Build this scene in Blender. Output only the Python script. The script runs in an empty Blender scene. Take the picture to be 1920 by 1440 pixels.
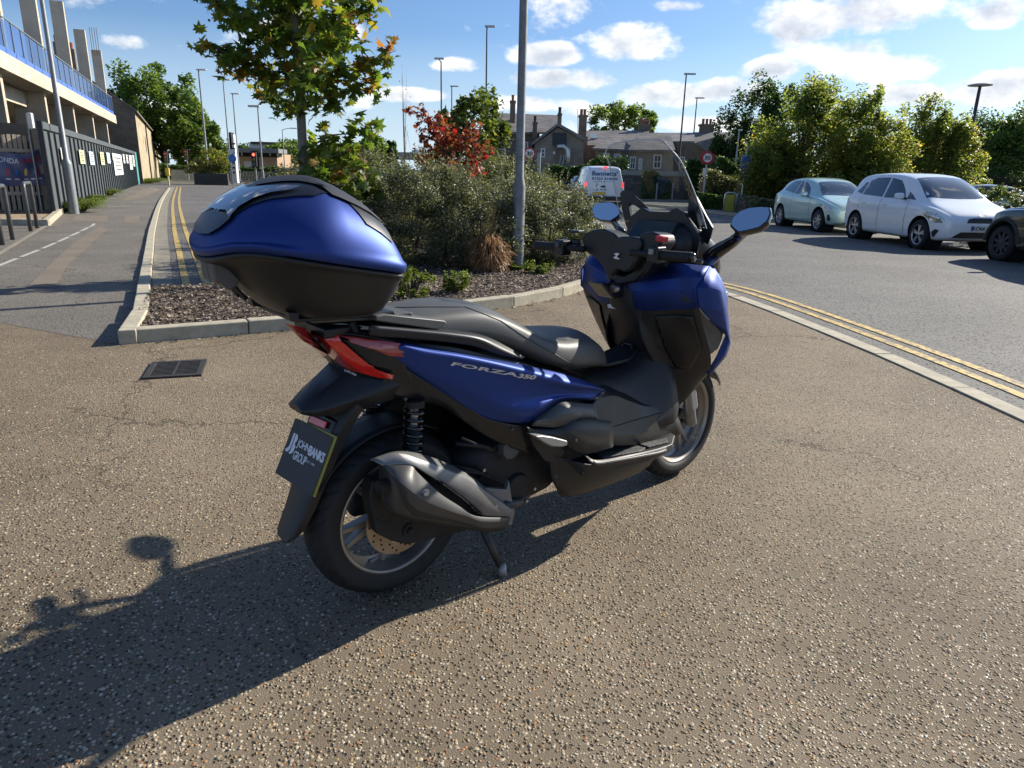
import bpy, bmesh, math, random
import numpy as np
from mathutils import Vector, Matrix, noise as mnoise
from mathutils.bvhtree import BVHTree
from mathutils.geometry import delaunay_2d_cdt
random.seed(7); RNG = np.random.default_rng(11)
S = bpy.context.scene; COL = S.collection; R = math.radians; PI = math.pi
# ---------------------------------------------------------------- camera
F_PX, CAM_H, ROLL = 1310.0, 1.325, 1.35
PITCH = math.degrees(math.atan(391 / F_PX))
_p, _r = R(PITCH), R(ROLL)
FWD = np.array([0, math.cos(_p), -math.sin(_p)]); _up = np.array([0, math.sin(_p), math.cos(_p)]); _rt = np.array([1., 0, 0])
RT = _rt * math.cos(_r) + _up * math.sin(_r); UP = -_rt * math.sin(_r) + _up * math.cos(_r)
CAMP = np.array([0, 0, CAM_H])
cd = bpy.data.cameras.new('camera'); cam = bpy.data.objects.new('camera', cd); COL.objects.link(cam)
m = Matrix.Identity(4)
for i in range(3):
    m[i][0] = RT[i]; m[i][1] = UP[i]; m[i][2] = -FWD[i]; m[i][3] = CAMP[i]
cam.matrix_world = m
cd.sensor_width = 36; cd.lens = 36 * F_PX / 1920; cd.clip_start = .05; cd.clip_end = 3000
S.camera = cam
# ---------------------------------------------------------------- light
SUN_AZ, SUN_EL = 34.0, 29.0            # azimuth counted from +x towards +y
w = bpy.data.worlds.new('World'); S.world = w; w.use_nodes = True
sd = bpy.data.lights.new('sun', 'SUN'); so = bpy.data.objects.new('sun', sd); COL.objects.link(so)
sv = Vector((math.cos(R(SUN_AZ)) * math.cos(R(SUN_EL)), math.sin(R(SUN_AZ)) * math.cos(R(SUN_EL)), math.sin(R(SUN_EL))))
so.rotation_euler = sv.to_track_quat('Z', 'Y').to_euler()
sd.energy = 5.0; sd.angle = R(.55); sd.color = (1, .925, .80)
S.view_settings.view_transform = 'Standard'; S.view_settings.look = 'None'
S.view_settings.exposure = 0.74; S.view_settings.gamma = 1; S.view_settings.use_curve_mapping = False
S.cycles.max_bounces = 8; S.cycles.transparent_max_bounces = 24; S.cycles.caustics_reflective = False; S.cycles.caustics_refractive = False

# ---------------------------------------------------------------- helpers: pixel -> place
def ray(px, py): return RT * ((px - 960) / F_PX) - UP * ((py - 720) / F_PX) + FWD
def g(px, py, z=0.0):
    d = ray(px, py); t = (z - CAM_H) / d[2]; return CAMP + d * t
def A(px, py, Y):
    d = ray(px, py); return CAMP + d * (Y / d[1])
def onv(px, py, P0, D):                 # ray meets a vertical plane through P0 along ground direction D
    n = np.array([D[1], -D[0], 0.]); d = ray(px, py); return CAMP + d * (((np.array(P0) - CAMP) @ n) / (d @ n))

# ---------------------------------------------------------------- world: sky with cumulus
def build_world():
    nt = w.node_tree; N = nt.nodes; Lk = nt.links; N.clear()
    out = N.new('ShaderNodeOutputWorld'); bg = N.new('ShaderNodeBackground'); Lk.new(bg.outputs[0], out.inputs[0])
    sky = N.new('ShaderNodeTexSky'); sky.sky_type = 'NISHITA'; sky.sun_disc = False
    sky.sun_elevation = R(SUN_EL); sky.sun_rotation = R(90 - SUN_AZ); sky.air_density = 1.0; sky.dust_density = .7; sky.ozone_density = 1.6; sky.altitude = 20
    tc = N.new('ShaderNodeTexCoord'); sep = N.new('ShaderNodeSeparateXYZ'); Lk.new(tc.outputs['Generated'], sep.inputs[0])
    def mth(op, a, b=None, c=None, clamp=False):
        n = N.new('ShaderNodeMath'); n.operation = op; n.use_clamp = clamp
        for i, v in enumerate((a, b, c)):
            if v is None: continue
            if isinstance(v, (int, float)): n.inputs[i].default_value = v
            else: Lk.new(v, n.inputs[i])
        return n.outputs[0]
    u = mth('ARCTAN2', sep.outputs[0], sep.outputs[1]); v = mth('ARCSINE', sep.outputs[2])
    def vec(x, y, z=0.0):
        n = N.new('ShaderNodeCombineXYZ')
        for i, q in enumerate((x, y, z)):
            if isinstance(q, (int, float)): n.inputs[i].default_value = q
            else: Lk.new(q, n.inputs[i])
        return n.outputs[0]
    def fbm(vv, sc, det=7, rough=.58, seed=0.):
        n = N.new('ShaderNodeTexNoise'); n.noise_dimensions = '4D'; n.inputs['Scale'].default_value = sc; n.inputs['Detail'].default_value = det
        n.inputs['Roughness'].default_value = rough; n.inputs['W'].default_value = seed; Lk.new(vv, n.inputs['Vector']); return n.outputs['Fac']
    uv = vec(u, mth('MULTIPLY', v, 1.7))
    # general scattered cumulus in flattened coordinates, plus the larger clouds one can name
    den = mth('MAXIMUM', mth('ADD', v, .10), .05)
    pl = vec(mth('DIVIDE', u, 1.0), mth('MULTIPLY', v, 2.6))
    base = mth('SUBTRACT', fbm(pl, 5.2, 2, .5, 3.1), .625)
    acc = base
    blobs = [(1195,78,105,40),(1020,102,80,24),(1110,150,62,26),(1030,150,90,22),(1560,40,130,44),(1640,22,130,44),(1580,100,110,34),(1655,125,110,30),
             (1865,22,55,24),(1265,10,65,13),(1250,178,115,26),(1370,172,90,26),(845,120,62,16),(770,178,90,16),(228,80,44,17),(1860,165,85,30),(1010,195,120,20),
             (1450,130,60,24),(1700,180,90,22),(1330,232,120,18),(1120,210,90,16),(640,60,60,24),(1500,60,70,30)]
    for (bx, by, bw, bh) in blobs:
        d = ray(bx, by); d /= np.linalg.norm(d); bu = math.atan2(d[0], d[1]); bv = math.asin(d[2])
        du = mth('DIVIDE', mth('SUBTRACT', u, bu), bw / F_PX); dv = mth('DIVIDE', mth('SUBTRACT', v, bv), bh / F_PX)
        r2 = mth('ADD', mth('MULTIPLY', du, du), mth('MULTIPLY', dv, dv))
        acc = mth('MAXIMUM', acc, mth('MULTIPLY', mth('SUBTRACT', .72, r2), .30))
    det = mth('SUBTRACT', fbm(uv, 13, 8, .6, 1.3), .5)
    dens = mth('ADD', acc, mth('MULTIPLY', det, .95))
    uv2 = vec(mth('ADD', u, .012), mth('ADD', mth('MULTIPLY', v, 1.7), .03))
    det2 = mth('SUBTRACT', fbm(uv2, 13, 8, .6, 1.3), .5)
    mask = N.new('ShaderNodeMapRange'); mask.interpolation_type = 'SMOOTHSTEP'; Lk.new(dens, mask.inputs[0])
    mask.inputs[1].default_value = -.02; mask.inputs[2].default_value = .17; mask.inputs[3].default_value = 0; mask.inputs[4].default_value = .93
    lit = N.new('ShaderNodeMapRange'); Lk.new(mth('ADD', mth('MULTIPLY', mth('SUBTRACT', det, det2), 1.5), mth('MULTIPLY', dens, -1.1)), lit.inputs[0])
    lit.inputs[1].default_value = -.36; lit.inputs[2].default_value = .02; lit.inputs[3].default_value = 0; lit.inputs[4].default_value = 1
    cr = N.new('ShaderNodeMix'); cr.data_type = 'RGBA'; Lk.new(lit.outputs[0], cr.inputs[0]); cr.inputs[6].default_value = (5.2, 5.6, 6.3, 1); cr.inputs[7].default_value = (10.2, 10.0, 9.7, 1)
    fade = mth('MULTIPLY', mask.outputs[0], mth('MULTIPLY', v, 14, clamp=True))
    # thin haze near the horizon
    hz = N.new('ShaderNodeMapRange'); Lk.new(v, hz.inputs[0]); hz.inputs[1].default_value = 0; hz.inputs[2].default_value = .17; hz.inputs[3].default_value = .85; hz.inputs[4].default_value = .0
    mh = N.new('ShaderNodeMix'); mh.data_type = 'RGBA'; Lk.new(hz.outputs[0], mh.inputs[0]); tn = N.new('ShaderNodeVectorMath'); tn.operation = 'MULTIPLY'; tn.inputs[1].default_value = (.64, .82, 1.08); Lk.new(sky.outputs[0], tn.inputs[0]); Lk.new(tn.outputs[0], mh.inputs[6]); mh.inputs[7].default_value = (5.9, 7.2, 8.5, 1)
    mx = N.new('ShaderNodeMix'); mx.data_type = 'RGBA'; Lk.new(fade, mx.inputs[0]); Lk.new(mh.outputs[2], mx.inputs[6]); Lk.new(cr.outputs[2], mx.inputs[7])
    Lk.new(mx.outputs[2], bg.inputs[0]); bg.inputs[1].default_value = .078
build_world()

# ---------------------------------------------------------------- materials
def sv_node(nt, kind): return nt.nodes.new('ShaderNode' + kind)
def M(name, col, rough=.6, metal=0., nz=(6., .12), bump=None, coat=0., spec=.5, emis=None, trans=0., alpha=None, island=0., sheen=0.):
    m = bpy.data.materials.new(name); m.use_nodes = True; nt = m.node_tree; b = nt.nodes['Principled BSDF']
    L = nt.links
    b.inputs['Roughness'].default_value = rough; b.inputs['Metallic'].default_value = metal; b.inputs['Coat Weight'].default_value = coat
    b.inputs['Coat Roughness'].default_value = .06; b.inputs['Specular IOR Level'].default_value = spec
    b.inputs['Base Color'].default_value = (*col, 1)
    src = None
    if nz or bump: tc = sv_node(nt, 'TexCoord')
    if nz:
        n = sv_node(nt, 'TexNoise'); n.inputs['Scale'].default_value = nz[0]; n.inputs['Detail'].default_value = 6; n.inputs['Roughness'].default_value = .65
        L.new(tc.outputs['Object'], n.inputs['Vector'])
        mp = sv_node(nt, 'MapRange'); L.new(n.outputs['Fac'], mp.inputs[0]); mp.inputs[1].default_value = .3; mp.inputs[2].default_value = .7
        mp.inputs[3].default_value = 1 - nz[1]; mp.inputs[4].default_value = 1 + nz[1]
        src = mp.outputs[0]
    if island:
        ge = sv_node(nt, 'NewGeometry'); mp2 = sv_node(nt, 'MapRange'); L.new(ge.outputs['Random Per Island'], mp2.inputs[0])
        mp2.inputs[3].default_value = 1 - island; mp2.inputs[4].default_value = 1 + island
        if src:
            mu = sv_node(nt, 'Math'); mu.operation = 'MULTIPLY'; L.new(src, mu.inputs[0]); L.new(mp2.outputs[0], mu.inputs[1]); src = mu.outputs[0]
        else: src = mp2.outputs[0]
    if src:
        vm = sv_node(nt, 'VectorMath'); vm.operation = 'SCALE'; vm.inputs[0].default_value = col; L.new(src, vm.inputs['Scale']); L.new(vm.outputs[0], b.inputs['Base Color'])
    if bump:
        n = sv_node(nt, 'TexNoise'); n.inputs['Scale'].default_value = bump[0]; n.inputs['Detail'].default_value = 5; L.new(tc.outputs['Object'], n.inputs['Vector'])
        bp = sv_node(nt, 'Bump'); bp.inputs['Strength'].default_value = bump[1]; bp.inputs['Distance'].default_value = bump[2] if len(bump) > 2 else .01
        L.new(n.outputs['Fac'], bp.inputs['Height']); L.new(bp.outputs[0], b.inputs['Normal'])
    if emis: b.inputs['Emission Color'].default_value = (*emis[0], 1); b.inputs['Emission Strength'].default_value = emis[1]
    if trans: b.inputs['Transmission Weight'].default_value = trans
    return m
def glassmat(name, tint, refl_rough=.02, opacity=.0, col=(.02, .025, .03)):
    m = bpy.data.materials.new(name); m.use_nodes = True; nt = m.node_tree; nt.nodes.clear(); L = nt.links
    o = sv_node(nt, 'OutputMaterial'); t = sv_node(nt, 'BsdfTransparent'); t.inputs[0].default_value = (*tint, 1)
    gl = sv_node(nt, 'BsdfGlossy'); gl.inputs['Roughness'].default_value = refl_rough
    df = sv_node(nt, 'BsdfDiffuse'); df.inputs[0].default_value = (*col, 1)
    m1 = sv_node(nt, 'MixShader'); m1.inputs[0].default_value = opacity; L.new(t.outputs[0], m1.inputs[1]); L.new(df.outputs[0], m1.inputs[2])
    fr = sv_node(nt, 'Fresnel'); fr.inputs[0].default_value = 1.5
    ge = sv_node(nt, 'NewGeometry'); mn = sv_node(nt, 'Math'); mn.operation = 'MULTIPLY'; mm = sv_node(nt, 'MapRange')
    L.new(ge.outputs['Backfacing'], mm.inputs[0]); mm.inputs[3].default_value = 1; mm.inputs[4].default_value = 0
    L.new(fr.outputs[0], mn.inputs[0]); L.new(mm.outputs[0], mn.inputs[1])
    m2 = sv_node(nt, 'MixShader'); L.new(mn.outputs[0], m2.inputs[0]); L.new(m1.outputs[0], m2.inputs[1]); L.new(gl.outputs[0], m2.inputs[2])
    L.new(m2.outputs[0], o.inputs[0]); return m
def leafmat(name, cols, trans=.35, rough=.45, nz=1.2, tr_boost=1.6):
    """cols: list of (pos, colour) over the random value of each leaf"""
    m = bpy.data.materials.new(name); m.use_nodes = True; nt = m.node_tree; L = nt.links; b = nt.nodes['Principled BSDF']; o = nt.nodes['Material Output']
    ge = sv_node(nt, 'NewGeometry'); cr = sv_node(nt, 'ValToRGB'); tc = sv_node(nt, 'TexCoord'); n = sv_node(nt, 'TexNoise'); n.inputs['Scale'].default_value = nz; n.inputs['Detail'].default_value = 2
    L.new(tc.outputs['Object'], n.inputs['Vector'])
    a = sv_node(nt, 'Math'); a.operation = 'MULTIPLY_ADD'; L.new(n.outputs['Fac'], a.inputs[0]); a.inputs[1].default_value = 1.1; a.inputs[2].default_value = -.55
    oi = sv_node(nt, 'ObjectInfo'); s0 = sv_node(nt, 'Math'); s0.operation = 'ADD'; L.new(ge.outputs['Random Per Island'], s0.inputs[0]); L.new(a.outputs[0], s0.inputs[1])
    s1 = sv_node(nt, 'Math'); s1.operation = 'ADD'; L.new(s0.outputs[0], s1.inputs[0]); s1.inputs[1].default_value = 0
    L.new(s1.outputs[0], cr.inputs[0])
    el = cr.color_ramp.elements
    while len(el) > 1: el.remove(el[-1])
    el[0].position = cols[0][0]; el[0].color = (*cols[0][1], 1)
    for p, c in cols[1:]:
        e = el.new(p); e.color = (*c, 1)
    L.new(cr.outputs[0], b.inputs['Base Color']); b.inputs['Roughness'].default_value = rough; b.inputs['Specular IOR Level'].default_value = .35
    tr = sv_node(nt, 'BsdfTranslucent'); sc = sv_node(nt, 'VectorMath'); sc.operation = 'MULTIPLY'; sc.inputs[1].default_value = (tr_boost * 1.15, tr_boost * 1.2, tr_boost * .55)
    L.new(cr.outputs[0], sc.inputs[0]); L.new(sc.outputs[0], tr.inputs[0])
    mx = sv_node(nt, 'MixShader'); mx.inputs[0].default_value = trans; L.new(b.outputs[0], mx.inputs[1]); L.new(tr.outputs[0], mx.inputs[2]); L.new(mx.outputs[0], o.inputs[0])
    return m

# ---------------------------------------------------------------- helpers: meshes
def tag(o, label=None, cat=None, group=None, kind=None):
    if label: o['label'] = label
    if cat: o['category'] = cat
    if group: o['group'] = group
    if kind: o['kind'] = kind
    return o
def empty(name, loc=(0, 0, 0), rz=0, **k):
    o = bpy.data.objects.new(name, None); COL.objects.link(o); o.location = loc; o.rotation_euler = (0, 0, rz); o.empty_display_size = .2
    return tag(o, **k)
def link(name, me, mat=None, parent=None, **k):
    o = bpy.data.objects.new(name, me); COL.objects.link(o)
    if mat is not None and len(me.materials) == 0: me.materials.append(mat)
    if parent is not None: o.parent = parent
    return tag(o, **k)
class MB:
    def __init__(s): s.v = []; s.f = []
    def add(s, vs, fs):
        k = len(s.v); s.v += [tuple(map(float, q)) for q in vs]; s.f += [tuple(k + i for i in f) for f in fs]; return s
    def box(s, c, d, rz=0, rx=0, ry=0):
        mt = Matrix.Translation(Vector(c)) @ Matrix.Rotation(rz, 4, 'Z') @ Matrix.Rotation(ry, 4, 'Y') @ Matrix.Rotation(rx, 4, 'X')
        vs = [mt @ Vector((x * d[0] / 2, y * d[1] / 2, z * d[2] / 2)) for x in (-1, 1) for y in (-1, 1) for z in (-1, 1)]
        return s.add(vs, [(0, 1, 3, 2), (4, 6, 7, 5), (0, 4, 5, 1), (2, 3, 7, 6), (0, 2, 6, 4), (1, 5, 7, 3)])
    def tube(s, pts, r, n=8, caps=True):
        pts = [Vector(p) for p in pts]; rs = r if isinstance(r, (list, tuple)) else [r] * len(pts); vs = []; fs = []
        prev = None
        for i, p in enumerate(pts):
            t = (pts[min(i + 1, len(pts) - 1)] - pts[max(i - 1, 0)]).normalized()
            if prev is None: x = t.orthogonal().normalized()
            else:
                x = prev - t * prev.dot(t); x = x.normalized() if x.length > 1e-6 else t.orthogonal().normalized()
            prev = x; y = t.cross(x)
            for k in range(n):
                a = 2 * PI * k / n; vs.append(p + (x * math.cos(a) + y * math.sin(a)) * rs[i])
        for i in range(len(pts) - 1):
            for k in range(n): fs.append((i * n + k, i * n + (k + 1) % n, (i + 1) * n + (k + 1) % n, (i + 1) * n + k))
        if caps: fs.append(tuple(range(n - 1, -1, -1))); fs.append(tuple((len(pts) - 1) * n + k for k in range(n)))
        return s.add(vs, fs)
    def lathe(s, prof, c=(0, 0, 0), axis='Z', n=32, closed=False, arc=None):
        """prof: (radius, height) pairs; axis the direction of height"""
        vs = []; fs = []; k = len(prof); a0, a1 = arc or (0, 2 * PI); full = arc is None; m_ = n if full else n + 1
        for i in range(m_):
            a = a0 + (a1 - a0) * i / n
            for r_, h in prof:
                x, y = r_ * math.cos(a), r_ * math.sin(a)
                q = (x, y, h) if axis == 'Z' else ((h, x, y) if axis == 'X' else (x, h, y))
                vs.append((q[0] + c[0], q[1] + c[1], q[2] + c[2]))
        for i in range(n):
            j = (i + 1) % m_
            for t in range(k if closed else k - 1):
                u = (t + 1) % k; fs.append((i * k + t, j * k + t, j * k + u, i * k + u))
        return s.add(vs, fs)
    def prism(s, poly, a, b):
        """poly: list of 3D points, extruded by vector b-a"""
        n = len(poly); P = [Vector(p) for p in poly]; d = Vector(b) - Vector(a)
        return s.add([p for p in P] + [p + d for p in P], [tuple(range(n))[::-1], tuple(range(n, 2 * n))] + [(i, (i + 1) % n, n + (i + 1) % n, n + i) for i in range(n)])
    def quad(s, a, b, c, d): return s.add([a, b, c, d], [(0, 1, 2, 3)])
    def mesh(s, name, smooth=False):
        me = bpy.data.meshes.new(name); me.from_pydata(s.v, [], s.f); me.update()
        bm = bmesh.new(); bm.from_mesh(me); bmesh.ops.recalc_face_normals(bm, faces=bm.faces); bm.to_mesh(me); bm.free()
        if smooth: me.shade_smooth()
        return me
    def build(s, name, mat=None, parent=None, smooth=False, bevel=0., seg=2, sub=0, angle=None, **k):
        o = link(name, s.mesh(name, smooth), mat, parent, **k)
        if bevel:
            b = o.modifiers.new('bevel', 'BEVEL'); b.width = bevel; b.segments = seg; b.limit_method = 'ANGLE'; b.angle_limit = R(35); o.data.shade_smooth()
            b.harden_normals = True
        if sub:
            q = o.modifiers.new('sub', 'SUBSURF'); q.levels = sub; q.render_levels = sub; o.data.shade_smooth()
        return o
def npmesh(name, V, Fc):
    """V (n,3) float, Fc (m,k) int"""
    me = bpy.data.meshes.new(name); V = np.asarray(V, dtype=np.float32); Fc = np.asarray(Fc, dtype=np.int32); k = Fc.shape[1]
    me.vertices.add(len(V)); me.vertices.foreach_set('co', V.ravel()); me.loops.add(Fc.size); me.loops.foreach_set('vertex_index', Fc.ravel())
    me.polygons.add(len(Fc)); me.polygons.foreach_set('loop_start', np.arange(0, Fc.size, k, dtype=np.int32)); me.update(calc_edges=True); return me
def copy_tree(o, parent=None):
    c = o.copy(); COL.objects.link(c); c.parent = parent
    for ch in list(o.children): copy_tree(ch, c)
    return c
def txt(body, bold=0., shear=0., spacing=1., size=1.):
    """text as flat mesh data, verts normalised to 0..1 in x and y; returns V, faces, aspect"""
    cu = bpy.data.curves.new('t', 'FONT'); cu.body = body; cu.offset = bold; cu.shear = shear; cu.space_character = spacing; cu.resolution_u = 3
    o = bpy.data.objects.new('t', cu); COL.objects.link(o); dg = bpy.context.evaluated_depsgraph_get(); dg.update()
    me = bpy.data.meshes.new_from_object(o.evaluated_get(dg)); V = np.array([v.co[:] for v in me.vertices]); Fs = [tuple(p.vertices) for p in me.polygons]
    bpy.data.objects.remove(o); bpy.data.curves.remove(cu); bpy.data.meshes.remove(me)
    mn = V.min(0); mx = V.max(0); sz = mx - mn; asp = sz[0] / sz[1]; V = (V - mn) / np.array([sz[0], sz[1], 1.]); return V, Fs, asp
def text_on(name, body, o0, ux, uy, mat, parent, thick=.0, **kw):
    """text laid on a plane: o0 lower-left, ux full width vector, uy full height vector"""
    V, Fs, asp = txt(body, **kw); o0, ux, uy = Vector(o0), Vector(ux), Vector(uy); n = ux.cross(uy).normalized()
    mb = MB(); mb.add([o0 + ux * v[0] + uy * v[1] for v in V], Fs)
    return link(name, mb.mesh(name), mat, parent)
def rods(cs, n=10):  # circle polygon
    return [(math.cos(2 * PI * i / n), math.sin(2 * PI * i / n)) for i in range(n)]
# ---------------------------------------------------------------- foliage
MAPLE = [(0, -.5), (.10, -.28), (.34, -.42), (.26, -.16), (.56, -.10), (.36, .06), (.44, .36), (.16, .22), (0, .62), (-.16, .22), (-.44, .36), (-.36, .06), (-.56, -.10), (-.26, -.16), (-.34, -.42), (-.10, -.28)]
def rand_frames(n, up=.35, rng=RNG):
    N = rng.normal(size=(n, 3)); N[:, 2] = np.abs(N[:, 2]) + up * 2; N /= np.linalg.norm(N, axis=1)[:, None]
    T = rng.normal(size=(n, 3)); T -= N * (T * N).sum(1)[:, None]; T /= np.linalg.norm(T, axis=1)[:, None]
    return T, np.cross(N, T), N
def leaf_mesh(name, P, size, up=.35, aspect=.5, jit=.35, maple=False, T=None, rng=RNG):
    P = np.asarray(P); n = len(P); X, Y, N = rand_frames(n, up, rng)
    s = size * (1 + jit * rng.uniform(-1, 1, n))[:, None]
    if maple:
        k = len(MAPLE); V = np.zeros((n, k + 1, 3)); V[:, 0] = P + N * s * .04
        for i, (a, b) in enumerate(MAPLE): V[:, i + 1] = P + X * s * b + Y * s * a - N * s * (abs(a) * .35)
        F0 = np.array([(0, i + 1, (i + 1) % k + 1) for i in range(k)])
        F_ = (np.arange(n)[:, None, None] * (k + 1) + F0[None]).reshape(-1, 3)
        return npmesh(name, V.reshape(-1, 3), F_)
    V = np.zeros((n, 4, 3)); fold = N * s * .18
    V[:, 0] = P - X * s * .5; V[:, 1] = P + Y * s * .5 * aspect - fold; V[:, 2] = P + X * s * .5; V[:, 3] = P - Y * s * .5 * aspect - fold
    F0 = np.array([(0, 1, 2), (0, 2, 3)]); F_ = (np.arange(n)[:, None, None] * 4 + F0[None]).reshape(-1, 3)
    return npmesh(name, V.reshape(-1, 3), F_)
def clump_points(c, rad, n, k, rng=RNG, shell=.55, cr=.28, low=-1., spiky=0.):
    """n points on k clumps spread through the ellipsoid (c, rad)"""
    c = np.array(c, float); rad = np.array(rad, float)
    d = rng.normal(size=(k, 3)); d /= np.linalg.norm(d, axis=1)[:, None]; q = rng.uniform(shell, 1, k)[:, None] ** .7
    C = d * q; C[:, 2] = np.maximum(C[:, 2], low); sz = rng.uniform(.6, 1.35, k) * cr
    idx = rng.integers(0, k, n); off = rng.normal(size=(n, 3)); off /= np.linalg.norm(off, axis=1)[:, None]; off *= (rng.uniform(0, 1, n) ** .45)[:, None]
    if spiky: off[:, 2] *= 1 + spiky
    return c + rad * (C[idx] + off * sz[idx][:, None]), c + rad * C
def tree(name, label, x, y, h, rad, mleaf, mtrunk, n=9000, k=60, leaf=.12, trunk_r=.16, crown_lo=.3, cr=.26, seed=1, cat='tree', group=None, spiky=0., z0=0., shell=.5, aspect=.6, lobes=None, limbs=12):
    rng = np.random.default_rng(seed); t = empty(name, (x, y, z0), label=label, cat=cat, group=group)
    zc = h * (1 + crown_lo) / 2; rz = h * (1 - crown_lo) / 2
    if lobes is None: lobes = [(0, 0, zc, rad, rad, rz, 1.)]
    tot = sum(l[6] for l in lobes); Ps = []; Cs = []
    for (lx, ly, lz, ra, rb, rc, wt) in lobes:
        P, C = clump_points((lx, ly, lz), (ra, rb, rc), int(n * wt / tot), max(10, int(k * wt / tot)), rng, shell, cr, spiky=spiky); Ps.append(P); Cs.append(C)
    P = np.concatenate(Ps); C = np.concatenate(Cs); P[:, 2] = np.maximum(P[:, 2], .12)
    link('crown', leaf_mesh('crown', P, leaf, aspect=aspect, rng=rng), mleaf, t)
    mb = MB(); top = h * (crown_lo + .45)
    mb.tube([(0, 0, -.05), (.02 * h, 0, h * crown_lo * .6), (0, .02 * h, h * crown_lo), (0, 0, top)], [trunk_r * 1.25, trunk_r, trunk_r * .8, trunk_r * .3], 8)
    for i in rng.permutation(len(C))[:limbs]:
        z = rng.uniform(h * crown_lo * .8, top * .8); e = C[i]; m_ = (e * .5 + np.array([0, 0, z]) * .5) + np.array([0, 0, .04 * h])
        mb.tube([(0, 0, z), m_, e], [trunk_r * .4, trunk_r * .25, trunk_r * .07], 5)
    mb.build('trunk', mtrunk, t, smooth=True); return t
def shrub(name, label, x, y, rx, ry, h, mleaf, mstem, n=16000, k=60, leaf=.035, seed=1, group=None, cr=.22, z0=.08, spikes=40, aspect=.45, cat='shrub', spl=.3):
    rng = np.random.default_rng(seed); t = empty(name, (x, y, z0), label=label, cat=cat, group=group)
    P, C = clump_points((0, 0, h * .45), (rx, ry, h * .55), n, k, rng, .6, cr)
    ex = []
    for i in range(spikes):                    # shoots standing out of the outline
        a = rng.uniform(0, 2 * PI); u = rng.uniform(0, 1) ** .5; b = np.array([rx * u * math.cos(a), ry * u * math.sin(a), h * (.45 + .5 * math.sqrt(max(0, 1 - u * u)))])
        d = np.array([math.cos(a) * u * .6, math.sin(a) * u * .6, 1.]) ; d /= np.linalg.norm(d); l = rng.uniform(.5, 1) * spl
        s = rng.uniform(-.1, 1, 34)[:, None]; ex.append(b + d * l * s + rng.normal(size=(34, 3)) * .014)
    P = np.concatenate([P] + ex); P = P[P[:, 2] > .01]
    link('foliage', leaf_mesh('foliage', P, leaf, up=.5, aspect=aspect, rng=rng), mleaf, t)
    mb = MB()
    for i in range(14):
        e = C[rng.integers(len(C))] * .9; mb.tube([(e[0] * .15, e[1] * .15, -.03), e * .5 + np.array([0, 0, .05]), e], [.016, .011, .005], 5)
    mb.build('stem', mstem, t); return t

MAT = {}
MAT['bark'] = M('bark', (.10, .075, .055), .9, nz=(14, .4), bump=(30, .6, .02))
MAT['barkgrey'] = M('barkgrey', (.16, .145, .12), .85, nz=(10, .35), bump=(26, .5, .01))
MAT['lf_plane'] = leafmat('lf_plane', [(0, (.05, .085, .02)), (.45, (.085, .13, .028)), (.75, (.15, .17, .03)), (.92, (.22, .17, .03)), (1, (.24, .10, .03))], trans=.5, nz=.9, tr_boost=1.9)
MAT['lf_oak'] = leafmat('lf_oak', [(0, (0.051, 0.101, 0.030)), (.5, (0.113, 0.178, 0.040)), (1, (0.229, 0.280, 0.064))], trans=.45, nz=.4)
MAT['lf_dark'] = leafmat('lf_dark', [(0, (0.026, 0.057, 0.022)), (.6, (0.051, 0.097, 0.030)), (1, (0.097, 0.151, 0.043))], trans=.45, nz=.4)
MAT['lf_autumn'] = leafmat('lf_autumn', [(0, (.085, .115, .035)), (.5, (.14, .17, .05)), (.8, (.20, .20, .06)), (1, (.30, .19, .06))], trans=.6, nz=.35, tr_boost=2.2)
MAT['lf_field'] = leafmat('lf_field', [(0, (.055, .085, .025)), (.5, (.095, .13, .032)), (.9, (.14, .16, .04)), (1, (.2, .15, .05))], trans=.45, nz=.4, tr_boost=1.7)
MAT['lf_red'] = leafmat('lf_red', [(0, (.14, .022, .018)), (.5, (.22, .055, .035)), (.8, (.26, .12, .07)), (1, (.42, .02, .035))], trans=.35, nz=2)
MAT['lf_lime'] = leafmat('lf_lime', [(0, (0.066, 0.110, 0.013)), (.5, (0.132, 0.187, 0.022)), (1, (0.275, 0.275, 0.044))], trans=.42, nz=1)
MAT['lf_shrub'] = leafmat('lf_shrub', [(0, (.075, .088, .05)), (.4, (.12, .135, .085)), (.75, (.19, .20, .13)), (1, (.32, .30, .20))], trans=.3, rough=.4, nz=2)
MAT['lf_shrub2'] = leafmat('lf_shrub2', [(0, (.075, .085, .035)), (.5, (.14, .15, .06)), (.85, (.25, .24, .10)), (1, (.36, .27, .13))], trans=.3, rough=.45, nz=1)
MAT['lf_hedge'] = leafmat('lf_hedge', [(0, (0.038, 0.078, 0.021)), (.6, (0.078, 0.147, 0.034)), (1, (0.155, 0.241, 0.052))], trans=.25, nz=.7)
MAT['straw'] = leafmat('straw', [(0, (.16, .075, .03)), (.5, (.34, .17, .075)), (1, (.55, .36, .19))], trans=.3, nz=4, tr_boost=1.)
MAT['grass'] = leafmat('grass', [(0, (.04, .07, .012)), (.6, (.09, .14, .02)), (1, (.2, .22, .05))], trans=.4, nz=3)
MAT['concrete'] = M('concrete', (.40, .37, .31), .85, nz=(2.2, .18), bump=(40, .25, .004))
MAT['kerb'] = M('kerb', (.40, .36, .27), .9, nz=(9, .24), bump=(90, .4, .004))
MAT['slabconc'] = M('slabconc', (.50, .43, .33), .8, nz=(.8, .2), bump=(25, .2, .01))
MAT['galv'] = M('galv', (.30, .32, .33), .45, .75, nz=(22, .25))
MAT['polegrey'] = M('polegrey', (.22, .235, .245), .5, .3, nz=(14, .15), bump=(180, .3, .001))
MAT['black'] = M('black', (.012, .012, .013), .55, nz=(8, .2))
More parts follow.
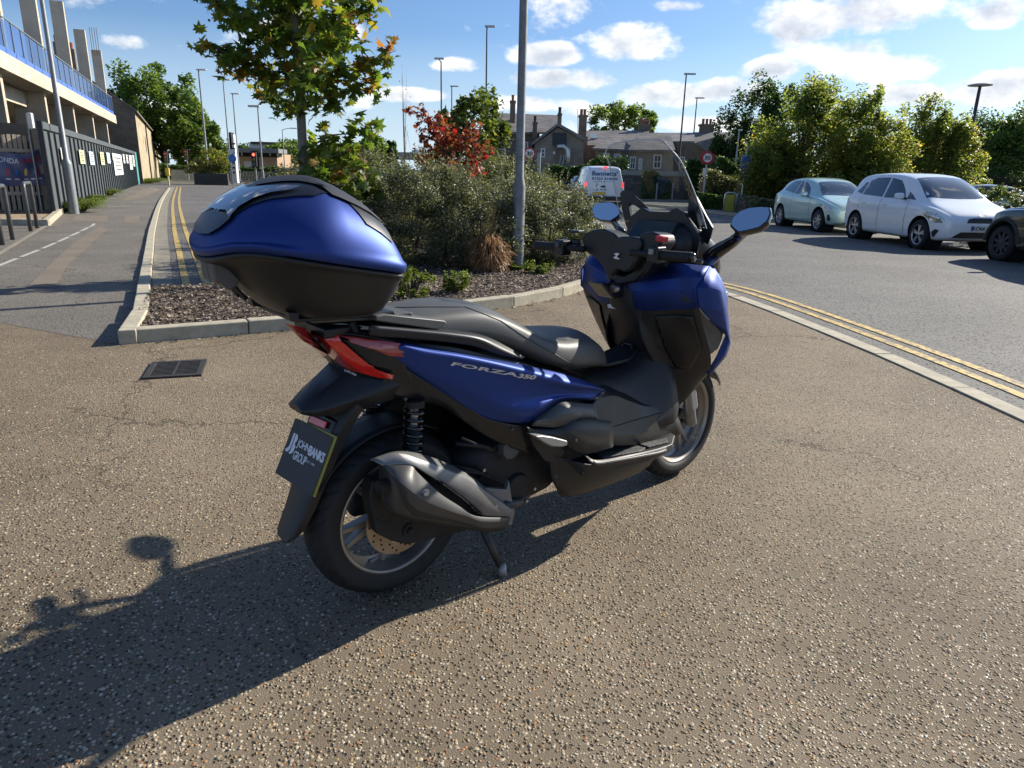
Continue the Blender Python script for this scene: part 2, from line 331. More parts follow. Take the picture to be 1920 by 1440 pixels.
MAT['steel_dark'] = M('steel_dark', (.035, .037, .042), .5, .2, nz=(9, .25))
MAT['white'] = M('white', (.72, .72, .70), .5, nz=(5, .06))
MAT['roadwhite'] = M('roadwhite', (.42, .41, .37), .8, nz=(30, .35))

# ---------------------------------------------------------------- ground surfaces
def ground_mat(name, base, base2, chips=None, chip_scale=100., chip_cut=.33, chip_amt=1., bump=.6, fine=260., patch=.8, rough=.78, cracks=0., fade=(6, 26)):
    m = bpy.data.materials.new(name); m.use_nodes = True; nt = m.node_tree; L = nt.links; b = nt.nodes['Principled BSDF']; b.inputs['Roughness'].default_value = rough
    b.inputs['Specular IOR Level'].default_value = .25
    tc = sv_node(nt, 'TexCoord'); P = tc.outputs['Object']
    def noise(sc, det=5, rg=.6):
        n = sv_node(nt, 'TexNoise'); n.inputs['Scale'].default_value = sc; n.inputs['Detail'].default_value = det; n.inputs['Roughness'].default_value = rg; L.new(P, n.inputs['Vector']); return n.outputs['Fac']
    def rng_(x, a, b_, c, d):
        q = sv_node(nt, 'MapRange'); L.new(x, q.inputs[0]); q.inputs[1].default_value = a; q.inputs[2].default_value = b_; q.inputs[3].default_value = c; q.inputs[4].default_value = d; return q.outputs[0]
    def mix(f, a, b_):
        q = sv_node(nt, 'Mix'); q.data_type = 'RGBA'
        if isinstance(f, float): q.inputs[0].default_value = f
        else: L.new(f, q.inputs[0])
        for i, v in ((6, a), (7, b_)):
            if isinstance(v, tuple): q.inputs[i].default_value = (*v, 1)
            else: L.new(v, q.inputs[i])
        return q.outputs[2]
    def mth(op, a, b_):
        n = sv_node(nt, 'Math'); n.operation = op
        for i, v in enumerate((a, b_)):
            if isinstance(v, (int, float)): n.inputs[i].default_value = v
            else: L.new(v, n.inputs[i])
        return n.outputs[0]
    col = mix(rng_(noise(patch, 6, .65), .32, .68, 0, 1), base, base2)
    f2 = noise(fine, 3, .7); sc = sv_node(nt, 'VectorMath'); sc.operation = 'SCALE'; L.new(col, sc.inputs[0]); L.new(rng_(f2, .25, .75, .62, 1.4), sc.inputs['Scale']); col = sc.outputs[0]
    hgt = mth('MULTIPLY', f2, .35)
    if chips:
        vo = sv_node(nt, 'TexVoronoi'); vo.inputs['Scale'].default_value = chip_scale; vo.inputs['Randomness'].default_value = 1
        wrp = sv_node(nt, 'TexNoise'); wrp.inputs['Scale'].default_value = chip_scale * .7; L.new(P, wrp.inputs['Vector'])
        va = sv_node(nt, 'VectorMath'); va.operation = 'MULTIPLY_ADD'; L.new(wrp.outputs['Color'], va.inputs[0]); va.inputs[1].default_value = (.006,) * 3; L.new(P, va.inputs[2]); L.new(va.outputs[0], vo.inputs['Vector'])
        sp = sv_node(nt, 'SeparateColor'); L.new(vo.outputs['Color'], sp.inputs[0])
        ok = mth('LESS_THAN', sp.outputs[0], mth('MULTIPLY', rng_(noise(.8, 5, .7), .38, .60, .62, 1.0), chip_amt))
        cm = mth('MULTIPLY', rng_(vo.outputs['Distance'], chip_cut * .8, chip_cut, 1, 0), ok)
        cr = sv_node(nt, 'ValToRGB'); L.new(sp.outputs[1], cr.inputs[0]); el = cr.color_ramp.elements
        while len(el) > 1: el.remove(el[-1])
        el[0].position = 0; el[0].color = (*chips[0], 1)
        for i, c in enumerate(chips[1:]): e = el.new((i + 1) / (len(chips) - 1)); e.color = (*c, 1)
        big = rng_(noise(1.7, 3), .35, .65, .55, 1.0)
        col = mix(mth('MULTIPLY', cm, big), col, cr.outputs[0])
        dome = mth('MULTIPLY', mth('SUBTRACT', chip_cut, mth('MINIMUM', vo.outputs['Distance'], chip_cut)), ok)
        hgt = mth('ADD', hgt, mth('MULTIPLY', dome, 3.4))
        vp_ = sv_node(nt, 'TexVoronoi'); vp_.inputs['Scale'].default_value = chip_scale * .8; L.new(P, vp_.inputs['Vector']); sp2 = sv_node(nt, 'SeparateColor'); L.new(vp_.outputs['Color'], sp2.inputs[0])
        pit = mth('MULTIPLY', rng_(vp_.outputs['Distance'], .22, .40, 1, 0), mth('LESS_THAN', sp2.outputs[2], .27)); col = mix(mth('MULTIPLY', pit, .72), col, (.022, .018, .014)); hgt = mth('SUBTRACT', hgt, mth('MULTIPLY', pit, 1.3))
    if cracks:
        vc = sv_node(nt, 'TexVoronoi'); vc.feature = 'DISTANCE_TO_EDGE'; vc.inputs['Scale'].default_value = .42
        wn = sv_node(nt, 'TexNoise'); wn.inputs['Scale'].default_value = 1.6; wn.inputs['Detail'].default_value = 8; wn.inputs['Roughness'].default_value = .7; L.new(P, wn.inputs['Vector'])
        va = sv_node(nt, 'VectorMath'); va.operation = 'MULTIPLY_ADD'; L.new(wn.outputs['Color'], va.inputs[0]); va.inputs[1].default_value = (.9,) * 3; L.new(P, va.inputs[2]); L.new(va.outputs[0], vc.inputs['Vector'])
        cm = mth('MULTIPLY', rng_(vc.outputs['Distance'], .0015, .005, 1, 0), rng_(noise(.7, 2), .47, .56, 0, 1))
        col = mix(mth('MULTIPLY', cm, cracks), col, (.02, .018, .016)); hgt = mth('SUBTRACT', hgt, mth('MULTIPLY', cm, 1.2))
    L.new(col, b.inputs['Base Color'])
    bp = sv_node(nt, 'Bump'); bp.inputs['Strength'].default_value = bump; bp.inputs['Distance'].default_value = .009; L.new(hgt, bp.inputs['Height']); L.new(bp.outputs[0], b.inputs['Normal'])
    return m
MAT['forecourt'] = ground_mat('forecourt', (.145, .113, .076), (.25, .20, .138), [(.36, .29, .18), (.52, .44, .30), (.26, .21, .14), (.64, .56, .41), (.44, .25, .10), (.42, .34, .22), (.58, .50, .34)], 92, .45, .60, 1.0, 220, .8, cracks=.35)
MAT['asphalt'] = ground_mat('asphalt', (.11, .106, .098), (.17, .163, .15), [(.26, .25, .23), (.36, .35, .32), (.16, .15, .14)], 46, .40, .6, .9, 110, .5)
MAT['pave'] = ground_mat('pave', (.125, .115, .10), (.20, .18, .15), [(.26, .25, .22), (.34, .32, .28)], 60, .36, .45, .8, 150, .7, cracks=.6)
MAT['patch'] = ground_mat('patch', (.165, .14, .108), (.22, .185, .145), None, bump=.5, fine=220, patch=1.4)
MAT['gutter'] = ground_mat('gutter', (.20, .185, .15), (.30, .27, .21), None, bump=.5, fine=160, patch=3)
MAT['soil'] = ground_mat('soil', (.045, .034, .026), (.085, .066, .05), [(.20, .15, .11), (.11, .085, .065), (.32, .26, .2), (.06, .045, .035)], 42, .42, .8, 1.0, 120, 2)
MAT['gravel'] = ground_mat('gravel', (.28, .21, .13), (.42, .33, .22), [(.5, .4, .28), (.3, .22, .14)], 50, .42, .8, 1., 100, 2)
MAT['farground'] = ground_mat('farground', (.10, .10, .085), (.14, .135, .11), None, bump=.3, fine=8, patch=.05)
def yellow_mat():
    m = M('yellow_line', (.58, .40, .11), .75, nz=(26, .22)); nt = m.node_tree; L = nt.links; b = nt.nodes['Principled BSDF']
    tc = sv_node(nt, 'TexCoord'); n = sv_node(nt, 'TexNoise'); n.inputs['Scale'].default_value = 17; n.inputs['Detail'].default_value = 9; n.inputs['Roughness'].default_value = .75; L.new(tc.outputs['Object'], n.inputs[0])
    mr = sv_node(nt, 'MapRange'); L.new(n.outputs['Fac'], mr.inputs[0]); mr.inputs[1].default_value = .49; mr.inputs[2].default_value = .57
    old = b.inputs['Base Color'].links[0].from_socket; mx = sv_node(nt, 'Mix'); mx.data_type = 'RGBA'; L.new(mr.outputs[0], mx.inputs[0]); L.new(old, mx.inputs[6]); mx.inputs[7].default_value = (.15, .13, .10, 1)
    L.new(mx.outputs[2], b.inputs['Base Color']); return m
MAT['yellow'] = yellow_mat()
def sheet(name, pts, z, mat, kind='structure', parent=None, step=None, **k):
    mb = MB(); mb.add([(p[0], p[1], z) for p in pts], [tuple(range(len(pts)))]); me = mb.mesh(name)
    bm = bmesh.new(); bm.from_mesh(me); bmesh.ops.triangulate(bm, faces=bm.faces)
    for f in bm.faces:
        if f.normal.z < 0: f.normal_flip()
    bm.to_mesh(me); bm.free(); return link(name, me, mat, parent, kind=kind, **k)
def offs(line, d):
    out = []
    for i, p in enumerate(line):
        a = np.array(line[max(i - 1, 0)][:2], float); b = np.array(line[min(i + 1, len(line) - 1)][:2], float); t = b - a; t /= np.linalg.norm(t); out.append((p[0] + t[1] * d, p[1] - t[0] * d))
    return out
def resample(line, step):
    L_ = [np.array(p[:2], float) for p in line]; out = [L_[0]]; acc = 0.
    dist = [0]
    for a, b in zip(L_[:-1], L_[1:]): dist.append(dist[-1] + np.linalg.norm(b - a))
    n = max(1, int(round(dist[-1] / step)))
    return [tuple(np.array([np.interp(dist[-1] * i / n, dist, [q[j] for q in L_]) for j in (0, 1)])) for i in range(n + 1)]
def strip(name, line, d0, d1, z, mat, parent=None, **k):
    a = offs(line, d0); b = offs(line, d1); mb = MB(); n = len(line)
    mb.add([(p[0], p[1], z) for p in a] + [(p[0], p[1], z) for p in b], [(i, n + i, n + i + 1, i + 1) for i in range(n - 1)])
    me = mb.mesh(name); bm = bmesh.new(); bm.from_mesh(me)
    for f in bm.faces:
        if f.normal.z < 0: f.normal_flip()
    bm.to_mesh(me); bm.free(); return link(name, me, mat, parent, **k)
def smooth_line(pts, n=6):
    P = [np.array(p[:2], float) for p in pts]; P = [2 * P[0] - P[1]] + P + [2 * P[-1] - P[-2]]; out = []
    for i in range(1, len(P) - 2):
        for j in range(n):
            t = j / n; a, b, c, d = P[i - 1:i + 3]
            out.append(tuple(.5 * ((2 * b) + (-a + c) * t + (2 * a - 5 * b + 4 * c - d) * t * t + (-a + 3 * b - 3 * c + d) * t ** 3)))
    out.append(tuple(P[-2])); return out

sheet('ground', [(-1500, -60), (1500, -60), (1500, 2500), (-1500, 2500)], -.02, MAT['farground'])
KL = smooth_line([(-3.05, 5.25), (-3.42, 6.17), (-4.20, 7.74), (-5.75, 10.91), (-8.85, 17.29), (-14.98, 30.27), (-24.83, 51.78)], 6)      # left kerb, road side at d>0
FRK = smooth_line([(3.15, -1.), (3.08, 1.5), (3.02, 3.87), (2.90, 5.78), (2.56, 8.29), (2.15, 9.4), (1.75, 9.9)], 6)                              # flush kerb on the right
ISL = [(-3.0, 5.28), (-2.46, 5.58), (-1.86, 5.94), (-1.29, 6.3), (-.54, 6.80), (.21, 7.50), (.80, 8.38), (1.20, 9.3), (1.5, 10.6), (1.62, 13), (1.55, 17), (1.2, 23), (.8, 29), (.2, 33)]
ISLs = smooth_line(ISL, 5)
ISLl = smooth_line([(-3.95, 7.62), (-3.3, 7.95), (-3.25, 9.5), (-4.3, 12.5), (-7., 18.5), (-12., 29), (-14, 35)], 5)
sheet('forecourt', [(-14, -8), (14, -8), (3.15, -1.)] and ([(-16, -8), (3.9, -8)] + [p for p in FRK] + [(1.2, 9.9), (-3.0, 9.0), (-3.4, 6.1), (-3.05, 5.25), (-4.4, 6.5), (-9, 7.6), (-16, 9.4)]), 0, MAT['forecourt'])
sheet('road', [(3.9, -8), (60, -8), (60, 62), (-60, 62), (-60, 52), (-25, 52)] + KL[::-1][2:-6] + [(-4.0, 7.7), (-3.3, 8.0), (1.2, 9.7)] + FRK[::-1], .004, MAT['asphalt'])
# left pavement
sheet('pavement', [(-3.05, 5.25)] + KL[1:] + [(-31, 60), (-13.0, 20.3), (-12.8, 20.45), (-10.44, 15.98), (-7.69, 10.49), (-6.5, 8.1), (-16, 11.5), (-16, 8.4), (-9, 6.9), (-4.4, 5.9)], .002, MAT['pave'])
sheet('parking_bay', [(-16, 8), (-6.6, 8.3), (-7.75, 10.6), (-10.5, 16.1), (-12.8, 20.5), (-22, 20.5), (-22, 8)], .004, MAT['pave'])
for nm, pl in (('pavement_patch', [(185, 425), (202, 430), (128, 497), (103, 540), (50, 540), (95, 495), (140, 455)]), ('pavement_patch', [(140, 404), (202, 405), (200, 417), (135, 414)]), ('pavement_patch', [(235, 404), (262, 405), (262, 418), (230, 418)]), ('pavement_patch', [(270, 354), (300, 356), (262, 374), (228, 376)])):
    sheet(nm, [tuple(g(*p)[:2]) for p in pl], .006, MAT['patch'])
gl = empty('gutter', kind='structure'); strip('gutter_channel', KL[1:], .14, .36, .009, MAT['gutter'], gl)
def dyl(line, a, b, name, z=.010):
    e = empty(name, kind='structure'); 
    for d in (a, b): strip('yellow_line', line, d, d + .085, z, MAT['yellow'], e)
YLs = smooth_line([(-3.95, 8.0), (-5.20, 10.7), (-7.25, 14.9), (-11.75, 24.1), (-18.9, 38.9), (-23.5, 49.5)], 5)
KLr = [p for p in KL if p[1] > 7.7]
dyl(KLr, .46, .68, 'double_yellow_lines')
dyl(FRK, .33, .52, 'double_yellow_lines')
def kerb_run(name, line, w_, h, z0, mat, step=.915, side=1, gap=.008, jit=.004, label=None, bev=.012, drop=lambda i: 0.):
    root = empty(name, kind='structure'); pts = resample(line, step); rng = random.Random(len(pts))
    for i in range(len(pts) - 1):
        a = np.array(pts[i]); b = np.array(pts[i + 1]); t = b - a; l = np.linalg.norm(t); t /= l; n = np.array([t[1], -t[0]]) * side
        c = (a + b) / 2 + n * w_ / 2; mb = MB(); mb.box((0, 0, 0), (l - gap, w_, h))
        o = mb.build('kerb_stone', mat, root, bevel=bev, seg=2); o.location = (c[0], c[1], z0 + h / 2 + rng.uniform(-jit, jit) - drop(i)); o.rotation_euler = (0, rng.uniform(-.004, .004), math.atan2(t[1], t[0]))
    return root
kerb_run('kerb', KL[:-1], .13, .13, -.02, MAT['kerb'], side=1, drop=lambda i: .062 * min(1., i / 3.))
kerb_run('kerb', ISLs, .125, .26, -.15, MAT['kerb'], side=-1)
kerb_run('flush_kerb', FRK, .15, .10, -.088, MAT['kerb'], side=1, jit=.001, bev=.004)
sheet('flower_bed', [offs(ISLs, -.1)[i] for i in range(len(ISLs))] + ISLl[::-1], .075, MAT['soil'])
# edging of the parked bay and white dashes
kerb_run('edging', [(-12.9, 20.4), (-10.5, 16.05)], .14, .15, -.01, MAT['kerb'], side=1, step=.915)
strip('edging_line', [(-10.5, 16.0), (-7.69, 10.49), (-6.6, 8.2)], 0, .09, .008, MAT['gutter'], kind='structure')
kerb_run('edging', [(-12.6, 15.7), (-10.5, 16.0)], .14, .15, -.01, MAT['kerb'], side=-1)
sheet('gravel_bed', [(-12.9, 20.3), (-10.65, 16.1), (-12.6, 15.9), (-22, 15.5), (-22, 20.3)], .07, MAT['gravel'])
dr = empty('white_dashes', kind='structure'); dl = smooth_line([(-10.0, 16.9), (-9.61, 16.09), (-8.02, 12.26), (-6.96, 9.47), (-6.2, 7.6)], 8); dp = resample(dl, .2)
for i in range(0, len(dp) - 6, 6): strip('white_dash', dp[i:i + 6], -.032, .032, .007, MAT['roadwhite'], dr)
for (a, b, c, d) in (((200, 388), (234, 387), (234, 389), (200, 390)), ((250, 379), (272, 379), (272, 381), (252, 381)), ((280, 353), (300, 356), (276, 372), (265, 374))):
    strip('white_line_mark', [tuple(g(*a)[:2]), tuple(g(*b)[:2])], 0, .12, .007, MAT['roadwhite'], kind='structure')
# give-way markings on the far road
for px, py, wpx in ((1075, 400, 0), (1120, 418, 0)):
    c = g(px, py); strip('road_marking', [(c[0] - 1.1, c[1]), (c[0] + 1.3, c[1] + .2)], 0, .2, .009, MAT['roadwhite'], kind='structure')
for y in (12.2, 14.6, 19.8): strip('bay_marking', [(6.2, y + 8), (8.0, y + 8.2)], 0, .1, .009, MAT['roadwhite'], kind='structure')

# loose stones
def pebbles(name, P, s0, s1, mat, flat=.5, z=0., rng=RNG, **k):
    n = len(P); base = np.array([(1, 0, 0), (.3, .9, 0), (-.8, .6, 0), (-.8, -.6, 0), (.3, -.9, 0), (.1, .1, 1)], float)
    a = rng.uniform(0, 2 * PI, n); s = rng.uniform(s0, s1, n)[:, None, None]; B = base[None] * (1 + rng.uniform(-.3, .3, (n, 6, 3)))
    x = B[:, :, 0] * np.cos(a)[:, None] - B[:, :, 1] * np.sin(a)[:, None]; y = B[:, :, 0] * np.sin(a)[:, None] + B[:, :, 1] * np.cos(a)[:, None]
    V = np.stack([x, y, B[:, :, 2] * flat], 2) * s; V[:, :, :2] += P[:, None, :]; V[:, :, 2] += z
    F0 = np.array([(0, 1, 5), (1, 2, 5), (2, 3, 5), (3, 4, 5), (4, 0, 5)]); F_ = (np.arange(n)[:, None, None] * 6 + F0[None]).reshape(-1, 3)
    return link(name, npmesh(name, V.reshape(-1, 3), F_), mat, kind='stuff', **k)
MAT['chip'] = leafmat('chip', [(0, (.26, .20, .13)), (.45, (.42, .35, .24)), (.8, (.56, .49, .36)), (.93, (.42, .25, .10)), (1, (.30, .14, .07))], trans=0., rough=.5, nz=5)
yy = 1.0 + 8.0 * RNG.uniform(0, 1, 42000) ** 1.7; xx = RNG.uniform(-1, 1, 42000) * (.8 * yy + .4); ok = (xx < 2.95 - .06 * np.maximum(yy - 4, 0)) & (yy < 5.1 + np.maximum(0, (xx + 3) * .55))
pebbles('gravel_chips', np.stack([xx, yy], 1)[ok], .0022, .0065, MAT['chip'], flat=.75, z=-.0004)
MAT['mulchchip'] = leafmat('mulchchip', [(0, (.035, .025, .018)), (.5, (.12, .09, .065)), (.8, (.26, .20, .15)), (1, (.42, .35, .28))], trans=0., rough=.8, nz=5)
def inpoly(P, poly):
    x, y = P[:, 0], P[:, 1]; c = np.zeros(len(P), bool); n = len(poly)
    for i in range(n):
        x1, y1 = poly[i]; x2, y2 = poly[(i + 1) % n]; k = ((y1 > y) != (y2 > y)) & (x < (x2 - x1) * (y - y1) / ((y2 - y1) or 1e-9) + x1); c ^= k
    return c
bedpoly = [offs(ISLs, -.13)[i] for i in range(len(ISLs))] + ISLl[::-1]
Q = np.stack([RNG.uniform(-4.2, 1.7, 60000), 5.2 + 6.0 * RNG.uniform(0, 1, 60000) ** 1.2], 1); Q = Q[inpoly(Q, bedpoly)]
n = len(Q); link('bark_mulch', leaf_mesh('bark_mulch', np.column_stack([Q, .078 + RNG.uniform(0, .02, n)]), .034, up=1.2, aspect=.5, jit=.6), MAT['mulchchip'], kind='stuff')
Q = np.stack([RNG.uniform(-3.0, 1.5, 5000), RNG.uniform(5, 8.6, 5000)], 1); e_ = np.array([(p[0], p[1]) for p in resample(ISLs, .05)]); dd = np.sqrt(((Q[:, None] - e_[None]) ** 2).sum(2)).min(1)
Q = Q[(dd < .10) & (dd > .0) & ~inpoly(Q, bedpoly)]; link('debris', leaf_mesh('debris', np.column_stack([Q, .006 + RNG.uniform(0, .006, len(Q))]), .026, up=1.2, aspect=.6, jit=.6), MAT['mulchchip'], kind='stuff')
# drain grate
def drain():
    c4 = [np.array(g(*p)) for p in ((268, 715), (387, 708), (380, 675), (285, 678))]; c = sum(c4) / 4; ang = math.atan2(c4[1][1] - c4[0][1], c4[1][0] - c4[0][0])
    t = empty('drain_grate', (c[0], c[1], .003), ang, label='square cast iron drain grate set flush in the forecourt', cat='drain')
    ir = M('castiron', (.055, .05, .045), .65, .4, nz=(30, .3), bump=(90, .4, .003)); W_, H_ = .36, .42
    f = MB(); f.box((0, H_ / 2 - .02, .004), (W_, .04, .014)); f.box((0, -H_ / 2 + .02, .004), (W_, .04, .014)); f.box((-W_ / 2 + .02, 0, .0035), (.04, H_ - .08, .014)); f.box((W_ / 2 - .02, 0, .0035), (.04, H_ - .08, .014)); f.build('frame', ir, t, bevel=.003)
    MB().box((0, 0, -.001), (W_ - .06, H_ - .06, .002)).build('pit', M('pit', (.008, .007, .006), .9), t)
    me = MB().box((0, 0, 0), (W_ - .07, .016, .010)).mesh('grate_bar')
    for i in range(10): link('grate_bar', me, ir, t).location = (0, -H_ / 2 + .06 + i * (H_ - .12) / 9, .004)
    MB().box((0, 0, .0045), (.014, H_ - .07, .011)).build('cross_bar', ir, t)
    for i, p in enumerate(offs([c4[0][:2], c4[1][:2]], 0)): pass
drain()
for (px, py, s, r_) in ((1292, 661, .05, .4), (238, 700, .02, 1), (1003, 1013, .018, 2), (60, 1230, .02, 1.4)):
    c = g(px, py); mb = MB(); mb.add([(0, 0, .002)] + [(s * b, s * a, .004 + .25 * s * abs(a)) for a, b in MAPLE], [(0, i + 1, (i + 1) % 16 + 1) for i in range(16)])
    o = mb.build('fallen_leaf', M('deadleaf', (.33, .22, .10), .7), None); o.location = (c[0], c[1], .004); o.rotation_euler = (0, 0, r_)
    tag(o, {661: 'dry tan leaf lying beside the scooter front wheel', 700: 'small dry leaf near the drain grate', 1013: 'small dry leaf under the scooter in its shadow', 1230: 'small dry leaf at the left in the scooter shadow'}[py], 'leaf')
# ---------------------------------------------------------------- planting on the island
shr = [(-1.55, 10.25, 1.15, 1.0, 1.42, 30000, 'lf_shrub', 'widest grey green evergreen shrub, right behind the top box of the scooter'),
       (-2.75, 11.2, .95, .95, 1.2, 14000, 'lf_shrub2', 'olive shrub around the foot of the young plane tree'),
       (-.45, 10.35, .95, .95, 1.25, 26000, 'lf_shrub', 'grey green evergreen shrub between the red sapling and the grey post'),
       (.50, 11.1, .80, .95, 1.10, 20000, 'lf_shrub', 'evergreen shrub standing right of the grey lamp post'),
       (-3.0, 14.2, 1.5, 1.5, 1.55, 20000, 'lf_shrub2', 'yellow green shrub furthest left in the second row behind the plane tree'),
       (-.9, 13.9, 1.7, 1.4, 1.58, 22000, 'lf_shrub2', 'yellow green shrub under the round green tree on the island'),
       (.75, 14.6, .85, 1.2, 1.0, 12000, 'lf_shrub2', 'low olive shrub at the back right rim of the island')]
for i, (x, y, rx, ry, h, n, ml, lb) in enumerate(shr):
    shrub('evergreen_shrub', lb, x, y, rx, ry, h, MAT[ml], MAT['bark'], n=int(n * 1.25), k=90, leaf=.041 if y < 12 else .05, seed=20 + i, group='shrubs on the island', cr=.2, spikes=70, spl=.34)
for i, (x, y, rx, h) in enumerate(((-4.4, 18.5, 1.9, 1.75), (-1.2, 18.6, 2.2, 1.75), (.1, 24, 1.2, 1.3))):
    shrub('evergreen_shrub', ('yellow green bush at the far left of the planted island', 'long olive bush in the back row of the planted island', 'small far bush at the end of the island near the speed sign')[i], x, y, rx, 1.6, h, MAT['lf_shrub2'], MAT['bark'], n=9000, k=60, leaf=.075, seed=50 + i, group='shrubs on the island')
for i, (px, py, r_, h) in enumerate(((770, 556, .24, .28), (855, 548, .15, .22), (700, 545, .2, .26), (1010, 512, .2, .1), (960, 505, .16, .08), (1030, 490, .3, .2))):
    c = g(px, py, .08); shrub('low_plant', ('bright green ground plant just in front of the top box corner', 'small lime green ground plant above the scooter seat', 'lime green plant half hidden by the top box', 'patch of low green weed below the left handgrip', 'tiny green weed beside the brown grass tuft', 'low green plant at the right rim of the bed')[i],
        c[0], c[1], r_, r_ * .8, h, MAT['lf_lime'], MAT['bark'], n=int(2600 * r_ / .2), k=26, leaf=.03, seed=70 + i, cat='plant', group='low plants in the mulch bed', spikes=12, spl=.08)
def grass_tuft(name, label, x, y, r_, h, mat, n=2600, seed=3, cat='grass', lean=.8, z0=.08, wd=.004, plume=0, group=None):
    rng = np.random.default_rng(seed); V = []; Fs = []
    for i in range(n):
        a = rng.uniform(0, 2 * PI); q = rng.uniform(0, 1) ** .5; b = np.array([math.cos(a), math.sin(a), 0]) * q * r_ * .35; b[2] = .02
        hh = h * rng.uniform(.6, 1.1); out = r_ * rng.uniform(.5, 1.15) * (q ** .6 * lean + .2); t = np.array([math.cos(a), math.sin(a), 0]); s = np.array([-math.sin(a), math.cos(a), 0]) * wd * rng.uniform(.5, 1.3)
        p1 = b + t * out * .35 + np.array([0, 0, hh * .75]); p2 = b + t * out * .85 + np.array([0, 0, hh * rng.uniform(.75, 1.)]); p3 = b + t * out * 1.1 + np.array([0, 0, hh * rng.uniform(.1, .75)]) + rng.normal(size=3) * .02
        k = len(V); V += [b - s, b + s, p1 - s, p1 + s, p2 - s, p2 + s, p3]; Fs += [(k, k + 1, k + 3), (k, k + 3, k + 2), (k + 2, k + 3, k + 5), (k + 2, k + 5, k + 4), (k + 4, k + 5, k + 6)]
    t_ = empty(name, (x, y, z0), label=label, cat=cat, group=group); link('blades', npmesh('blades', V, Fs), mat, t_)
    if plume:
        mb = MB()
        for i in range(plume):
            a = rng.uniform(0, 2 * PI); d = Vector((math.cos(a) * .13, math.sin(a) * .13, 1)); L_ = h * rng.uniform(1.5, 2.0); mb.tube([(0, 0, h * .3), d * L_ * .6, d * L_ + Vector((.02, 0, 0))], [.0022, .002, .0012], 4)
        mb.build('flower_stalk', mat, t_)
    return t_
def straw_ball(x, y, r_, h):
    rng = np.random.default_rng(12); t = empty('dry_grass_tuft', (x, y, .08), label='round tuft of dry copper brown ornamental grass in the mulch bed', cat='grass'); V = []; Fs = []
    for i in range(2600):
        a = rng.uniform(0, 2 * PI); cz = rng.uniform(-.8, 1); sz = math.sqrt(1 - cz * cz); d = np.array([math.cos(a) * sz, math.sin(a) * sz, cz]); rr = rng.uniform(.8, 1.08); sw = rng.normal(size=3) * .035; C0 = np.array([0, 0, h * .52]); tg = np.array([d[0], d[1], -.9 - abs(cz)]); tg /= np.linalg.norm(tg)
        P = [np.array([d[0] * .04, d[1] * .04, 0]), C0 + np.array([d[0] * .25, d[1] * .25, .15 + .4 * cz]) * r_, C0 + d * r_ * rr * .85 + sw * .3, C0 + d * r_ * rr + sw * .6, C0 + d * r_ * rr + tg * .09 * rng.uniform(.4, 1.3) + sw]
        s = np.array([-math.sin(a), math.cos(a), rng.uniform(-.4, .4)]) * .0032; k = len(V)
        for p in P: V += [p - s, p + s]
        for q in range(4): Fs += [(k + 2 * q, k + 2 * q + 1, k + 2 * q + 3), (k + 2 * q, k + 2 * q + 3, k + 2 * q + 2)]
    link('blades', npmesh('blades', V, Fs), MAT['straw'], t); mb = MB()
    for i in range(16): a = rng.uniform(0, 2 * PI); l = h * rng.uniform(1.3, 1.75); mb.tube([(0, 0, h * .3), (math.cos(a) * .04, math.sin(a) * .03, l * .6), (math.cos(a) * .10, math.sin(a) * .06, l)], [.0022, .002, .0012], 4)
    mb.build('flower_stalk', MAT['straw'], t)
c = g(914, 512, .08); straw_ball(c[0], c[1] + .2, .24, .50)
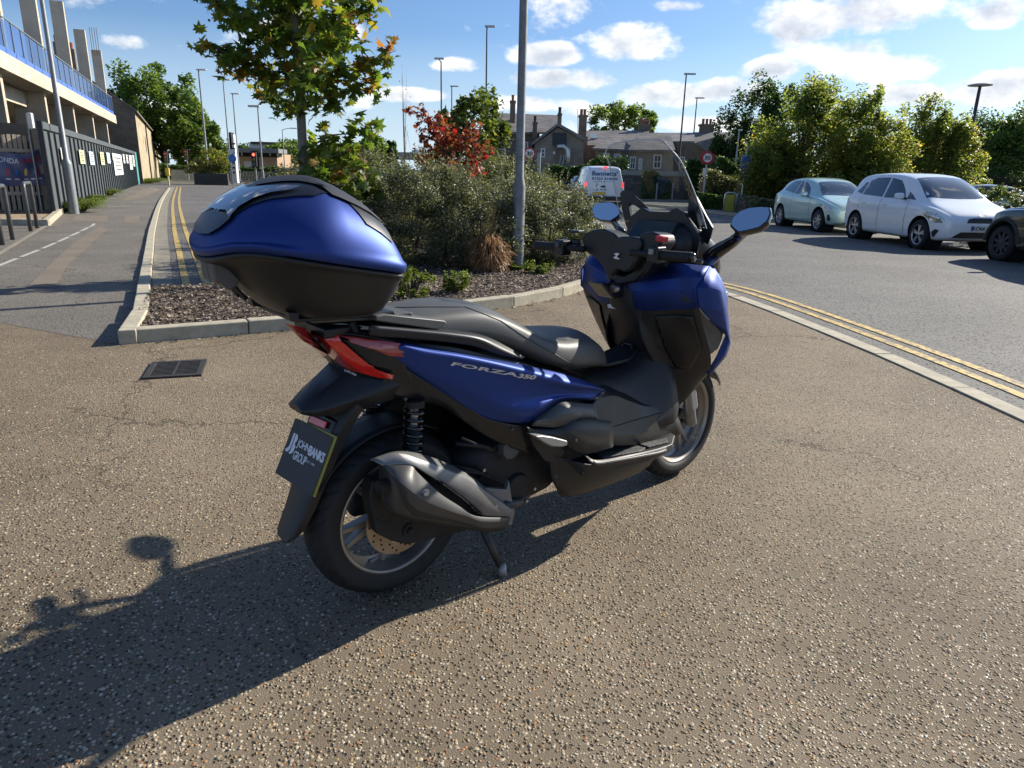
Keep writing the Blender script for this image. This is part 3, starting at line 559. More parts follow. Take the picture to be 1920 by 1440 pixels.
# young plane tree with separate leaves
def plane_tree():
    x, y = -2.78, 9.5; t = empty('plane_tree', (x, y, .08), label='young plane tree with broad lobed leaves and slim trunk behind the top box', cat='tree')
    rng = np.random.default_rng(5); tr = MB(); tr.tube([(0, 0, -.05), (.0, 0, 1.0), (.01, 0, 2.0), (.0, 0, 3.2), (.05, 0, 4.6), (.1, 0, 5.6)], [.075, .062, .056, .048, .03, .012], 10); tw = []; br = MB()
    lp = []
    specs = []
    for i in range(30):
        z = 2.0 + 3.3 * (i / 30) + rng.uniform(-.08, .08); a = i * 2.4 + rng.uniform(-.3, .3); l = (1.08 if z < 3.4 else 1.08 - .3 * (z - 3.4)) * rng.uniform(.75, 1.1); specs.append((z, a, l, rng.uniform(.12, .55)))
    specs += [(1.15, -.2, .85, .15), (1.25, .5, .75, .3), (.85, -.35, .75, .1), (1.5, .1, .9, .3), (1.0, -.9, .6, .3), (.7, -.1, .5, .2), (.95, .1, 1.0, .05), (2.2, PI, 1.25, .35), (2.6, 3.0, 1.35, .5), (2.3, .1, 1.25, .25), (2.7, .0, 1.15, .45)]
    for z, a, l, el in specs:
        d = np.array([math.cos(a) * math.cos(el), math.sin(a) * math.cos(el), math.sin(el)]); p0 = np.array([0, 0, z]); pts = [p0]
        for q in (.25, .5, .75, 1.): pts.append(p0 + d * l * q + np.array([0, 0, .10 * q * q * l]) + rng.normal(size=3) * .03)
        br.tube(pts, [.018, .014, .010, .006, .003], 5)
        for q in np.linspace(.12, 1, int(15 * l) + 3):
            b = p0 + d * l * q + np.array([0, 0, .1 * q * q * l])
            for _ in range(2):
                dd = rng.normal(size=3); dd[2] -= .25; dd /= np.linalg.norm(dd); s_ = rng.uniform(.08, .34) * (1 - .35 * q); e = b + dd * s_; tw.append((b, e))
                for k in range(3 if s_ > .16 else 2): lp.append(b + dd * s_ * (.55 + .3 * k) + rng.normal(size=3) * .045)
    tr.build('trunk', MAT['barkgrey'], t, smooth=True); br.build('branch', MAT['barkgrey'], t)
    tb = MB()
    for b, e in tw[::2]: tb.tube([b, e], [.003, .0015], 3, caps=False)
    tb.build('twigs', MAT['barkgrey'], t, kind='stuff')
    lp = np.array(lp); lp = lp[lp[:, 2] > .3]; W_ = lp + np.array([x, y, .08]); q = W_ - CAMP; dep = q @ FWD; py = 720 - F_PX * (q @ UP) / dep; px = 960 + F_PX * (q @ RT) / dep
    vis = np.where((py > 0) & (px > 300) & (px < 800))[0]; vis = vis[np.argsort(dep[vis])][:300]; rest = np.setdiff1d(np.arange(len(lp)), vis)
    protos = [leaf_mesh('leaf', np.zeros((1, 3)), .155, up=3, jit=.1, maple=True, rng=rng) for _ in range(4)]
    # four leaf colours give single leaves their own tint
    cols = [(.06, .10, .022), (.09, .14, .025), (.15, .17, .025), (.22, .14, .028)]
    for i, pm in enumerate(protos): pm.materials.append(leafmat('leaf_tint', [(0, cols[i]), (1, tuple(1.15 * v for v in cols[i]))], trans=.5, nz=1, tr_boost=1.9))
    T, _, N = rand_frames(len(vis), .25, rng)
    for j, i in enumerate(vis):
        o = link('leaf', protos[rng.choice(4, p=[.45, .3, .17, .08])], None, t); o.location = lp[i]; o.rotation_euler = (rng.uniform(-1.0, 1.0), rng.uniform(-1.0, 1.0), rng.uniform(0, 6.28)); s_ = rng.uniform(.75, 1.25); o.scale = (s_,) * 3
    link('foliage', leaf_mesh('foliage', lp[rest], .15, up=.3, maple=True, rng=rng), MAT['lf_plane'], t, kind='stuff')
    sb = MB()
    for px_, py_ in ((543, 205), (543, 213), (545, 221), (392, 38), (409, 52)):
        p = A(px_, py_, 9.3) - np.array([x, y, .08]); sb.lathe([(0, -.016), (.012, -.011), (.016, 0), (.012, .011), (0, .016)], p, n=8)
    sb.build('seed_ball', M('seed', (.09, .07, .03), .9), t)
plane_tree()
def sapling():
    x, y = A(838, 300, 11.6)[0], 11.6; t = empty('red_sapling', (x, y, .08), label='thin sapling with copper and crimson autumn leaves above the shrubs', cat='tree'); rng = np.random.default_rng(9)
    mb = MB(); lp = []
    mb.tube([(0, 0, -.05), (.02, 0, 1), (.0, 0, 1.6), (-.15, 0, 2.1)], [.02, .016, .011, .005], 6)
    for (px, py, w_) in ((772, 205, 6), (790, 215, 9), (800, 232, 9), (815, 225, 8), (830, 228, 9), (845, 245, 10), (795, 255, 10), (820, 255, 12), (838, 262, 12), (852, 275, 12), (800, 275, 8), (812, 290, 9), (800, 310, 9), (790, 300, 7), (832, 300, 10), (848, 325, 8), (868, 345, 5), (882, 250, 7), (888, 240, 6), (880, 262, 8), (872, 275, 8), (898, 290, 8), (908, 278, 7), (885, 300, 9), (815, 318, 9), (845, 320, 10), (895, 320, 6), (880, 342, 7), (868, 325, 6)):
        p = A(px, py, 11.6 + rng.uniform(-.35, .35)) - np.array([x, y, .08]); b = np.array([0, 0, max(.5, p[2] - .45)]); mb.tube([b, (b + p) / 2 + rng.normal(size=3) * .02, p], [.006, .004, .002], 4)
        lp.append(p + rng.normal(size=(int(w_ * 3.2), 3)) * .07)
    mb.build('trunk', MAT['bark'], t); P = np.concatenate(lp); link('foliage', leaf_mesh('foliage', P, .082, up=.2, maple=True, rng=rng), MAT['lf_red'], t)
sapling()
tree('round_green_tree', 'small bright green field maple growing behind the red sapling', A(885, 300, 16.)[0], 16., 3.0, .8, MAT['lf_field'], MAT['bark'], n=9000, k=60, leaf=.10, trunk_r=.05, crown_lo=.25, seed=31, cr=.26, aspect=.8)
tree('bare_whip', 'very thin bare whip with a few twigs rising left of the red sapling', A(757, 250, 14.)[0], 14., 3.6, .25, MAT['lf_shrub2'], MAT['barkgrey'], n=30, k=8, leaf=.03, trunk_r=.012, crown_lo=.4, seed=33)

# ---------------------------------------------------------------- posts and lamps
def lamp_post(label, px, py, Y, arm=0., head='flat', r_=.07, base=None, group=None, mat='polegrey', headlen=.6, base_h=1.2, base_r=None, ang=0.):
    P = A(px, py, Y); h = P[2]; t = empty('street_lamp', (P[0], Y, 0), label=label, cat='street lamp', group=group); mb = MB()
    br = base_r or r_ * 1.45
    mb.lathe([(br, -.1), (br, base_h), (br * .97, base_h + .03), (r_, base_h + .14), (r_ * .62, h)], n=12); mb.build('pole', MAT[mat], t, smooth=True)
    hm = M('lamp_head', (.5, .5, .5) if head != 'dark' else (.05, .05, .055), .5)
    ca, sa = math.cos(ang), math.sin(ang)
    if arm: MB().tube([(0, 0, h - .05), (ca * arm * .5, sa * arm * .5, h + .12), (ca * arm, sa * arm, h + .16)], .03, 6).build('arm', MAT[mat], t)
    if head == 'disc': MB().lathe([(0, h + .10), (.35, h + .08), (.62, h + .02), (.6, h - .02), (.1, h - .04)], n=20).build('lamp_head', hm, t, smooth=True)
    else: MB().box((ca * (arm + headlen * .3), sa * (arm + headlen * .3), h + (.16 if arm else .02)), (headlen, .26, .10), rz=ang).build('lamp_head', hm, t, bevel=.03)
    return t
# the near grey post on the island: no lamp in view
def near_post():
    t = empty('grey_post', (.035, 9.75, .08), label='tall grey steel lamp post with wider base compartment in the middle of the shrubs', cat='lamp post')
    MB().lathe([(.083, -.1), (.083, 1.10), (.08, 1.13), (.057, 1.23), (.054, 3.0), (.050, 7.8)], n=24).build('pole', M('post_paint', (.20, .215, .22), .6, .15, nz=(9, .3), bump=(120, .5, .003)), t, smooth=True)
    f = MB(); f.prism([(-.035, -.0845, .35), (.035, -.0845, .35), (.035, -.0845, .85), (-.035, -.0845, .85)], (0, 0, 0), (0, .012, 0)); f.build('access_door', MAT['polegrey'], t, bevel=.002)
near_post()
lamp_post('grey street lamp leaning close to the hoarding with a wide base', 60, -120, 20.3, r_=.075, base_h=1.35, base_r=.13, mat='polegrey')
bt = g(142, 400)
GL = 'lamps along the far roads'
for lb, px, py, Y, hd, arm, an_, rr in (('white headed street lamp beside the big tree on the left', 372, 131, 62, 'flat', 0, 0, .13), ('second tall lamp column from the big left tree', 418, 150, 66, 'flat', 0, 0, .10),
    ('tall lamp column right behind the pale totem sign', 436, 176, 72, 'flat', .0, 0, .11), ('lamp column with a flat head pointing left over the signals', 483, 200, 40, 'flat', 0, PI, .07), ('far lamp with a curved arm seen behind the plane trunk', 529, 243, 80, 'flat', 1.0, 0, .09),
    ('lamp column standing behind the red sapling', 827, 115, 48, 'flat', -.3, 0, .09), ('short far lamp between the red sapling and the green tree', 847, 162, 70, 'flat', 0, 0, .1), ('tallest lamp column just left of the near grey post', 913, 50, 46, 'flat', 0, 0, .09),
    ('tall thin lamp column above the scooter windscreen', 1287, 139, 52, 'flat', 0, 0, .1), ('shorter lamp column right of the windscreen top', 1307, 184, 66, 'flat', 0, 0, .1)):
    lamp_post(lb, px, py, Y, arm=arm, head=hd, r_=rr * .72, group=GL, ang=an_, headlen=.62 if Y < 50 else .8, mat='polegrey' if px < 600 else 'steel_dark')
lamp_post('lamp with a flat dark disc head behind the right hand trees', 1838, 160, 42, head='disc', r_=.13, mat='steel_dark')
lamp_post('slim pale pole standing before the dark tree on the right', 1386, 245, 44, r_=.06, headlen=.2, mat='galv')

# ---------------------------------------------------------------- left: hoarding, picket fence, concrete frame
FP = np.array([-12.95, 20.38, 0.]); FD = np.array([-30.02 + 12.95, 57.68 - 20.38, 0.]); FLEN = np.linalg.norm(FD); FD /= FLEN; FN = np.array([FD[1], -FD[0], 0.])      # FN points to the road
def fpt(s, off=0., z=0.): return FP + FD * s + FN * off + np.array([0, 0, z])
fang = math.atan2(FD[1], FD[0])
def topz(s): return np.interp(s, [0, FLEN], [onv(82, 233, FP, FD)[2], onv(252, 281, FP, FD)[2]])
S0 = float((onv(86, 300, FP, FD) - FP) @ FD)
ho = empty('site_hoarding', tuple(fpt(0)), fang, label='dark grey boarded site hoarding along the pavement carrying small notices', cat='hoarding')
hm = M('hoarding_grey', (.075, .088, .095), .7, nz=(1.5, .12)); hm2 = M('hoarding_teal', (.08, .32, .30), .6, nz=(2, .1))
s = S0 - .2; hz = 2.75
hz = float(topz(8)); 
bw = 1.0; nb = int((FLEN - 1.5 - s) / bw)
for i in range(nb):
    o = MB().box((0, 0, hz / 2), (bw - .02, .04, hz)).build('board', hm, ho); o.location = (s + (i + .5) * bw, 0, 0)
    o = MB().box((0, -.05, hz / 2 - .1), (.07, .05, hz - .25)).build('batten', hm, ho); o.location = (s + i * bw, 0, 0)
MB().box(((s + s + nb * bw) / 2, -.055, hz - .09), (nb * bw, .06, .18)).build('top_rail', hm, ho)
for k in range(2):
    o = MB().box((0, -.02, hz / 2), (.95, .05, hz)).build('board', hm2, ho); o.location = (s + (nb + k + .5) * bw, 0, 0)
MB().box((S0 - .25, -.02, hz / 2), (.12, .12, hz)).build('end_post', MAT['steel_dark'], ho)
nm = [MAT['white'], M('notice_yellow', (.60, .60, .34), .6), M('notice_blue', (.55, .66, .72), .6)]
ink = M('ink', (.04, .045, .05), .7)
NT = [(111, 277, 123, 307, 0), (146, 281, 155, 307, 1), (165, 284, 173, 309, 2), (186, 285, 193, 309, 1), (198, 286, 204, 306, 2), (208, 287, 212, 300, 0), (213, 288, 229, 329, 0), (229, 289, 232, 306, 0), (235, 290, 238, 306, 0), (242, 291, 247, 318, 0), (248, 291, 251, 312, 0)]
for i, (x0, y0, x1, y1, c_) in enumerate(NT):
    a = onv(x0, y1, FP, FD); b = onv(x1, y1, FP, FD); z0 = a[2]; z1 = onv(x0, y0, FP, FD)[2]; sa, sb = (a - FP) @ FD, (b - FP) @ FD
    o = MB().box(((sa + sb) / 2, -.085, (z0 + z1) / 2), (abs(sb - sa), .012, z1 - z0)).build('notice', nm[c_], ho)
    mb = MB()
    for k in range(4): mb.box(((sa + sb) / 2, -.094, z1 - (z1 - z0) * (.2 + .18 * k)), (abs(sb - sa) * (.7 - .1 * (k % 2)), .004, (z1 - z0) * .05))
    mb.build('printing', ink, o)
# picket fence with banner
PD = np.array([-.68, -.73, 0.]); PD /= np.linalg.norm(PD); PP = np.array([-13.15, 20.2, 0.]); pang = math.atan2(PD[1], PD[0])
pf = empty('picket_fence', tuple(PP), pang, label='weathered grey timber picket fence beside the end of the hoarding', cat='fence')
wood = M('fence_wood', (.44, .38, .30), .85, nz=(5, .25), island=0.)
zt = onv(40, 252, PP, PD)[2]; pk = MB().box((0, 0, zt / 2 + .05), (.085, .022, zt - .1)).mesh('picket')
for i in range(62): o = link('picket', pk, wood, pf); o.location = (.2 + i * .125, 0, 0); o.rotation_euler = (0, random.uniform(-.01, .01), 0); o.scale = (1, 1, random.uniform(.985, 1.01))
for z in (zt - .42, .55): MB().box((4, .045, z), (7.8, .06, .09)).build('rail', wood, pf)
MB().box((.02, .02, zt / 2), (.14, .12, zt + .02)).build('fence_post', wood, pf)
def banner():
    PDN = np.array([-PD[1], PD[0], 0.])
    BO = PP + PDN * .06; n = np.array([PD[1], -PD[0], 0.]); 
    cor = [onv(-75, 285, BO, PD), onv(72, 280, BO, PD), onv(86, 347, BO, PD), onv(-75, 350, BO, PD)]
    t = empty('banner', (0, 0, 0), label='navy dealership banner with coloured icons tied to the picket fence', cat='banner')
    U, V_ = 40, 14; mb = MB(); vs = []; fs = []
    def bp(u, v, off=0.):
        top = cor[0] * (1 - u) + cor[1] * u; bot = cor[3] * (1 - u) + cor[2] * u; p = top * (1 - v) + bot * v
        sag = .10 * math.sin(PI * ((u * 2) % 1)) * (1 - v) ; p = p - np.array([0, 0, sag]); wv = .035 * math.sin(9 * u + 5 * v) + .03 * math.sin(23 * u - 9 * v)
        return p + np.array([PDN[0], PDN[1], 0]) * (.05 + wv + off)
    for i in range(U + 1):
        for j in range(V_ + 1): vs.append(bp(i / U, j / V_))
    for i in range(U):
        for j in range(V_): k = i * (V_ + 1) + j; fs.append((k, k + 1, k + V_ + 2, k + V_ + 1))
    mb.add(vs, fs); mb.build('cloth', M('banner_navy', (.12, .14, .27), .5, nz=(3, .2)), t, smooth=True)
    ok = MB()
    def art(name, body, u0, u1, v0, v1, mat):
        V2, Fs, a = txt(body, bold=.01); m_ = MB(); m_.add([bp(u0 + (u1 - u0) * q[0], v1 + (v0 - v1) * q[1], .012) for q in V2], Fs); return m_.build(name, mat, t)
    wm = M('banner_white', (.8, .8, .8), .5); rm = M('banner_red', (.6, .06, .12), .5)
    art('lettering', 'HONDA', .40, .70, .16, .32, wm); art('lettering', 'CAMBRIDGE', .72, .985, .17, .31, rm)
    icons = [((.55, .05), rm, 6), ((.655, .0), M('icon_blue', (.05, .3, .75), .5), 4), ((.775, .0), M('icon_yellow', (.75, .62, .2), .5), 8), ((.86, 0), M('icon_pale', (.2, .3, .5), .5), 5), ((.93, 0), rm, 7)]
    for (c_, mt, nn) in icons:
        m_ = MB(); m_.add([bp(c_[0] + .022 * math.cos(2 * PI * k / nn + .5), .58 + .13 * math.sin(2 * PI * k / nn + .5), .012) for k in range(nn)], [tuple(range(nn))]); m_.build('icon', mt, t)
        m_ = MB(); m_.add([bp(c_[0] + dx, v, .012) for dx, v in ((-.03, .78), (.03, .78), (.03, .82), (-.03, .82))], [(0, 1, 2, 3)]); m_.build('caption_bar', wm, t)
banner()
# hoop barriers
for i, (pa, pb, tp, lb) in enumerate((((58, 434), (70, 428), 346, 'grey steel hoop barrier beside the timber fence, farther one'), ((5, 460), (24, 450), 357, 'grey steel hoop barrier at the left photo edge, nearer one'))):
    a = g(*pa); b = g(*pb); t = empty('hoop_barrier', tuple(a), label=lb, cat='barrier', group='hoop barriers at the parking bay'); d = b - a; h = onv(pa[0] - 12, tp, a, d)[2]
    h = .95; l = np.linalg.norm(d); u = d / l; pts = [(0, 0, -.05), (0, 0, h - .1)] + [tuple(u * (.1 - .1 * math.cos(q)) + np.array([0, 0, h - .1 + .1 * math.sin(q)])) for q in (.5, 1.0, 1.57)] + [tuple(u * (l - .1 + .1 * math.sin(q)) + np.array([0, 0, h - .1 + .1 * math.cos(q)])) for q in (0, .6, 1.1, 1.57)] + [tuple(d + np.array([0, 0, -.05]))]
    MB().tube(pts, .038, 10).build('hoop', M('hoop_grey', (.10, .105, .11), .45, .3), t, smooth=True)
# verge weeds
for i, (px, py, r_) in enumerate(((150, 398, .5), (165, 390, .4), (180, 382, .35), (203, 368, .5), (133, 398, .3), (275, 344, 1.3), (290, 342, 1.2))):
    c = g(px, py); grass_tuft('weed_tuft', ('green weeds at the foot of the lamp by the hoarding', 'green weeds right of that lamp foot', 'low weeds along the hoarding', 'tall weed clump halfway along the hoarding', 'small weeds left of the lamp foot', 'weeds below the old brick wall', 'weeds at the far end of the brick wall')[i], c[0], c[1], r_ * .9, .25 + .1 * r_, MAT['grass'], n=420, seed=80 + i, cat='weeds', wd=.012, z0=.01, lean=1.2, group='weeds along the hoarding')

# concrete frame building behind the hoarding
BD = ray(390, 316); BD[2] = 0; BD /= np.linalg.norm(BD); BP = fpt(0, -2.05)
def bs(px, py): 
    p = onv(px, py, BP, BD); return float((p - BP) @ BD), float(p[2])
cf = empty('concrete_frame_building', tuple(BP), math.atan2(BD[1], BD[0]), label='half built concrete frame with bare upper columns and blue glass balustrade', cat='building')
sA = bs(0, 110)[0] - 12; sB = bs(218, 224)[0]; zslt = (bs(10, 101)[1] + bs(213, 213)[1]) / 2; zslb = (bs(10, 130)[1] + bs(216, 231)[1]) / 2
MB().box(((sA + sB) / 2, 3.9, (zslt + zslb) / 2), (sB - sA, 7.8, zslt - zslb)).build('floor_slab', MAT['slabconc'], cf, bevel=.02)
for (xa, ya, xb) in ((17, 215, 36), (92, 235, 110), (135, 248, 158), (172, 257, 191), (197, 262, 215)):
    s1 = bs(xb, ya)[0]; 
    MB().box((s1, .95, zslb / 2), (.35, 1.2, zslb - .01)).build('column', MAT['slabconc'], cf, bevel=.01)
    MB().box((s1, 6.2, zslb / 2), (.35, .6, zslb - .01)).build('column', MAT['slabconc'], cf)
for xr, y_, yt in ((17, 60, -60), (86, 82, -25), (140, 122, 12), (176, 150, 60), (203, 170, 95)):
    s1 = bs(xr, y_)[0]; zt_ = min(bs(xr - 10, yt)[1], zslt + 5.5); MB().box((s1, .42, (zslt + zt_) / 2), (.32, .6, zt_ - zslt)).build('upper_column', MAT['slabconc'], cf, bevel=.01)
reb = MB(); s1 = bs(202, 170)[0]
zr0 = bs(190, 95)[1]
for k in range(4): reb.tube([(s1 - .1 + .07 * (k % 2), .2 + .14 * k, zr0 - .3), (s1 - .1 + .07 * (k % 2), .2 + .14 * k, zr0 + 1.5)], .018, 5)
reb.build('rebar', M('rust', (.10, .06, .045), .8), cf)
MB().box((bs(50, 150)[0] + 2, 1.2, zslb - .35), (6, .3, .6)).build('beam', MAT['slabconc'], cf)
gb = glassmat('blue_glass', (.62, .74, .95), .05, .25, (.10, .2, .5)); bst = M('blue_strip', (.07, .16, .55), .4); n = 26; L_ = (sB - .3 - (sA + 6)); 
for i in range(n + 1):
    o = MB().box((0, 0, .62), (.06, .06, 1.24)).build('baluster', MAT['galv'], cf); o.location = (sA + 6 + i * L_ / n, .12, zslt)
    if i < n:
        o = MB().box((0, 0, .64), (L_ / n - .1, .018, 1.1)).build('glass_panel', gb, cf); o.location = (sA + 6 + (i + .5) * L_ / n, .12, zslt)
        o = MB().box((0, 0, .12), (L_ / n - .1, .022, .2)).build('blue_strip', bst, cf); o.location = (sA + 6 + (i + .5) * L_ / n, .09, zslt)
MB().box(((sA + 6 + sB) / 2, .12, zslt + 1.26), (L_, .05, .04)).build('handrail', MAT['galv'], cf)
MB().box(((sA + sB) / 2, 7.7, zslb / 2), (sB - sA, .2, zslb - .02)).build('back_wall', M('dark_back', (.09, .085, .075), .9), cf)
# site cabin and black screens behind the fence
PDN_ = np.array([-PD[1], PD[0], 0.]); CB = PP + PD * 3.4 - PDN_ * 1.6
cb = empty('site_cabin', tuple(CB), pang, label='dark blue grey site cabin seen over the picket fence', cat='cabin')
zc = onv(20, 216, CB, PD)[2]; MB().box((.6, -1.3, zc / 2), (4.6, 2.4, zc)).build('cabin_wall', M('cabin', (.10, .115, .135), .5, nz=(2, .2)), cb, bevel=.03)
MB().box((-2.75, -.8, zc / 2 - .1), (1.9, 1.2, zc - .2)).build('black_screen', MAT['black'], cb)
fp_ = onv(57, 262, fpt(0, -.4), FD); lf = empty('floodlight_mast', (fp_[0], fp_[1], 0), label='white floodlight column behind the picket fence', cat='floodlight')
zf = onv(60, 216, fpt(0, -.4), FD)[2]; MB().tube([(0, 0, 0), (0, 0, zf)], .035, 8).build('mast', MAT['galv'], lf); MB().box((.1, 0, zf - .2), (.14, .14, .42)).build('flood_lamp', MAT['white'], lf, bevel=.03)

# old brick building with a lit flank
def wallmat(name, c1, c2, brick, mortar=(.25, .23, .2), sc=1., rough=.9):
    m = bpy.data.materials.new(name); m.use_nodes = True; nt = m.node_tree; L = nt.links; b = nt.nodes['Principled BSDF']; b.inputs['Roughness'].default_value = rough
    tc = sv_node(nt, 'TexCoord'); mp = sv_node(nt, 'Mapping'); L.new(tc.outputs['Object'], mp.inputs[0]); 
    sx = sv_node(nt, 'SeparateXYZ'); L.new(tc.outputs['Object'], sx.inputs[0]); ad = sv_node(nt, 'Math'); L.new(sx.outputs[0], ad.inputs[0]); L.new(sx.outputs[1], ad.inputs[1]); cb_ = sv_node(nt, 'CombineXYZ'); L.new(ad.outputs[0], cb_.inputs[0]); L.new(sx.outputs[2], cb_.inputs[1])
    br = sv_node(nt, 'TexBrick'); L.new(cb_.outputs[0], br.inputs['Vector']); br.inputs['Scale'].default_value = 1 / sc; br.inputs['Brick Width'].default_value = brick[0]; br.inputs['Row Height'].default_value = brick[1]; br.inputs['Mortar Size'].default_value = .012
    br.inputs['Color1'].default_value = (*c1, 1); br.inputs['Color2'].default_value = (*c2, 1); br.inputs['Mortar'].default_value = (*mortar, 1)
    n = sv_node(nt, 'TexNoise'); n.inputs['Scale'].default_value = .9; n.inputs['Detail'].default_value = 8; n.inputs['Roughness'].default_value = .7; L.new(tc.outputs['Object'], n.inputs[0]); mr = sv_node(nt, 'MapRange'); L.new(n.outputs['Fac'], mr.inputs[0]); mr.inputs[1].default_value = .3; mr.inputs[2].default_value = .7; mr.inputs[3].default_value = .6; mr.inputs[4].default_value = 1.35
    s_ = sv_node(nt, 'VectorMath'); s_.operation = 'SCALE'; L.new(br.outputs['Color'], s_.inputs[0]); L.new(mr.outputs[0], s_.inputs['Scale']); L.new(s_.outputs[0], b.inputs['Base Color']); return m
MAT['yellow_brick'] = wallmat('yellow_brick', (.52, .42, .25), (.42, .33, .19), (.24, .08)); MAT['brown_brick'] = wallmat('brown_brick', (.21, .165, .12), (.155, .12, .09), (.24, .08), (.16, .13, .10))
MAT['gault'] = wallmat('gault', (.31, .26, .19), (.23, .195, .145), (.24, .08), (.22, .19, .15)); MAT['slate'] = wallmat('slate', (.24, .215, .19), (.18, .165, .15), (.3, .2), (.09, .085, .08), rough=.6)
MAT['redbrick'] = wallmat('redbrick', (.24, .11, .07), (.19, .085, .055), (.24, .08)); MAT['terracotta'] = M('terracotta', (.30, .11, .06), .8)
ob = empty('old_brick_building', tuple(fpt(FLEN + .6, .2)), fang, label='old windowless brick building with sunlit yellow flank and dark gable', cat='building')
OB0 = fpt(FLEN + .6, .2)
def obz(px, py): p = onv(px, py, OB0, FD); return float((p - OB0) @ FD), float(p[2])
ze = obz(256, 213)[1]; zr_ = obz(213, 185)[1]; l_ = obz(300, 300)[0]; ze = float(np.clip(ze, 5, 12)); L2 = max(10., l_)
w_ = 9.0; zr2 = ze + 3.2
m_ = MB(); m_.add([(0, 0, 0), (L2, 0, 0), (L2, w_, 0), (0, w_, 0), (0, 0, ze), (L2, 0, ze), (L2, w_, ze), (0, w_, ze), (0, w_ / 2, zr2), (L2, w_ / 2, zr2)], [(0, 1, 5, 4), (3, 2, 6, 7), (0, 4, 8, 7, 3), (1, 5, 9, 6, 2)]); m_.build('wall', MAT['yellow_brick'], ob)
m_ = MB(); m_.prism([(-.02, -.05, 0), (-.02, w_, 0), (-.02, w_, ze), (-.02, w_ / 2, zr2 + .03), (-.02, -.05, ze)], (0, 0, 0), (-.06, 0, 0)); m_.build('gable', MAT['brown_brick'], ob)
for sg in (0, 1):
    y0 = -.25 if sg == 0 else w_ + .25; m_ = MB(); m_.prism([(-.2, y0, ze - .12), (L2 + .2, y0, ze - .12), (L2 + .2, w_ / 2, zr2 + .05), (-.2, w_ / 2, zr2 + .05)], (0, 0, 0), (0, 0, .12)); m_.build('roof', MAT['slate'], ob)
for k, dx in enumerate((.35, 3.5)): 
    o = MB().box((dx, w_ / 2 - .2, zr2 + .5), (.7, 1.0, 1.6)).build('chimney', MAT['brown_brick'], ob)
    for q in (-.3, .0, .3): MB().lathe([(.12, 0), (.14, .45), (.12, .5)], (dx, w_ / 2 - .2 + q, zr2 + 1.3), n=8).build('chimney_pot', MAT['terracotta'], o)
MB().tube([(L2 * .3, -.06, 0), (L2 * .3, -.06, ze)], .06, 6).build('downpipe', MAT['black'], ob); MB().tube([(L2 * .8, -.06, 0), (L2 * .8, -.06, ze)], .06, 6).build('downpipe', MAT['black'], ob)
MB().lathe([(0, 0), (.8, 0), (.8, .1)], (L2 * .25, -.02, ze * .62), axis='Y', n=14).build('round_vent', M('vent', (.10, .06, .045), .8), ob)

# ---------------------------------------------------------------- far left and centre background
tree('big_tree', 'big bushy green tree beyond the brick building on the left', A(305, 300, 92)[0], 92, A(300, 145, 92)[2], 6.6, MAT['lf_oak'], MAT['bark'], n=24000, k=150, leaf=.48, shell=.3, trunk_r=.4, crown_lo=.12, seed=41, cr=.22, lobes=[(0, 0, 8.2, 5.8, 5, 5.5, 1.), (4.2, 0, 4.6, 4.6, 4, 4.4, .7), (-3.5, 0, 6, 3.5, 4, 5, .5)])
for i, (px, py, r_) in enumerate(((408, 233, 1.7), (401, 245, 1.5))): 
    h = A(px, py, 170)[2]; tree('poplar', ('taller narrow poplar far behind the retail shed', 'shorter narrow poplar far behind the retail shed')[i], A(px, 300, 170)[0], 170, h, r_, MAT['lf_dark'], MAT['bark'], n=2500, k=40, leaf=.8, seed=43 + i, crown_lo=.05, group='poplars on the skyline')
for i, (px, py, Y, r_) in enumerate(((440, 266, 150, 6), (490, 270, 160, 7), (692, 252, 110, 3.2), (733, 262, 130, 1.3), (560, 262, 120, 5), (640, 270, 110, 5))):
    h = A(px, py, Y)[2]; tree('distant_tree', ('distant dark tree behind the totem sign', 'distant dark tree above the retail shed roof', 'small round distant tree left of the whip', 'small pointed distant tree left of the red sapling', 'distant tree behind the plane trunk', 'distant tree behind the shrub tops')[i], A(px, 300, Y)[0], Y, h, r_, MAT['lf_dark' if i in (0, 1, 3) else 'lf_oak'], MAT['bark'], n=3200, k=50, leaf=.6, seed=50 + i, crown_lo=.08, group='distant trees')
# retail shed
rs = empty('retail_shed', (0, 0, 0), label='low tan brick retail unit with dark window band and shallow grey roof', cat='building'); Y = 108.
def bxA(x0, y0, x1, y1, Y, dep): ym = (y0 + y1) / 2; a = np.array([A(x0, ym, Y)[0], Y, A(x0, y1, Y)[2]]); b = np.array([A(x1, ym, Y)[0], Y, A(x1, y0, Y)[2]]); return ((a[0] + b[0]) / 2, Y + dep / 2, (a[2] + b[2]) / 2), (b[0] - a[0], dep, b[2] - a[2])
def fbox(name, x0, y0, x1, y1, Y, dep, mat, parent, **k): c_, d_ = bxA(x0, y0, x1, y1, Y, dep); return MB().box(c_, d_).build(name, mat, parent, **k)
tan = M('tan_panel', (.42, .29, .19), .8, nz=(.6, .08)); pale = M('pale_clad', (.55, .57, .58), .6); dkg = M('dark_glazing', (.02, .024, .03), .15)
fbox('wall', 395, 288, 520, 322, Y, 12, tan, rs); fbox('window_band', 396, 283, 519, 292, Y - .3, 1, dkg, rs); fbox('eaves', 392, 279, 522, 284, Y - 1.4, 4, M('eaves_grey', (.2, .21, .22), .6), rs)
for q in (425, 452, 480, 505): fbox('window_post', q, 283, q + 2, 292, Y - .5, .2, pale, rs)
for q in (402, 422, 458): fbox('shop_panel', q, 303, q + 18, 320, Y - .2, .2, pale, rs)
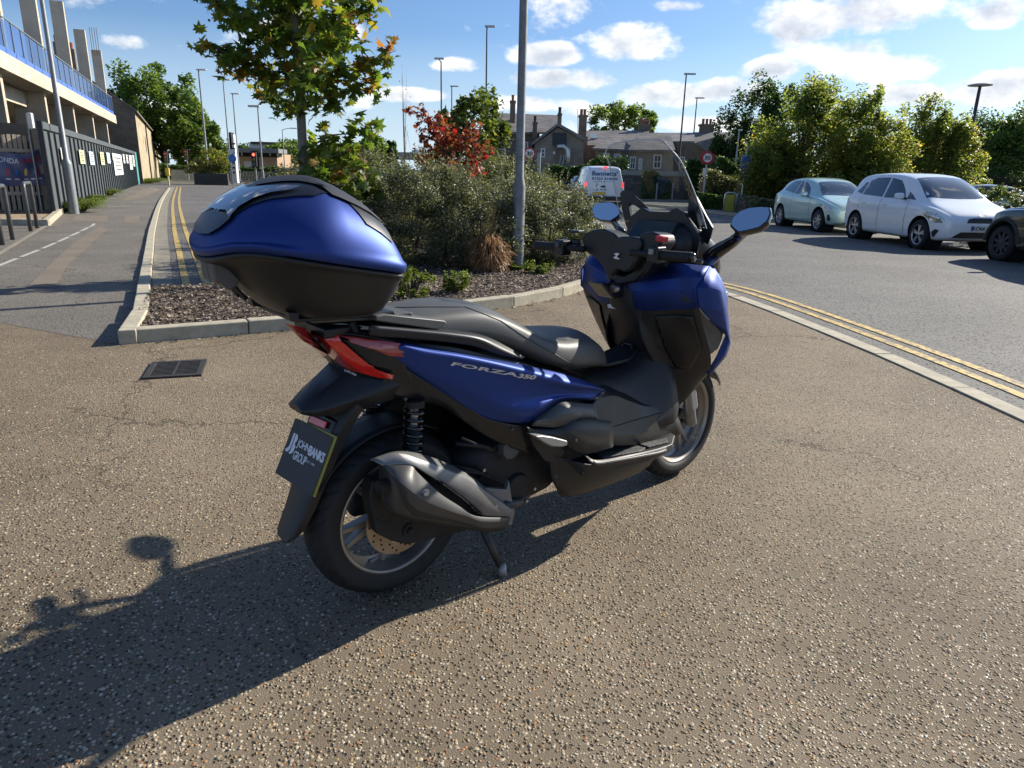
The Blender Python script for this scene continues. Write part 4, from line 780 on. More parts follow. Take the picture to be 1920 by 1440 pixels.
a, b_, c_, d_ = A(394, 279, Y), A(520, 282, Y), A(424, 268, Y + 12), A(392, 268, Y + 12); m_ = MB(); m_.add([a, A(432, 280, Y), c_, d_], [(0, 1, 2, 3)]); m_.build('roof', M('roof_pale', (.5, .49, .46), .6), rs)
wb = empty('white_warehouse', (0, 0, 0), label='white clad warehouse block between the signals and the plane trunk', cat='building')
fbox('wall', 470, 269, 580, 322, 135, 14, pale, wb); fbox('wall', 580, 278, 700, 322, 136, 14, M('clad2', (.45, .47, .5), .6), wb); fbox('loading_door', 497, 300, 505, 315, 134.8, .4, dkg, wb); fbox('eaves', 470, 268, 580, 270, 134.5, 1, dkg, wb)
ld = empty('distant_low_building', (0, 0, 0), label='long low distant building on the skyline left of the red sapling', cat='building'); fbox('wall', 660, 287, 830, 296, 180, 10, M('lowb', (.35, .33, .3), .8), ld); fbox('roof_plant', 772, 282, 800, 289, 178, 6, pale, ld)
# hedge, railings, planter, signals, totem at the far junction
def hedge(name, label, x0, x1, y0, y1, Y, dep, mat, n=6000, leaf=.2, seed=1, group=None, cat='hedge', bumps=.3):
    rng = np.random.default_rng(seed); a = A(x0, y1, Y); b = A(x1, y0, Y); W_ = b[0] - a[0]; h = b[2]; t = empty(name, ((a[0] + b[0]) / 2, Y + dep / 2, 0), label=label, cat=cat, group=group)
    P = np.stack([rng.uniform(-.5, .5, n) * W_, rng.uniform(-.5, .5, n) * dep, rng.uniform(0, 1, n) ** .8 * h], 1)
    wv = np.array([mnoise.noise(Vector((p[0] * .7, p[1] * .4, seed))) for p in P]); P[:, 2] *= 1 + bumps * wv - .06
    f = rng.uniform(0, 1, n) < .55; P[f, 1] = -dep / 2 + rng.uniform(0, .25, f.sum()) + .25 * wv[f]
    link('foliage', leaf_mesh('foliage', P, leaf, up=.4, aspect=.7, rng=rng), mat, t); MB().box((0, .2, h * .42), (W_ * .97, dep * .6, h * .78)).build('stems', MAT['bark'], t); return t
hedge('clipped_hedge', 'long clipped hedge behind the railings at the far junction', 300, 560, 313, 335, 84, 2.5, MAT['lf_hedge'], n=7000, leaf=.3, seed=3)
def railing(label, x0, x1, Y, h=1.1, n=40):
    a = A(x0, 300, Y)[0]; b = A(x1, 300, Y)[0]; t = empty('railing', (a, Y, 0), label=label, cat='railing', group='railings at the far junction'); mt = M('rail_grey', (.2, .21, .21), .5)
    for z in (h, .12): MB().box(((b - a) / 2, 0, z), (b - a, .05, .05)).build('rail', mt, t)
    me = MB().box((0, 0, h / 2), (.028, .028, h)).mesh('rail_bar')
    for i in range(n): link('rail_bar', me, mt, t).location = ((b - a) * i / (n - 1), 0, 0)
railing('pedestrian railing left of the planter at the far junction', 318, 366, 70, n=30); railing('pedestrian railing right of the planter at the far junction', 426, 620, 72, n=70)
pl = empty('planter', tuple(g(397, 347)), .35, label='dark stone planter with a yellow green grass like shrub at the junction', cat='planter'); 
MB().box((0, .8, .45), (2.6, 1.6, .95)).build('planter_wall', M('planter', (.06, .058, .055), .9, nz=(3, .3)), pl, bevel=.04)
rng = np.random.default_rng(4); P, C = clump_points((.1, .8, 1.7), (1.5, .8, 1.1), 2600, 40, rng, .5, .3); link('planting', leaf_mesh('planting', P, .22, aspect=.3, rng=rng), MAT['lf_autumn'], pl)
P, C = clump_points((-.6, .6, 1.3), (1.3, .6, .6), 900, 20, rng, .5, .3); link('pale_grass', leaf_mesh('pale_grass', P, .4, aspect=.12, rng=rng), leafmat('palegrass', [(0, (.2, .2, .06)), (1, (.4, .36, .14))]), pl)
def traffic_light(label, px, py_top, Y, lit='red', s=1.):
    P = A(px, py_top, Y); t = empty('traffic_light', (P[0], Y, 0), label=label, cat='traffic light', group='traffic lights at the far junction'); h = P[2]
    MB().tube([(0, 0, 0), (0, 0, h - .3)], .055, 8).build('pole', MAT['galv'], t); MB().box((0, -.1, h - .5), (.34 * s, .25, 1.0)).build('signal_head', MAT['black'], t, bevel=.03)
    MB().box((0, .04, h - .5), (.55 * s, .02, 1.2)).build('backing_board', MAT['black'], t)
    for k, (nme, c_) in enumerate((('red_lens', (.9, .06, .04)), ('amber_lens', (.25, .12, .02)), ('green_lens', (.01, .1, .05)))):
        MB().lathe([(0, -.02), (.1, 0)], (0, -.23, h - .18 - .32 * k), axis='Y', n=14).build(nme, M(nme, c_, .3, emis=((1, .08, .05), 3.) if (k == 0 and lit == 'red') else None), t)
traffic_light('traffic light showing red left of the plane trunk', 477, 285, 52); traffic_light('small traffic light beside the far end of the brick wall', 311, 285, 74, lit=None); traffic_light('thin traffic light in front of the big left tree', 349, 281, 80, lit=None)
ts = empty('totem_sign', (0, 0, 0), label='tall slim white totem sign with dark side at the far junction', cat='sign')
fbox('panel', 434, 252, 441, 343, 60, .5, pale, ts); fbox('dark_side', 430, 248, 434.2, 284, 60, .6, MAT['black'], ts)
for k in range(7): fbox('name_strip', 435, 268 + k * 9, 440.5, 271 + k * 9, 59.95, .06, ink, ts)
P = A(436, 297, 50); bs_ = empty('blue_round_sign', (P[0], 50, 0), label='round blue arrow sign on twin posts before the totem', cat='sign'); MB().lathe([(0, 0), (.28, 0), (.28, .03)], (0, -.08, P[2]), axis='Y', n=20).build('disc', M('sign_blue', (.03, .14, .45), .4), bs_)
for dx in (-.12, .15): MB().tube([(dx, 0, 0), (dx, 0, P[2] + .2)], .035, 6).build('post', MAT['galv'], bs_)
MB().box((0, -.07, P[2] + .45), (.5, .03, .28)).build('name_plate', pale, bs_)
P = g(317, 348); mk = empty('marker_post', tuple(P), label='short cream marker post with yellow sleeve at the end of the pavement', cat='bollard'); MB().tube([(0, 0, 0), (0, 0, 1.25)], .07, 8).build('post', M('cream', (.55, .48, .33), .6), mk); MB().box((.0, 0, 1.0), (.28, .16, .55)).build('sleeve', M('ylw', (.6, .42, .06), .6), mk)
P = A(541, 325, 58); dc = empty('distant_car', (P[0], 58, 0), label='dark blue car half hidden behind the plane trunk', cat='car'); MB().prism([(-1.9, 0, .3), (1.9, 0, .3), (1.95, 0, .8), (1.2, 0, .95), (.6, 0, 1.45), (-.9, 0, 1.45), (-1.6, 0, .95), (-1.95, 0, .8)], (0, 0, 0), (0, 1.7, 0)).build('body', M('dblue', (.02, .03, .09), .25), dc, bevel=.08)
MB().prism([(.55, -.01, .92), (1.05, -.01, .92), (.52, -.01, 1.36), (-.8, -.01, 1.36), (-1.3, -.01, .92)], (0, 0, 0), (0, 1.72, 0)).build('window', dkg, dc)
for q in (-1.2, 1.25): MB().lathe([(0, 0), (.3, 0), (.3, .18), (0, .18)], (q, -.02, .3), axis='Y', n=14).build('wheel', MAT['black'], dc)
# ---------------------------------------------------------------- houses across the road (centre)
def window(parent, x0, y0, x1, y1, Y, mat_f=None, mull=1, z=None):
    c_, d_ = bxA(x0, y0, x1, y1, Y - .02, .05); o = MB().box(c_, (d_[0] - .1, .03, d_[2] - .1)).build('window', dkg, parent); f = MB(); w2, h2 = d_[0] / 2, d_[2] / 2
    for dx, dz, sx, sz in ((-w2 + .04, 0, .09, d_[2]), (w2 - .04, 0, .09, d_[2]), (0, h2 - .04, d_[0] - .18, .09), (0, -h2 + .04, d_[0] - .18, .09)): f.box((c_[0] + dx, c_[1] - .03, c_[2] + dz), (sx, .08, sz))
    for k in range(mull): f.box((c_[0] - w2 + d_[0] * (k + 1) / (mull + 1), c_[1] - .03, c_[2]), (.05, .06, d_[2] - .18))
    f.box((c_[0], c_[1] - .03, c_[2]), (d_[0] - .18, .055, .05)); f.build('window_frame', mat_f or MAT['white'], o)
def chimney(parent, x0, y0, x1, y1, Y, mat, pots=2, dep=.8, potc='terracotta'):
    c_, d_ = bxA(x0, y0, x1, y1, Y, dep); o = MB().box(c_, d_).build('chimney', MAT[mat], parent, bevel=.02)
    MB().box((c_[0], c_[1], c_[2] + d_[2] / 2 + .06), (d_[0] * 1.18, dep * 1.15, .16)).build('cap', MAT[mat], o)
    for k in range(pots): MB().lathe([(.13, 0), (.11, .12), (.12, .42), (.15, .45), (.10, .46)], (c_[0] + (k - (pots - 1) / 2) * d_[0] / max(pots, 1) * .9, c_[1], c_[2] + d_[2] / 2 + .14), n=8).build('chimney_pot', MAT[potc], o)
def roofplane(parent, pts, mat='slate', th=.14, name='roof'):
    m_ = MB(); m_.prism(pts, (0, 0, 0), (0, 0, th)); return m_.build(name, MAT[mat], parent)
YP = 56.
pub = empty('public_house', (0, 0, 0), label='brown brick house with slate roof, tall chimneys and a gabled wing with a silver flue', cat='house')
fbox('wall', 917, 246, 1010, 372, YP + 3, 9, MAT['brown_brick'], pub)
a = lambda px, py, dy=0.: tuple(A(px, py, YP + 3 + dy))
roofplane(pub, [A(912, 250, YP + 2.6), A(1056, 252, YP + 2.6), A(1046, 219, YP + 7.5), A(905, 214, YP + 7.5)])
# gabled wing facing us
G = [A(1005, 372, YP), A(1094, 372, YP), A(1094, 262, YP), A(1046, 239, YP), A(1003, 270, YP)]
m_ = MB(); m_.prism(G, (0, 0, 0), (0, 8, 0)); m_.build('gable_wall', MAT['gault'], pub)
for p, q in (((998, 272), (1046, 236)), ((1046, 236), (1100, 266))):
    u, v = A(*p, YP - .3), A(*q, YP - .3); m_ = MB(); m_.prism([u, v, v + np.array([0, 0, .22]), u + np.array([0, 0, .22])], (0, 0, 0), (0, 8.4, 0)); m_.build('roof', MAT['slate'], pub)
chimney(pub, 1046, 216, 1053, 240, YP + 1, 'brown_brick', 1, .7, 'black'); chimney(pub, 956, 192, 966, 240, YP + 5, 'brown_brick', 1); chimney(pub, 999, 232, 1007, 262, YP + 2, 'brown_brick', 1, potc='black')
fbox('boarded_panel', 1036, 249, 1062, 272, YP - .08, .06, MAT['steel_dark'], pub)
window(pub, 931, 266, 948, 293, YP + 3, mull=0); window(pub, 980, 266, 990, 302, YP + 3); window(pub, 1014, 278, 1022, 295, YP, mull=0); window(pub, 1060, 278, 1069, 300, YP, mull=0); fbox('meter_box', 1037, 284, 1041, 289, YP - .1, .1, MAT['white'], pub)
P0 = [A(1045, 275, YP - .5), A(1056, 274, YP - .5), A(1063, 280, YP - .5), A(1065, 292, YP - .5), A(1065, 316, YP - .5)]
MB().tube(P0, .17, 12).build('flue', M('flue', (.6, .6, .58), .3, .8), pub, smooth=True)
sc_ = MB()
for x0 in (1052, 1058): sc_.tube([A(x0, 290, YP - .6), A(x0 - 4, 316, YP - .6)], .05, 5)
sc_.build('flue_bracket', MAT['galv'], pub)
# small red-brown link and stack
lk = empty('rear_extension', (0, 0, 0), label='small orange brick extension between the gabled wing and the terrace', cat='house'); fbox('wall', 1094, 275, 1118, 330, YP + 2, 5, MAT['redbrick'], lk); chimney(lk, 1086, 219, 1100, 256, YP + 4, 'brown_brick', 2); fbox('stack_wall', 1088, 256, 1101, 300, YP + 4, 1, MAT['brown_brick'], lk); MB().tube([A(1083, 250, YP + 4), A(1083, 203, YP + 4)], .02, 4).build('aerial', MAT['steel_dark'], lk)
# terrace behind
YT = 60.
def terrace(label, x0, x1, yr, ye, Yh, stack=None, sky=None, wins=(), mat='gault'):
    t = empty('terraced_house', (0, 0, 0), label=label, cat='house', group=None); fbox('wall', x0, ye, x1, 372, Yh, 8, MAT[mat], t)
    roofplane(t, [A(x0 - 2, ye, Yh - .3), A(x1 + 2, ye, Yh - .3), A(x1 + 2, yr, Yh + 4), A(x0 - 2, yr, Yh + 4)])
    roofplane(t, [A(x0 - 2, yr, Yh + 4) , A(x1 + 2, yr, Yh + 4), A(x1 + 2, yr, Yh + 4) + np.array([0, 4.2, -2.4]), A(x0 - 2, yr, Yh + 4) + np.array([0, 4.2, -2.4])])
    for s_ in (sky or ()):
        p, q, r_, u = [A(sx, sy, Yh + 1.6) + np.array([0, -.25, .1]) for sx, sy in s_]; m_ = MB(); m_.prism([p, q, r_, u], (0, 0, 0), (0, -.03, .1)); m_.build('skylight', M('skylight', (.5, .55, .6), .1, .5), t)
    for w_ in wins: window(t, *w_)
    if stack: chimney(t, *stack[:4], Yh + 4, 'brown_brick', stack[4])
    return t
terrace('left terraced house with a skylight in the slate roof', 1101, 1215, 248, 275, 61, stack=(1198, 236, 1220, 262, 3), sky=[((1107, 264), (1121, 263), (1116, 256), (1105, 256))])
terrace('middle terraced house right of the flush chimney', 1217, 1300, 252, 268, 61.5, sky=None)
terrace('right terraced house ending at the dark tree', 1301, 1395, 251, 285, 61.5, stack=(1314, 236, 1337, 265, 3), wins=())
# projecting rear wings
def wing(label, pts_g, Yw, dep, mat='gault', wins=(), roof=None, extra=None):
    t = empty('house_wing', (0, 0, 0), label=label, cat='house'); G = [A(x, y, Yw) for x, y in pts_g]; m_ = MB(); m_.prism(G, (0, 0, 0), (0, dep, 0)); m_.build('wall', MAT[mat], t)
    for r_ in (roof or ()): roofplane(t, r_)
    for w_ in wins: window(t, *w_)
    return t
Y1 = 57.
wing('low wing with hipped slate roof behind the van', [(1118, 372), (1180, 372), (1180, 279), (1118, 279)], Y1, 4, wins=((1132, 287, 1143, 294, Y1), (1151, 288, 1163, 295, Y1)), roof=([A(1110, 281, Y1 - .3), A(1185, 284, Y1 - .3), A(1170, 262, Y1 + 2.5), A(1144, 260, Y1 + 2.5)],))
wing('brown brick wing with white sash windows behind the windscreen', [(1180, 372), (1262, 372), (1262, 284), (1180, 279)], Y1 - .6, 5, wins=((1181, 294, 1192, 317, Y1 - .6), (1197, 297, 1204, 318, Y1 - .6), (1225, 290, 1240, 316, Y1 - .6)), roof=([A(1178, 284, Y1 - 1), A(1266, 284, Y1 - 1), A(1256, 254, Y1 + 2.5), A(1196, 252, Y1 + 2.5)],))
wing('dark brick wing with low slate roof right of the windscreen', [(1270, 372), (1352, 372), (1352, 290), (1318, 268), (1270, 268)], Y1 + 1, 3, mat='brown_brick', wins=((1273, 294, 1284, 306, Y1 + 1),), roof=([A(1306, 270, Y1 + .6), A(1336, 262, Y1 + .6), A(1358, 284, Y1 + .2), A(1330, 287, Y1 + .2)],))
tree('round_oak', 'round leafy tree rising behind the terraced roofs', A(1167, 300, 74)[0], 74, A(1167, 182, 74)[2], 4.2, MAT['lf_oak'], MAT['bark'], n=11000, k=80, leaf=.34, trunk_r=.3, crown_lo=.25, seed=61, cr=.24, lobes=[(0, 0, 6.3, 3.3, 3, 2.7, 1.), (2.3, 0, 5.4, 2.2, 2, 2.2, .5), (-2., 0, 5.2, 2.0, 2, 2.0, .4), (4.0, 0, 4.4, 1.0, 1.2, 1.1, .2)])
# hedges and stone wall along the road
hedge('ivy_hedge', 'dark green ivy hedge left of the van', 1028, 1105, 312, 366, 47, 2, MAT['lf_hedge'], n=7000, leaf=.17, seed=5, group='hedges along the road')
hedge('ivy_hedge', 'tall green hedge right above the van roof', 1106, 1180, 296, 330, 49, 2, MAT['lf_hedge'], n=6000, leaf=.17, seed=6, group='hedges along the road')
hedge('ivy_hedge', 'ivy clump on the stone wall seen through the windscreen', 1205, 1262, 322, 362, 44.5, 1, MAT['lf_oak'], n=4500, leaf=.16, seed=7, group='hedges along the road', bumps=.5)
hedge('ivy_hedge', 'green hedge behind the right hand speed sign', 1285, 1350, 302, 372, 46, 2, MAT['lf_hedge'], n=7000, leaf=.17, seed=8, group='hedges along the road')
hedge('ivy_hedge', 'bright green hedge between the two road signs', 1340, 1400, 300, 372, 42, 2, MAT['lf_hedge'], n=7000, leaf=.17, seed=9, group='hedges along the road')
MAT['rubble'] = wallmat('rubble', (.24, .20, .155), (.13, .11, .10), (.42, .19), (.09, .08, .07))
sw = empty('stone_wall', (0, 0, 0), label='old rubble stone wall along the road behind the windscreen', cat='wall'); fbox('wall_face', 1100, 326, 1300, 372, 46.5, .5, MAT['rubble'], sw); fbox('coping', 1100, 322, 1300, 326.5, 46.4, .7, MAT['concrete'], sw)
sheet('verge', [(-1.5, 43.6), (14, 43.6), (16, 60), (-3, 60)], .03, MAT['farground']); kerb_run('far_kerb', [(-1.5, 43.6), (14, 43.6)], .15, .16, -.03, MAT['kerb'], side=-1, step=1.83)
for px in (1232, 1262): P = A(px, 348, 43.9); bd = empty('marker_post', (P[0], 43.9, 0), label='slim pale marker post before the stone wall, %s of two' % ('left' if px == 1232 else 'right'), cat='bollard', group='marker posts by the wall'); MB().tube([(0, 0, 0), (0, 0, P[2] + .15)], .045, 8).build('post', MAT['concrete'], bd)

# ---------------------------------------------------------------- signs
red = M('sign_red', (.55, .02, .03), .35, nz=None); whs = M('sign_white', (.78, .78, .76), .35, nz=None); blk = M('sign_black', (.012, .012, .012), .4, nz=None)
def speed_sign(label, px, py, Y, d, boards=True, tilt=0.):
    P = A(px, py, Y); t = empty('speed_sign', (P[0], Y, 0), label=label, cat='road sign', group='30 signs'); z = P[2]
    MB().tube([(0, 0, 0), (0, 0, z + .3)], .04, 8).build('post', MAT['galv'], t)
    if boards:
        bb = MB(); rng = random.Random(4); bb.prism([(math.cos(2 * PI * k / 14) * d * (.62 + .2 * (k % 2)), -.045, z + math.sin(2 * PI * k / 14) * d * (.55 + .12 * (k % 2))) for k in range(14)], (0, 0, 0), (0, .02, 0)); bb.build('star_backing', M('sign_rust', (.30, .05, .03), .6), t)
    MB().lathe([(0, 0), (d / 2, 0), (d / 2, .02), (0, .02)], (0, -.075, z), axis='Y', n=32).build('ring', red, t)
    MB().lathe([(0, 0), (d * .38, 0), (d * .38, .004), (0, .004)], (0, -.080, z), axis='Y', n=32).build('disc', whs, t)
    text_on('numerals', '30', (-d * .27, -.085, z - d * .18), (d * .54, 0, 0), (0, 0, d * .36), blk, t, bold=.03)
    return t, z
t, z = speed_sign('small 30 mph sign left, just right of the grey post', 993, 288, 40, .62, boards=False); MB().box((0, -.05, z - .55), (.16, .02, .22)).build('name_plate', whs, t)
P = A(1011, 290, 38); pc = empty('slim_post', (P[0], 38, 0), label='plain grey post with white cap beside the left speed sign', cat='post'); MB().tube([(0, 0, 0), (0, 0, P[2] + .1)], .09, 8).build('post', MAT['galv'], pc)
t, z = speed_sign('30 mph sign with rusty star shaped backing right of the windscreen', 1326, 296, 33, .50); MB().box((-.08, -.05, z - .62), (.13, .03, .36)).build('name_plate', whs, t)
P = A(1398, 307, 30); bs = empty('cycle_route_sign', (P[0], 30, 0), label='blue rectangular cycle route sign with black plate on a thin pole', cat='road sign')
MB().tube([(-.02, 0, 0), (0, 0, P[2] + .75)], .035, 8).build('post', MAT['galv'], bs); sb_ = M('sign_blue2', (.035, .12, .42), .4, nz=(6, .1))
MB().box((0, -.06, P[2]), (.42, .02, .62)).build('panel', sb_, bs, bevel=.004); f = MB(); 
for dx, dz, sx, sz in ((-.2, 0, .015, .6), (.2, 0, .015, .6), (0, .3, .4, .015), (0, -.3, .4, .015)): f.box((dx, -.072, P[2] + dz), (sx, .004, sz))
f.build('border', whs, bs); cy = MB()
for dx in (-.085, .085): cy.lathe([(.05, 0), (.065, 0), (.065, .003), (.05, .003)], (dx, -.076, P[2] - .02), axis='Y', n=14, closed=True)
for p, q in (((-.085, -.02), (-.03, .06)), ((-.03, .06), (.06, .06)), ((.06, .06), (.085, -.02)), ((-.03, .06), (0, -.02)), ((0, -.02), (.06, .06)), ((.06, .06), (.05, .1))): cy.tube([(p[0], -.075, P[2] + p[1]), (q[0], -.075, P[2] + q[1])], .008, 4)
cy.build('cycle_emblem', whs, bs); text_on('lettering', 'ROUTE', (-.15, -.073, P[2] - .24), (.3, 0, 0), (0, 0, .08), whs, bs, bold=.02)
MB().box((0, -.06, P[2] - .50), (.36, .02, .26)).build('black_plate', blk, bs); text_on('lettering', 'TAXI', (-.15, -.073, P[2] - .57), (.30, 0, 0), (0, 0, .14), whs, bs, bold=.03)
def hoop(label, x0, x1, yt, yb, name='cycle_stand'):
    a = g(x0, yb); Y = a[1]; b = A(x1, yb, Y); h = A(x0, yt, Y)[2]; W_ = b[0] - a[0]; t = empty(name, tuple(a), label=label, cat='cycle stand', group='steel hoops at the kerb'); r_ = .09
    MB().tube([(0, 0, -.02), (0, 0, h - r_), (r_ * .3, 0, h - r_ * .3), (r_, 0, h), (W_ - r_, 0, h), (W_ - r_ * .3, 0, h - r_ * .3), (W_, 0, h - r_), (W_, 0, -.02)], .035, 8).build('hoop', M('stand', (.55, .55, .54), .35, .6), t, smooth=True); return t, W_, h
t, W_, h = hoop('pale steel hoop framing the yellow grit bin panel', 1356, 1377, 361, 400); MB().box((W_ / 2, .05, h * .46), (W_ * .78, .12, h * .9)).build('yellow_panel', M('bin_yellow', (.42, .36, .03), .5, nz=(4, .2)), t, bevel=.02)
t, W_, h = hoop('pale steel hoop with a white notice hung in it', 1379, 1398, 363, 398); MB().box((W_ / 2, -.05, h * .72), (W_ * .5, .02, h * .34)).build('notice', whs, t); MB().box((W_ / 2, 0, h * .45), (W_, .05, .05)).build('cross_bar', MAT['galv'], t)
hoop('empty pale steel hoop half sunk in shrubs', 1411, 1430, 362, 393); hoop('steel hoop just left of the mint hatchback', 1450, 1466, 362, 392)
# right island: raised bed with kerb, low shrubs
RB = smooth_line([(4.6, 41), (7.2, 34), (7.9, 30.5), (8.9, 26.5), (9.9, 23.5), (10.8, 19), (11.6, 13), (12.2, 6)], 5)
kerb_run('kerb', RB, .15, .24, -.12, MAT['kerb'], side=-1, step=1.2); sheet('planted_verge', RB + [(40, 6), (40, 60), (4.6, 60)], .09, MAT['farground'])
strip('white_edge_line', [(7.0, 31.5), (8.15, 26.6), (8.9, 24.4)], 0, .11, .010, MAT['roadwhite'], kind='structure')
for i, (x0, x1, y0, y1, Y, ml, lb) in enumerate(((1322, 1400, 332, 396, 33, 'lf_shrub2', 'olive shrub mass below the right speed sign'), (1395, 1475, 335, 400, 31, 'lf_shrub2', 'yellowish shrub mass behind the cycle stands'), (1405, 1480, 372, 405, 27, 'lf_shrub', 'low grey green shrub between the stands and the mint car'), (1310, 1356, 364, 396, 32, 'lf_hedge', 'low clipped hedge with bright top left of the yellow panel'), (1470, 1560, 325, 395, 30, 'lf_autumn', 'autumn coloured shrub behind the mint car'), (1560, 1700, 318, 395, 29, 'lf_shrub2', 'olive shrub between the two light coloured cars'), (1690, 1800, 300, 380, 34, 'lf_shrub2', 'shrub belt behind the roof of the white car'), (1790, 2000, 315, 372, 44, 'lf_dark', 'dark shrub belt at the right edge'))):
    hedge('roadside_shrub', lb, x0, x1, y0, y1, Y, 1.8, MAT[ml], n=6500, leaf=.11, seed=20 + i, group='roadside shrubs', cat='shrub', bumps=.5)
shrub('roadside_shrub', 'bushy green plant over the bonnet of the white car at the right', A(1895, 380, 17)[0], 17.4, .75, .7, 1.15, MAT['lf_field'], MAT['bark'], n=5000, k=50, leaf=.07, seed=77, group='roadside shrubs')
# trees on the right
TT = [('dark_tree', 'tall dark green tree furthest left in the row behind the parked cars', 1425, 150, 48, 3.2, 'lf_dark', 12000, .22, [(0, 0, 5.6, 1.9, 2, 2.2, 1.), (-1.7, 0, 4.2, 1.4, 1.5, 1.6, .6), (1.6, 0, 5.8, 1.6, 1.6, 2.0, .8), (-1.4, 0, 2.4, 2.4, 1.5, 1.8, .7), (1.2, 0, 3., 2.2, 2, 2.5, .8)]),
      ('autumn_tree', 'largest yellow green tree behind the mint hatchback', 1520, 143, 30, 2.5, 'lf_autumn', 16000, .15, [(0.2, 0, 3.9, 1.7, 1.6, 1.95, 1.), (-1.4, 0, 2.6, 1.2, 1.2, 1.6, .6), (1.3, 0, 3.0, 1.3, 1.3, 1.9, .7), (0, 0, 1.8, 2.2, 1.6, 1.3, .8), (.3, 0, 5.1, .8, .8, .9, .25)]),
      ('autumn_tree', 'pointed yellow green tree between the two light coloured cars', 1640, 165, 28, 1.9, 'lf_autumn', 13000, .14, [(-.5, 0, 3.2, 1.0, 1.1, 1.7, .8), (.1, 0, 4.2, .55, .6, .8, .2), (.6, 0, 2.6, 1.3, 1.2, 1.3, .8), (-.3, 0, 1.7, 1.8, 1.3, 1.2, .8)]),
      ('autumn_tree', 'yellow green tree with orange leaves right of the white car roof', 1765, 188, 31, 2.2, 'lf_autumn', 14000, .15, [(-.5, 0, 3.4, 1.2, 1.2, 1.5, .8), (.9, 0, 3.0, 1.3, 1.2, 1.3, .7), (0, 0, 1.9, 2.3, 1.5, 1.2, .9), (1.5, 0, 1.8, 1.2, 1, 1., .4)]),
      ('dark_tree', 'dark tree at the right edge left of the frame border', 1868, 205, 50, 3., 'lf_dark', 9000, .24, [(0, 0, 4.6, 2.3, 2, 2.2, 1.), (-2, 0, 3.6, 1.9, 1.8, 1.9, .7), (1., 0, 2.8, 3.6, 2, 2.2, .8)]),
      ('dark_tree', 'bushy tree cut by the right photo border', 1935, 200, 48, 3., 'lf_oak', 9000, .24, [(0, 0, 4.4, 2.4, 2, 2.4, 1.), (-1.5, 0, 3.0, 2.2, 1.8, 2.1, .7)]),
      ('dark_tree', 'green tree filling the gap behind the pointed tree', 1700, 250, 44, 3., 'lf_dark', 7000, .24, [(0, 0, 2.8, 3.8, 2, 1.9, 1.)]),
      ('autumn_tree', 'low spreading tree between the largest tree and the cycle sign', 1455, 230, 31, 1.8, 'lf_autumn', 8000, .14, [(0, 0, 2.3, 1.3, 1.2, 1.5, 1.), (.2, 0, 1.5, 1.5, 1.2, 1.2, .6)])]
for i, (nm_, lb, px, py, Y, rd, ml, n, lf, lobes) in enumerate(TT):
    P = A(px, py, Y); B = A(px, 390, Y); h = P[2]; ref = max(l[2] + l[5] for l in lobes); k = (h / ref) if ref > h else 1.
    k = h / ref * 1.0; lobes = [(l[0] * (1 if k > 1 else k), l[1], l[2] * k, l[3] * (1 if k > 1 else max(k, .85)), l[4], l[5] * k, l[6]) for l in lobes]
    tree(nm_, lb, P[0], Y, h, rd, MAT[ml], MAT['bark'], n=int(n * 1.5), k=150, leaf=lf * .9, trunk_r=.09, crown_lo=.12, seed=90 + i, cr=.30, lobes=lobes, limbs=30, shell=.3, spiky=.1, group='trees behind the parked cars')
rh = empty('distant_house', (0, 0, 0), label='grey roofed house glimpsed between the right hand trees', cat='house'); fbox('wall', 1810, 300, 1875, 340, 60, 6, MAT['gault'], rh); roofplane(rh, [A(1795, 306, 59), A(1873, 303, 59), A(1842, 286, 62), A(1812, 284, 62)])
# ---------------------------------------------------------------- vehicles
def paint(name, col, rough=.25, coat=1., metal=0., nz=None): return M(name, col, rough, metal, nz=nz, coat=coat)
MAT['tyre'] = M('tyre', (.014, .014, .015), .78, nz=(30, .25)); MAT['alloy'] = M('alloy', (.45, .45, .46), .3, .85, nz=None); MAT['carglass'] = M('carglass', (.02, .026, .028), .03, .35, nz=None, coat=1., spec=1.)
MAT['trim'] = M('trim', (.018, .018, .019), .5, nz=(6, .15)); MAT['plate_w'] = M('plate_w', (.72, .72, .7), .35, nz=None); MAT['plate_y'] = M('plate_y', (.72, .46, .05), .35, nz=None); MAT['lens'] = M('lens', (.42, .44, .46), .08, .5, nz=(18, .5), coat=1.)
MAT['redlens'] = M('redlens', (.35, .01, .015), .15, nz=None, coat=1.); MAT['wheelwell'] = M('wheelwell', (.006, .006, .006), .95, nz=None)
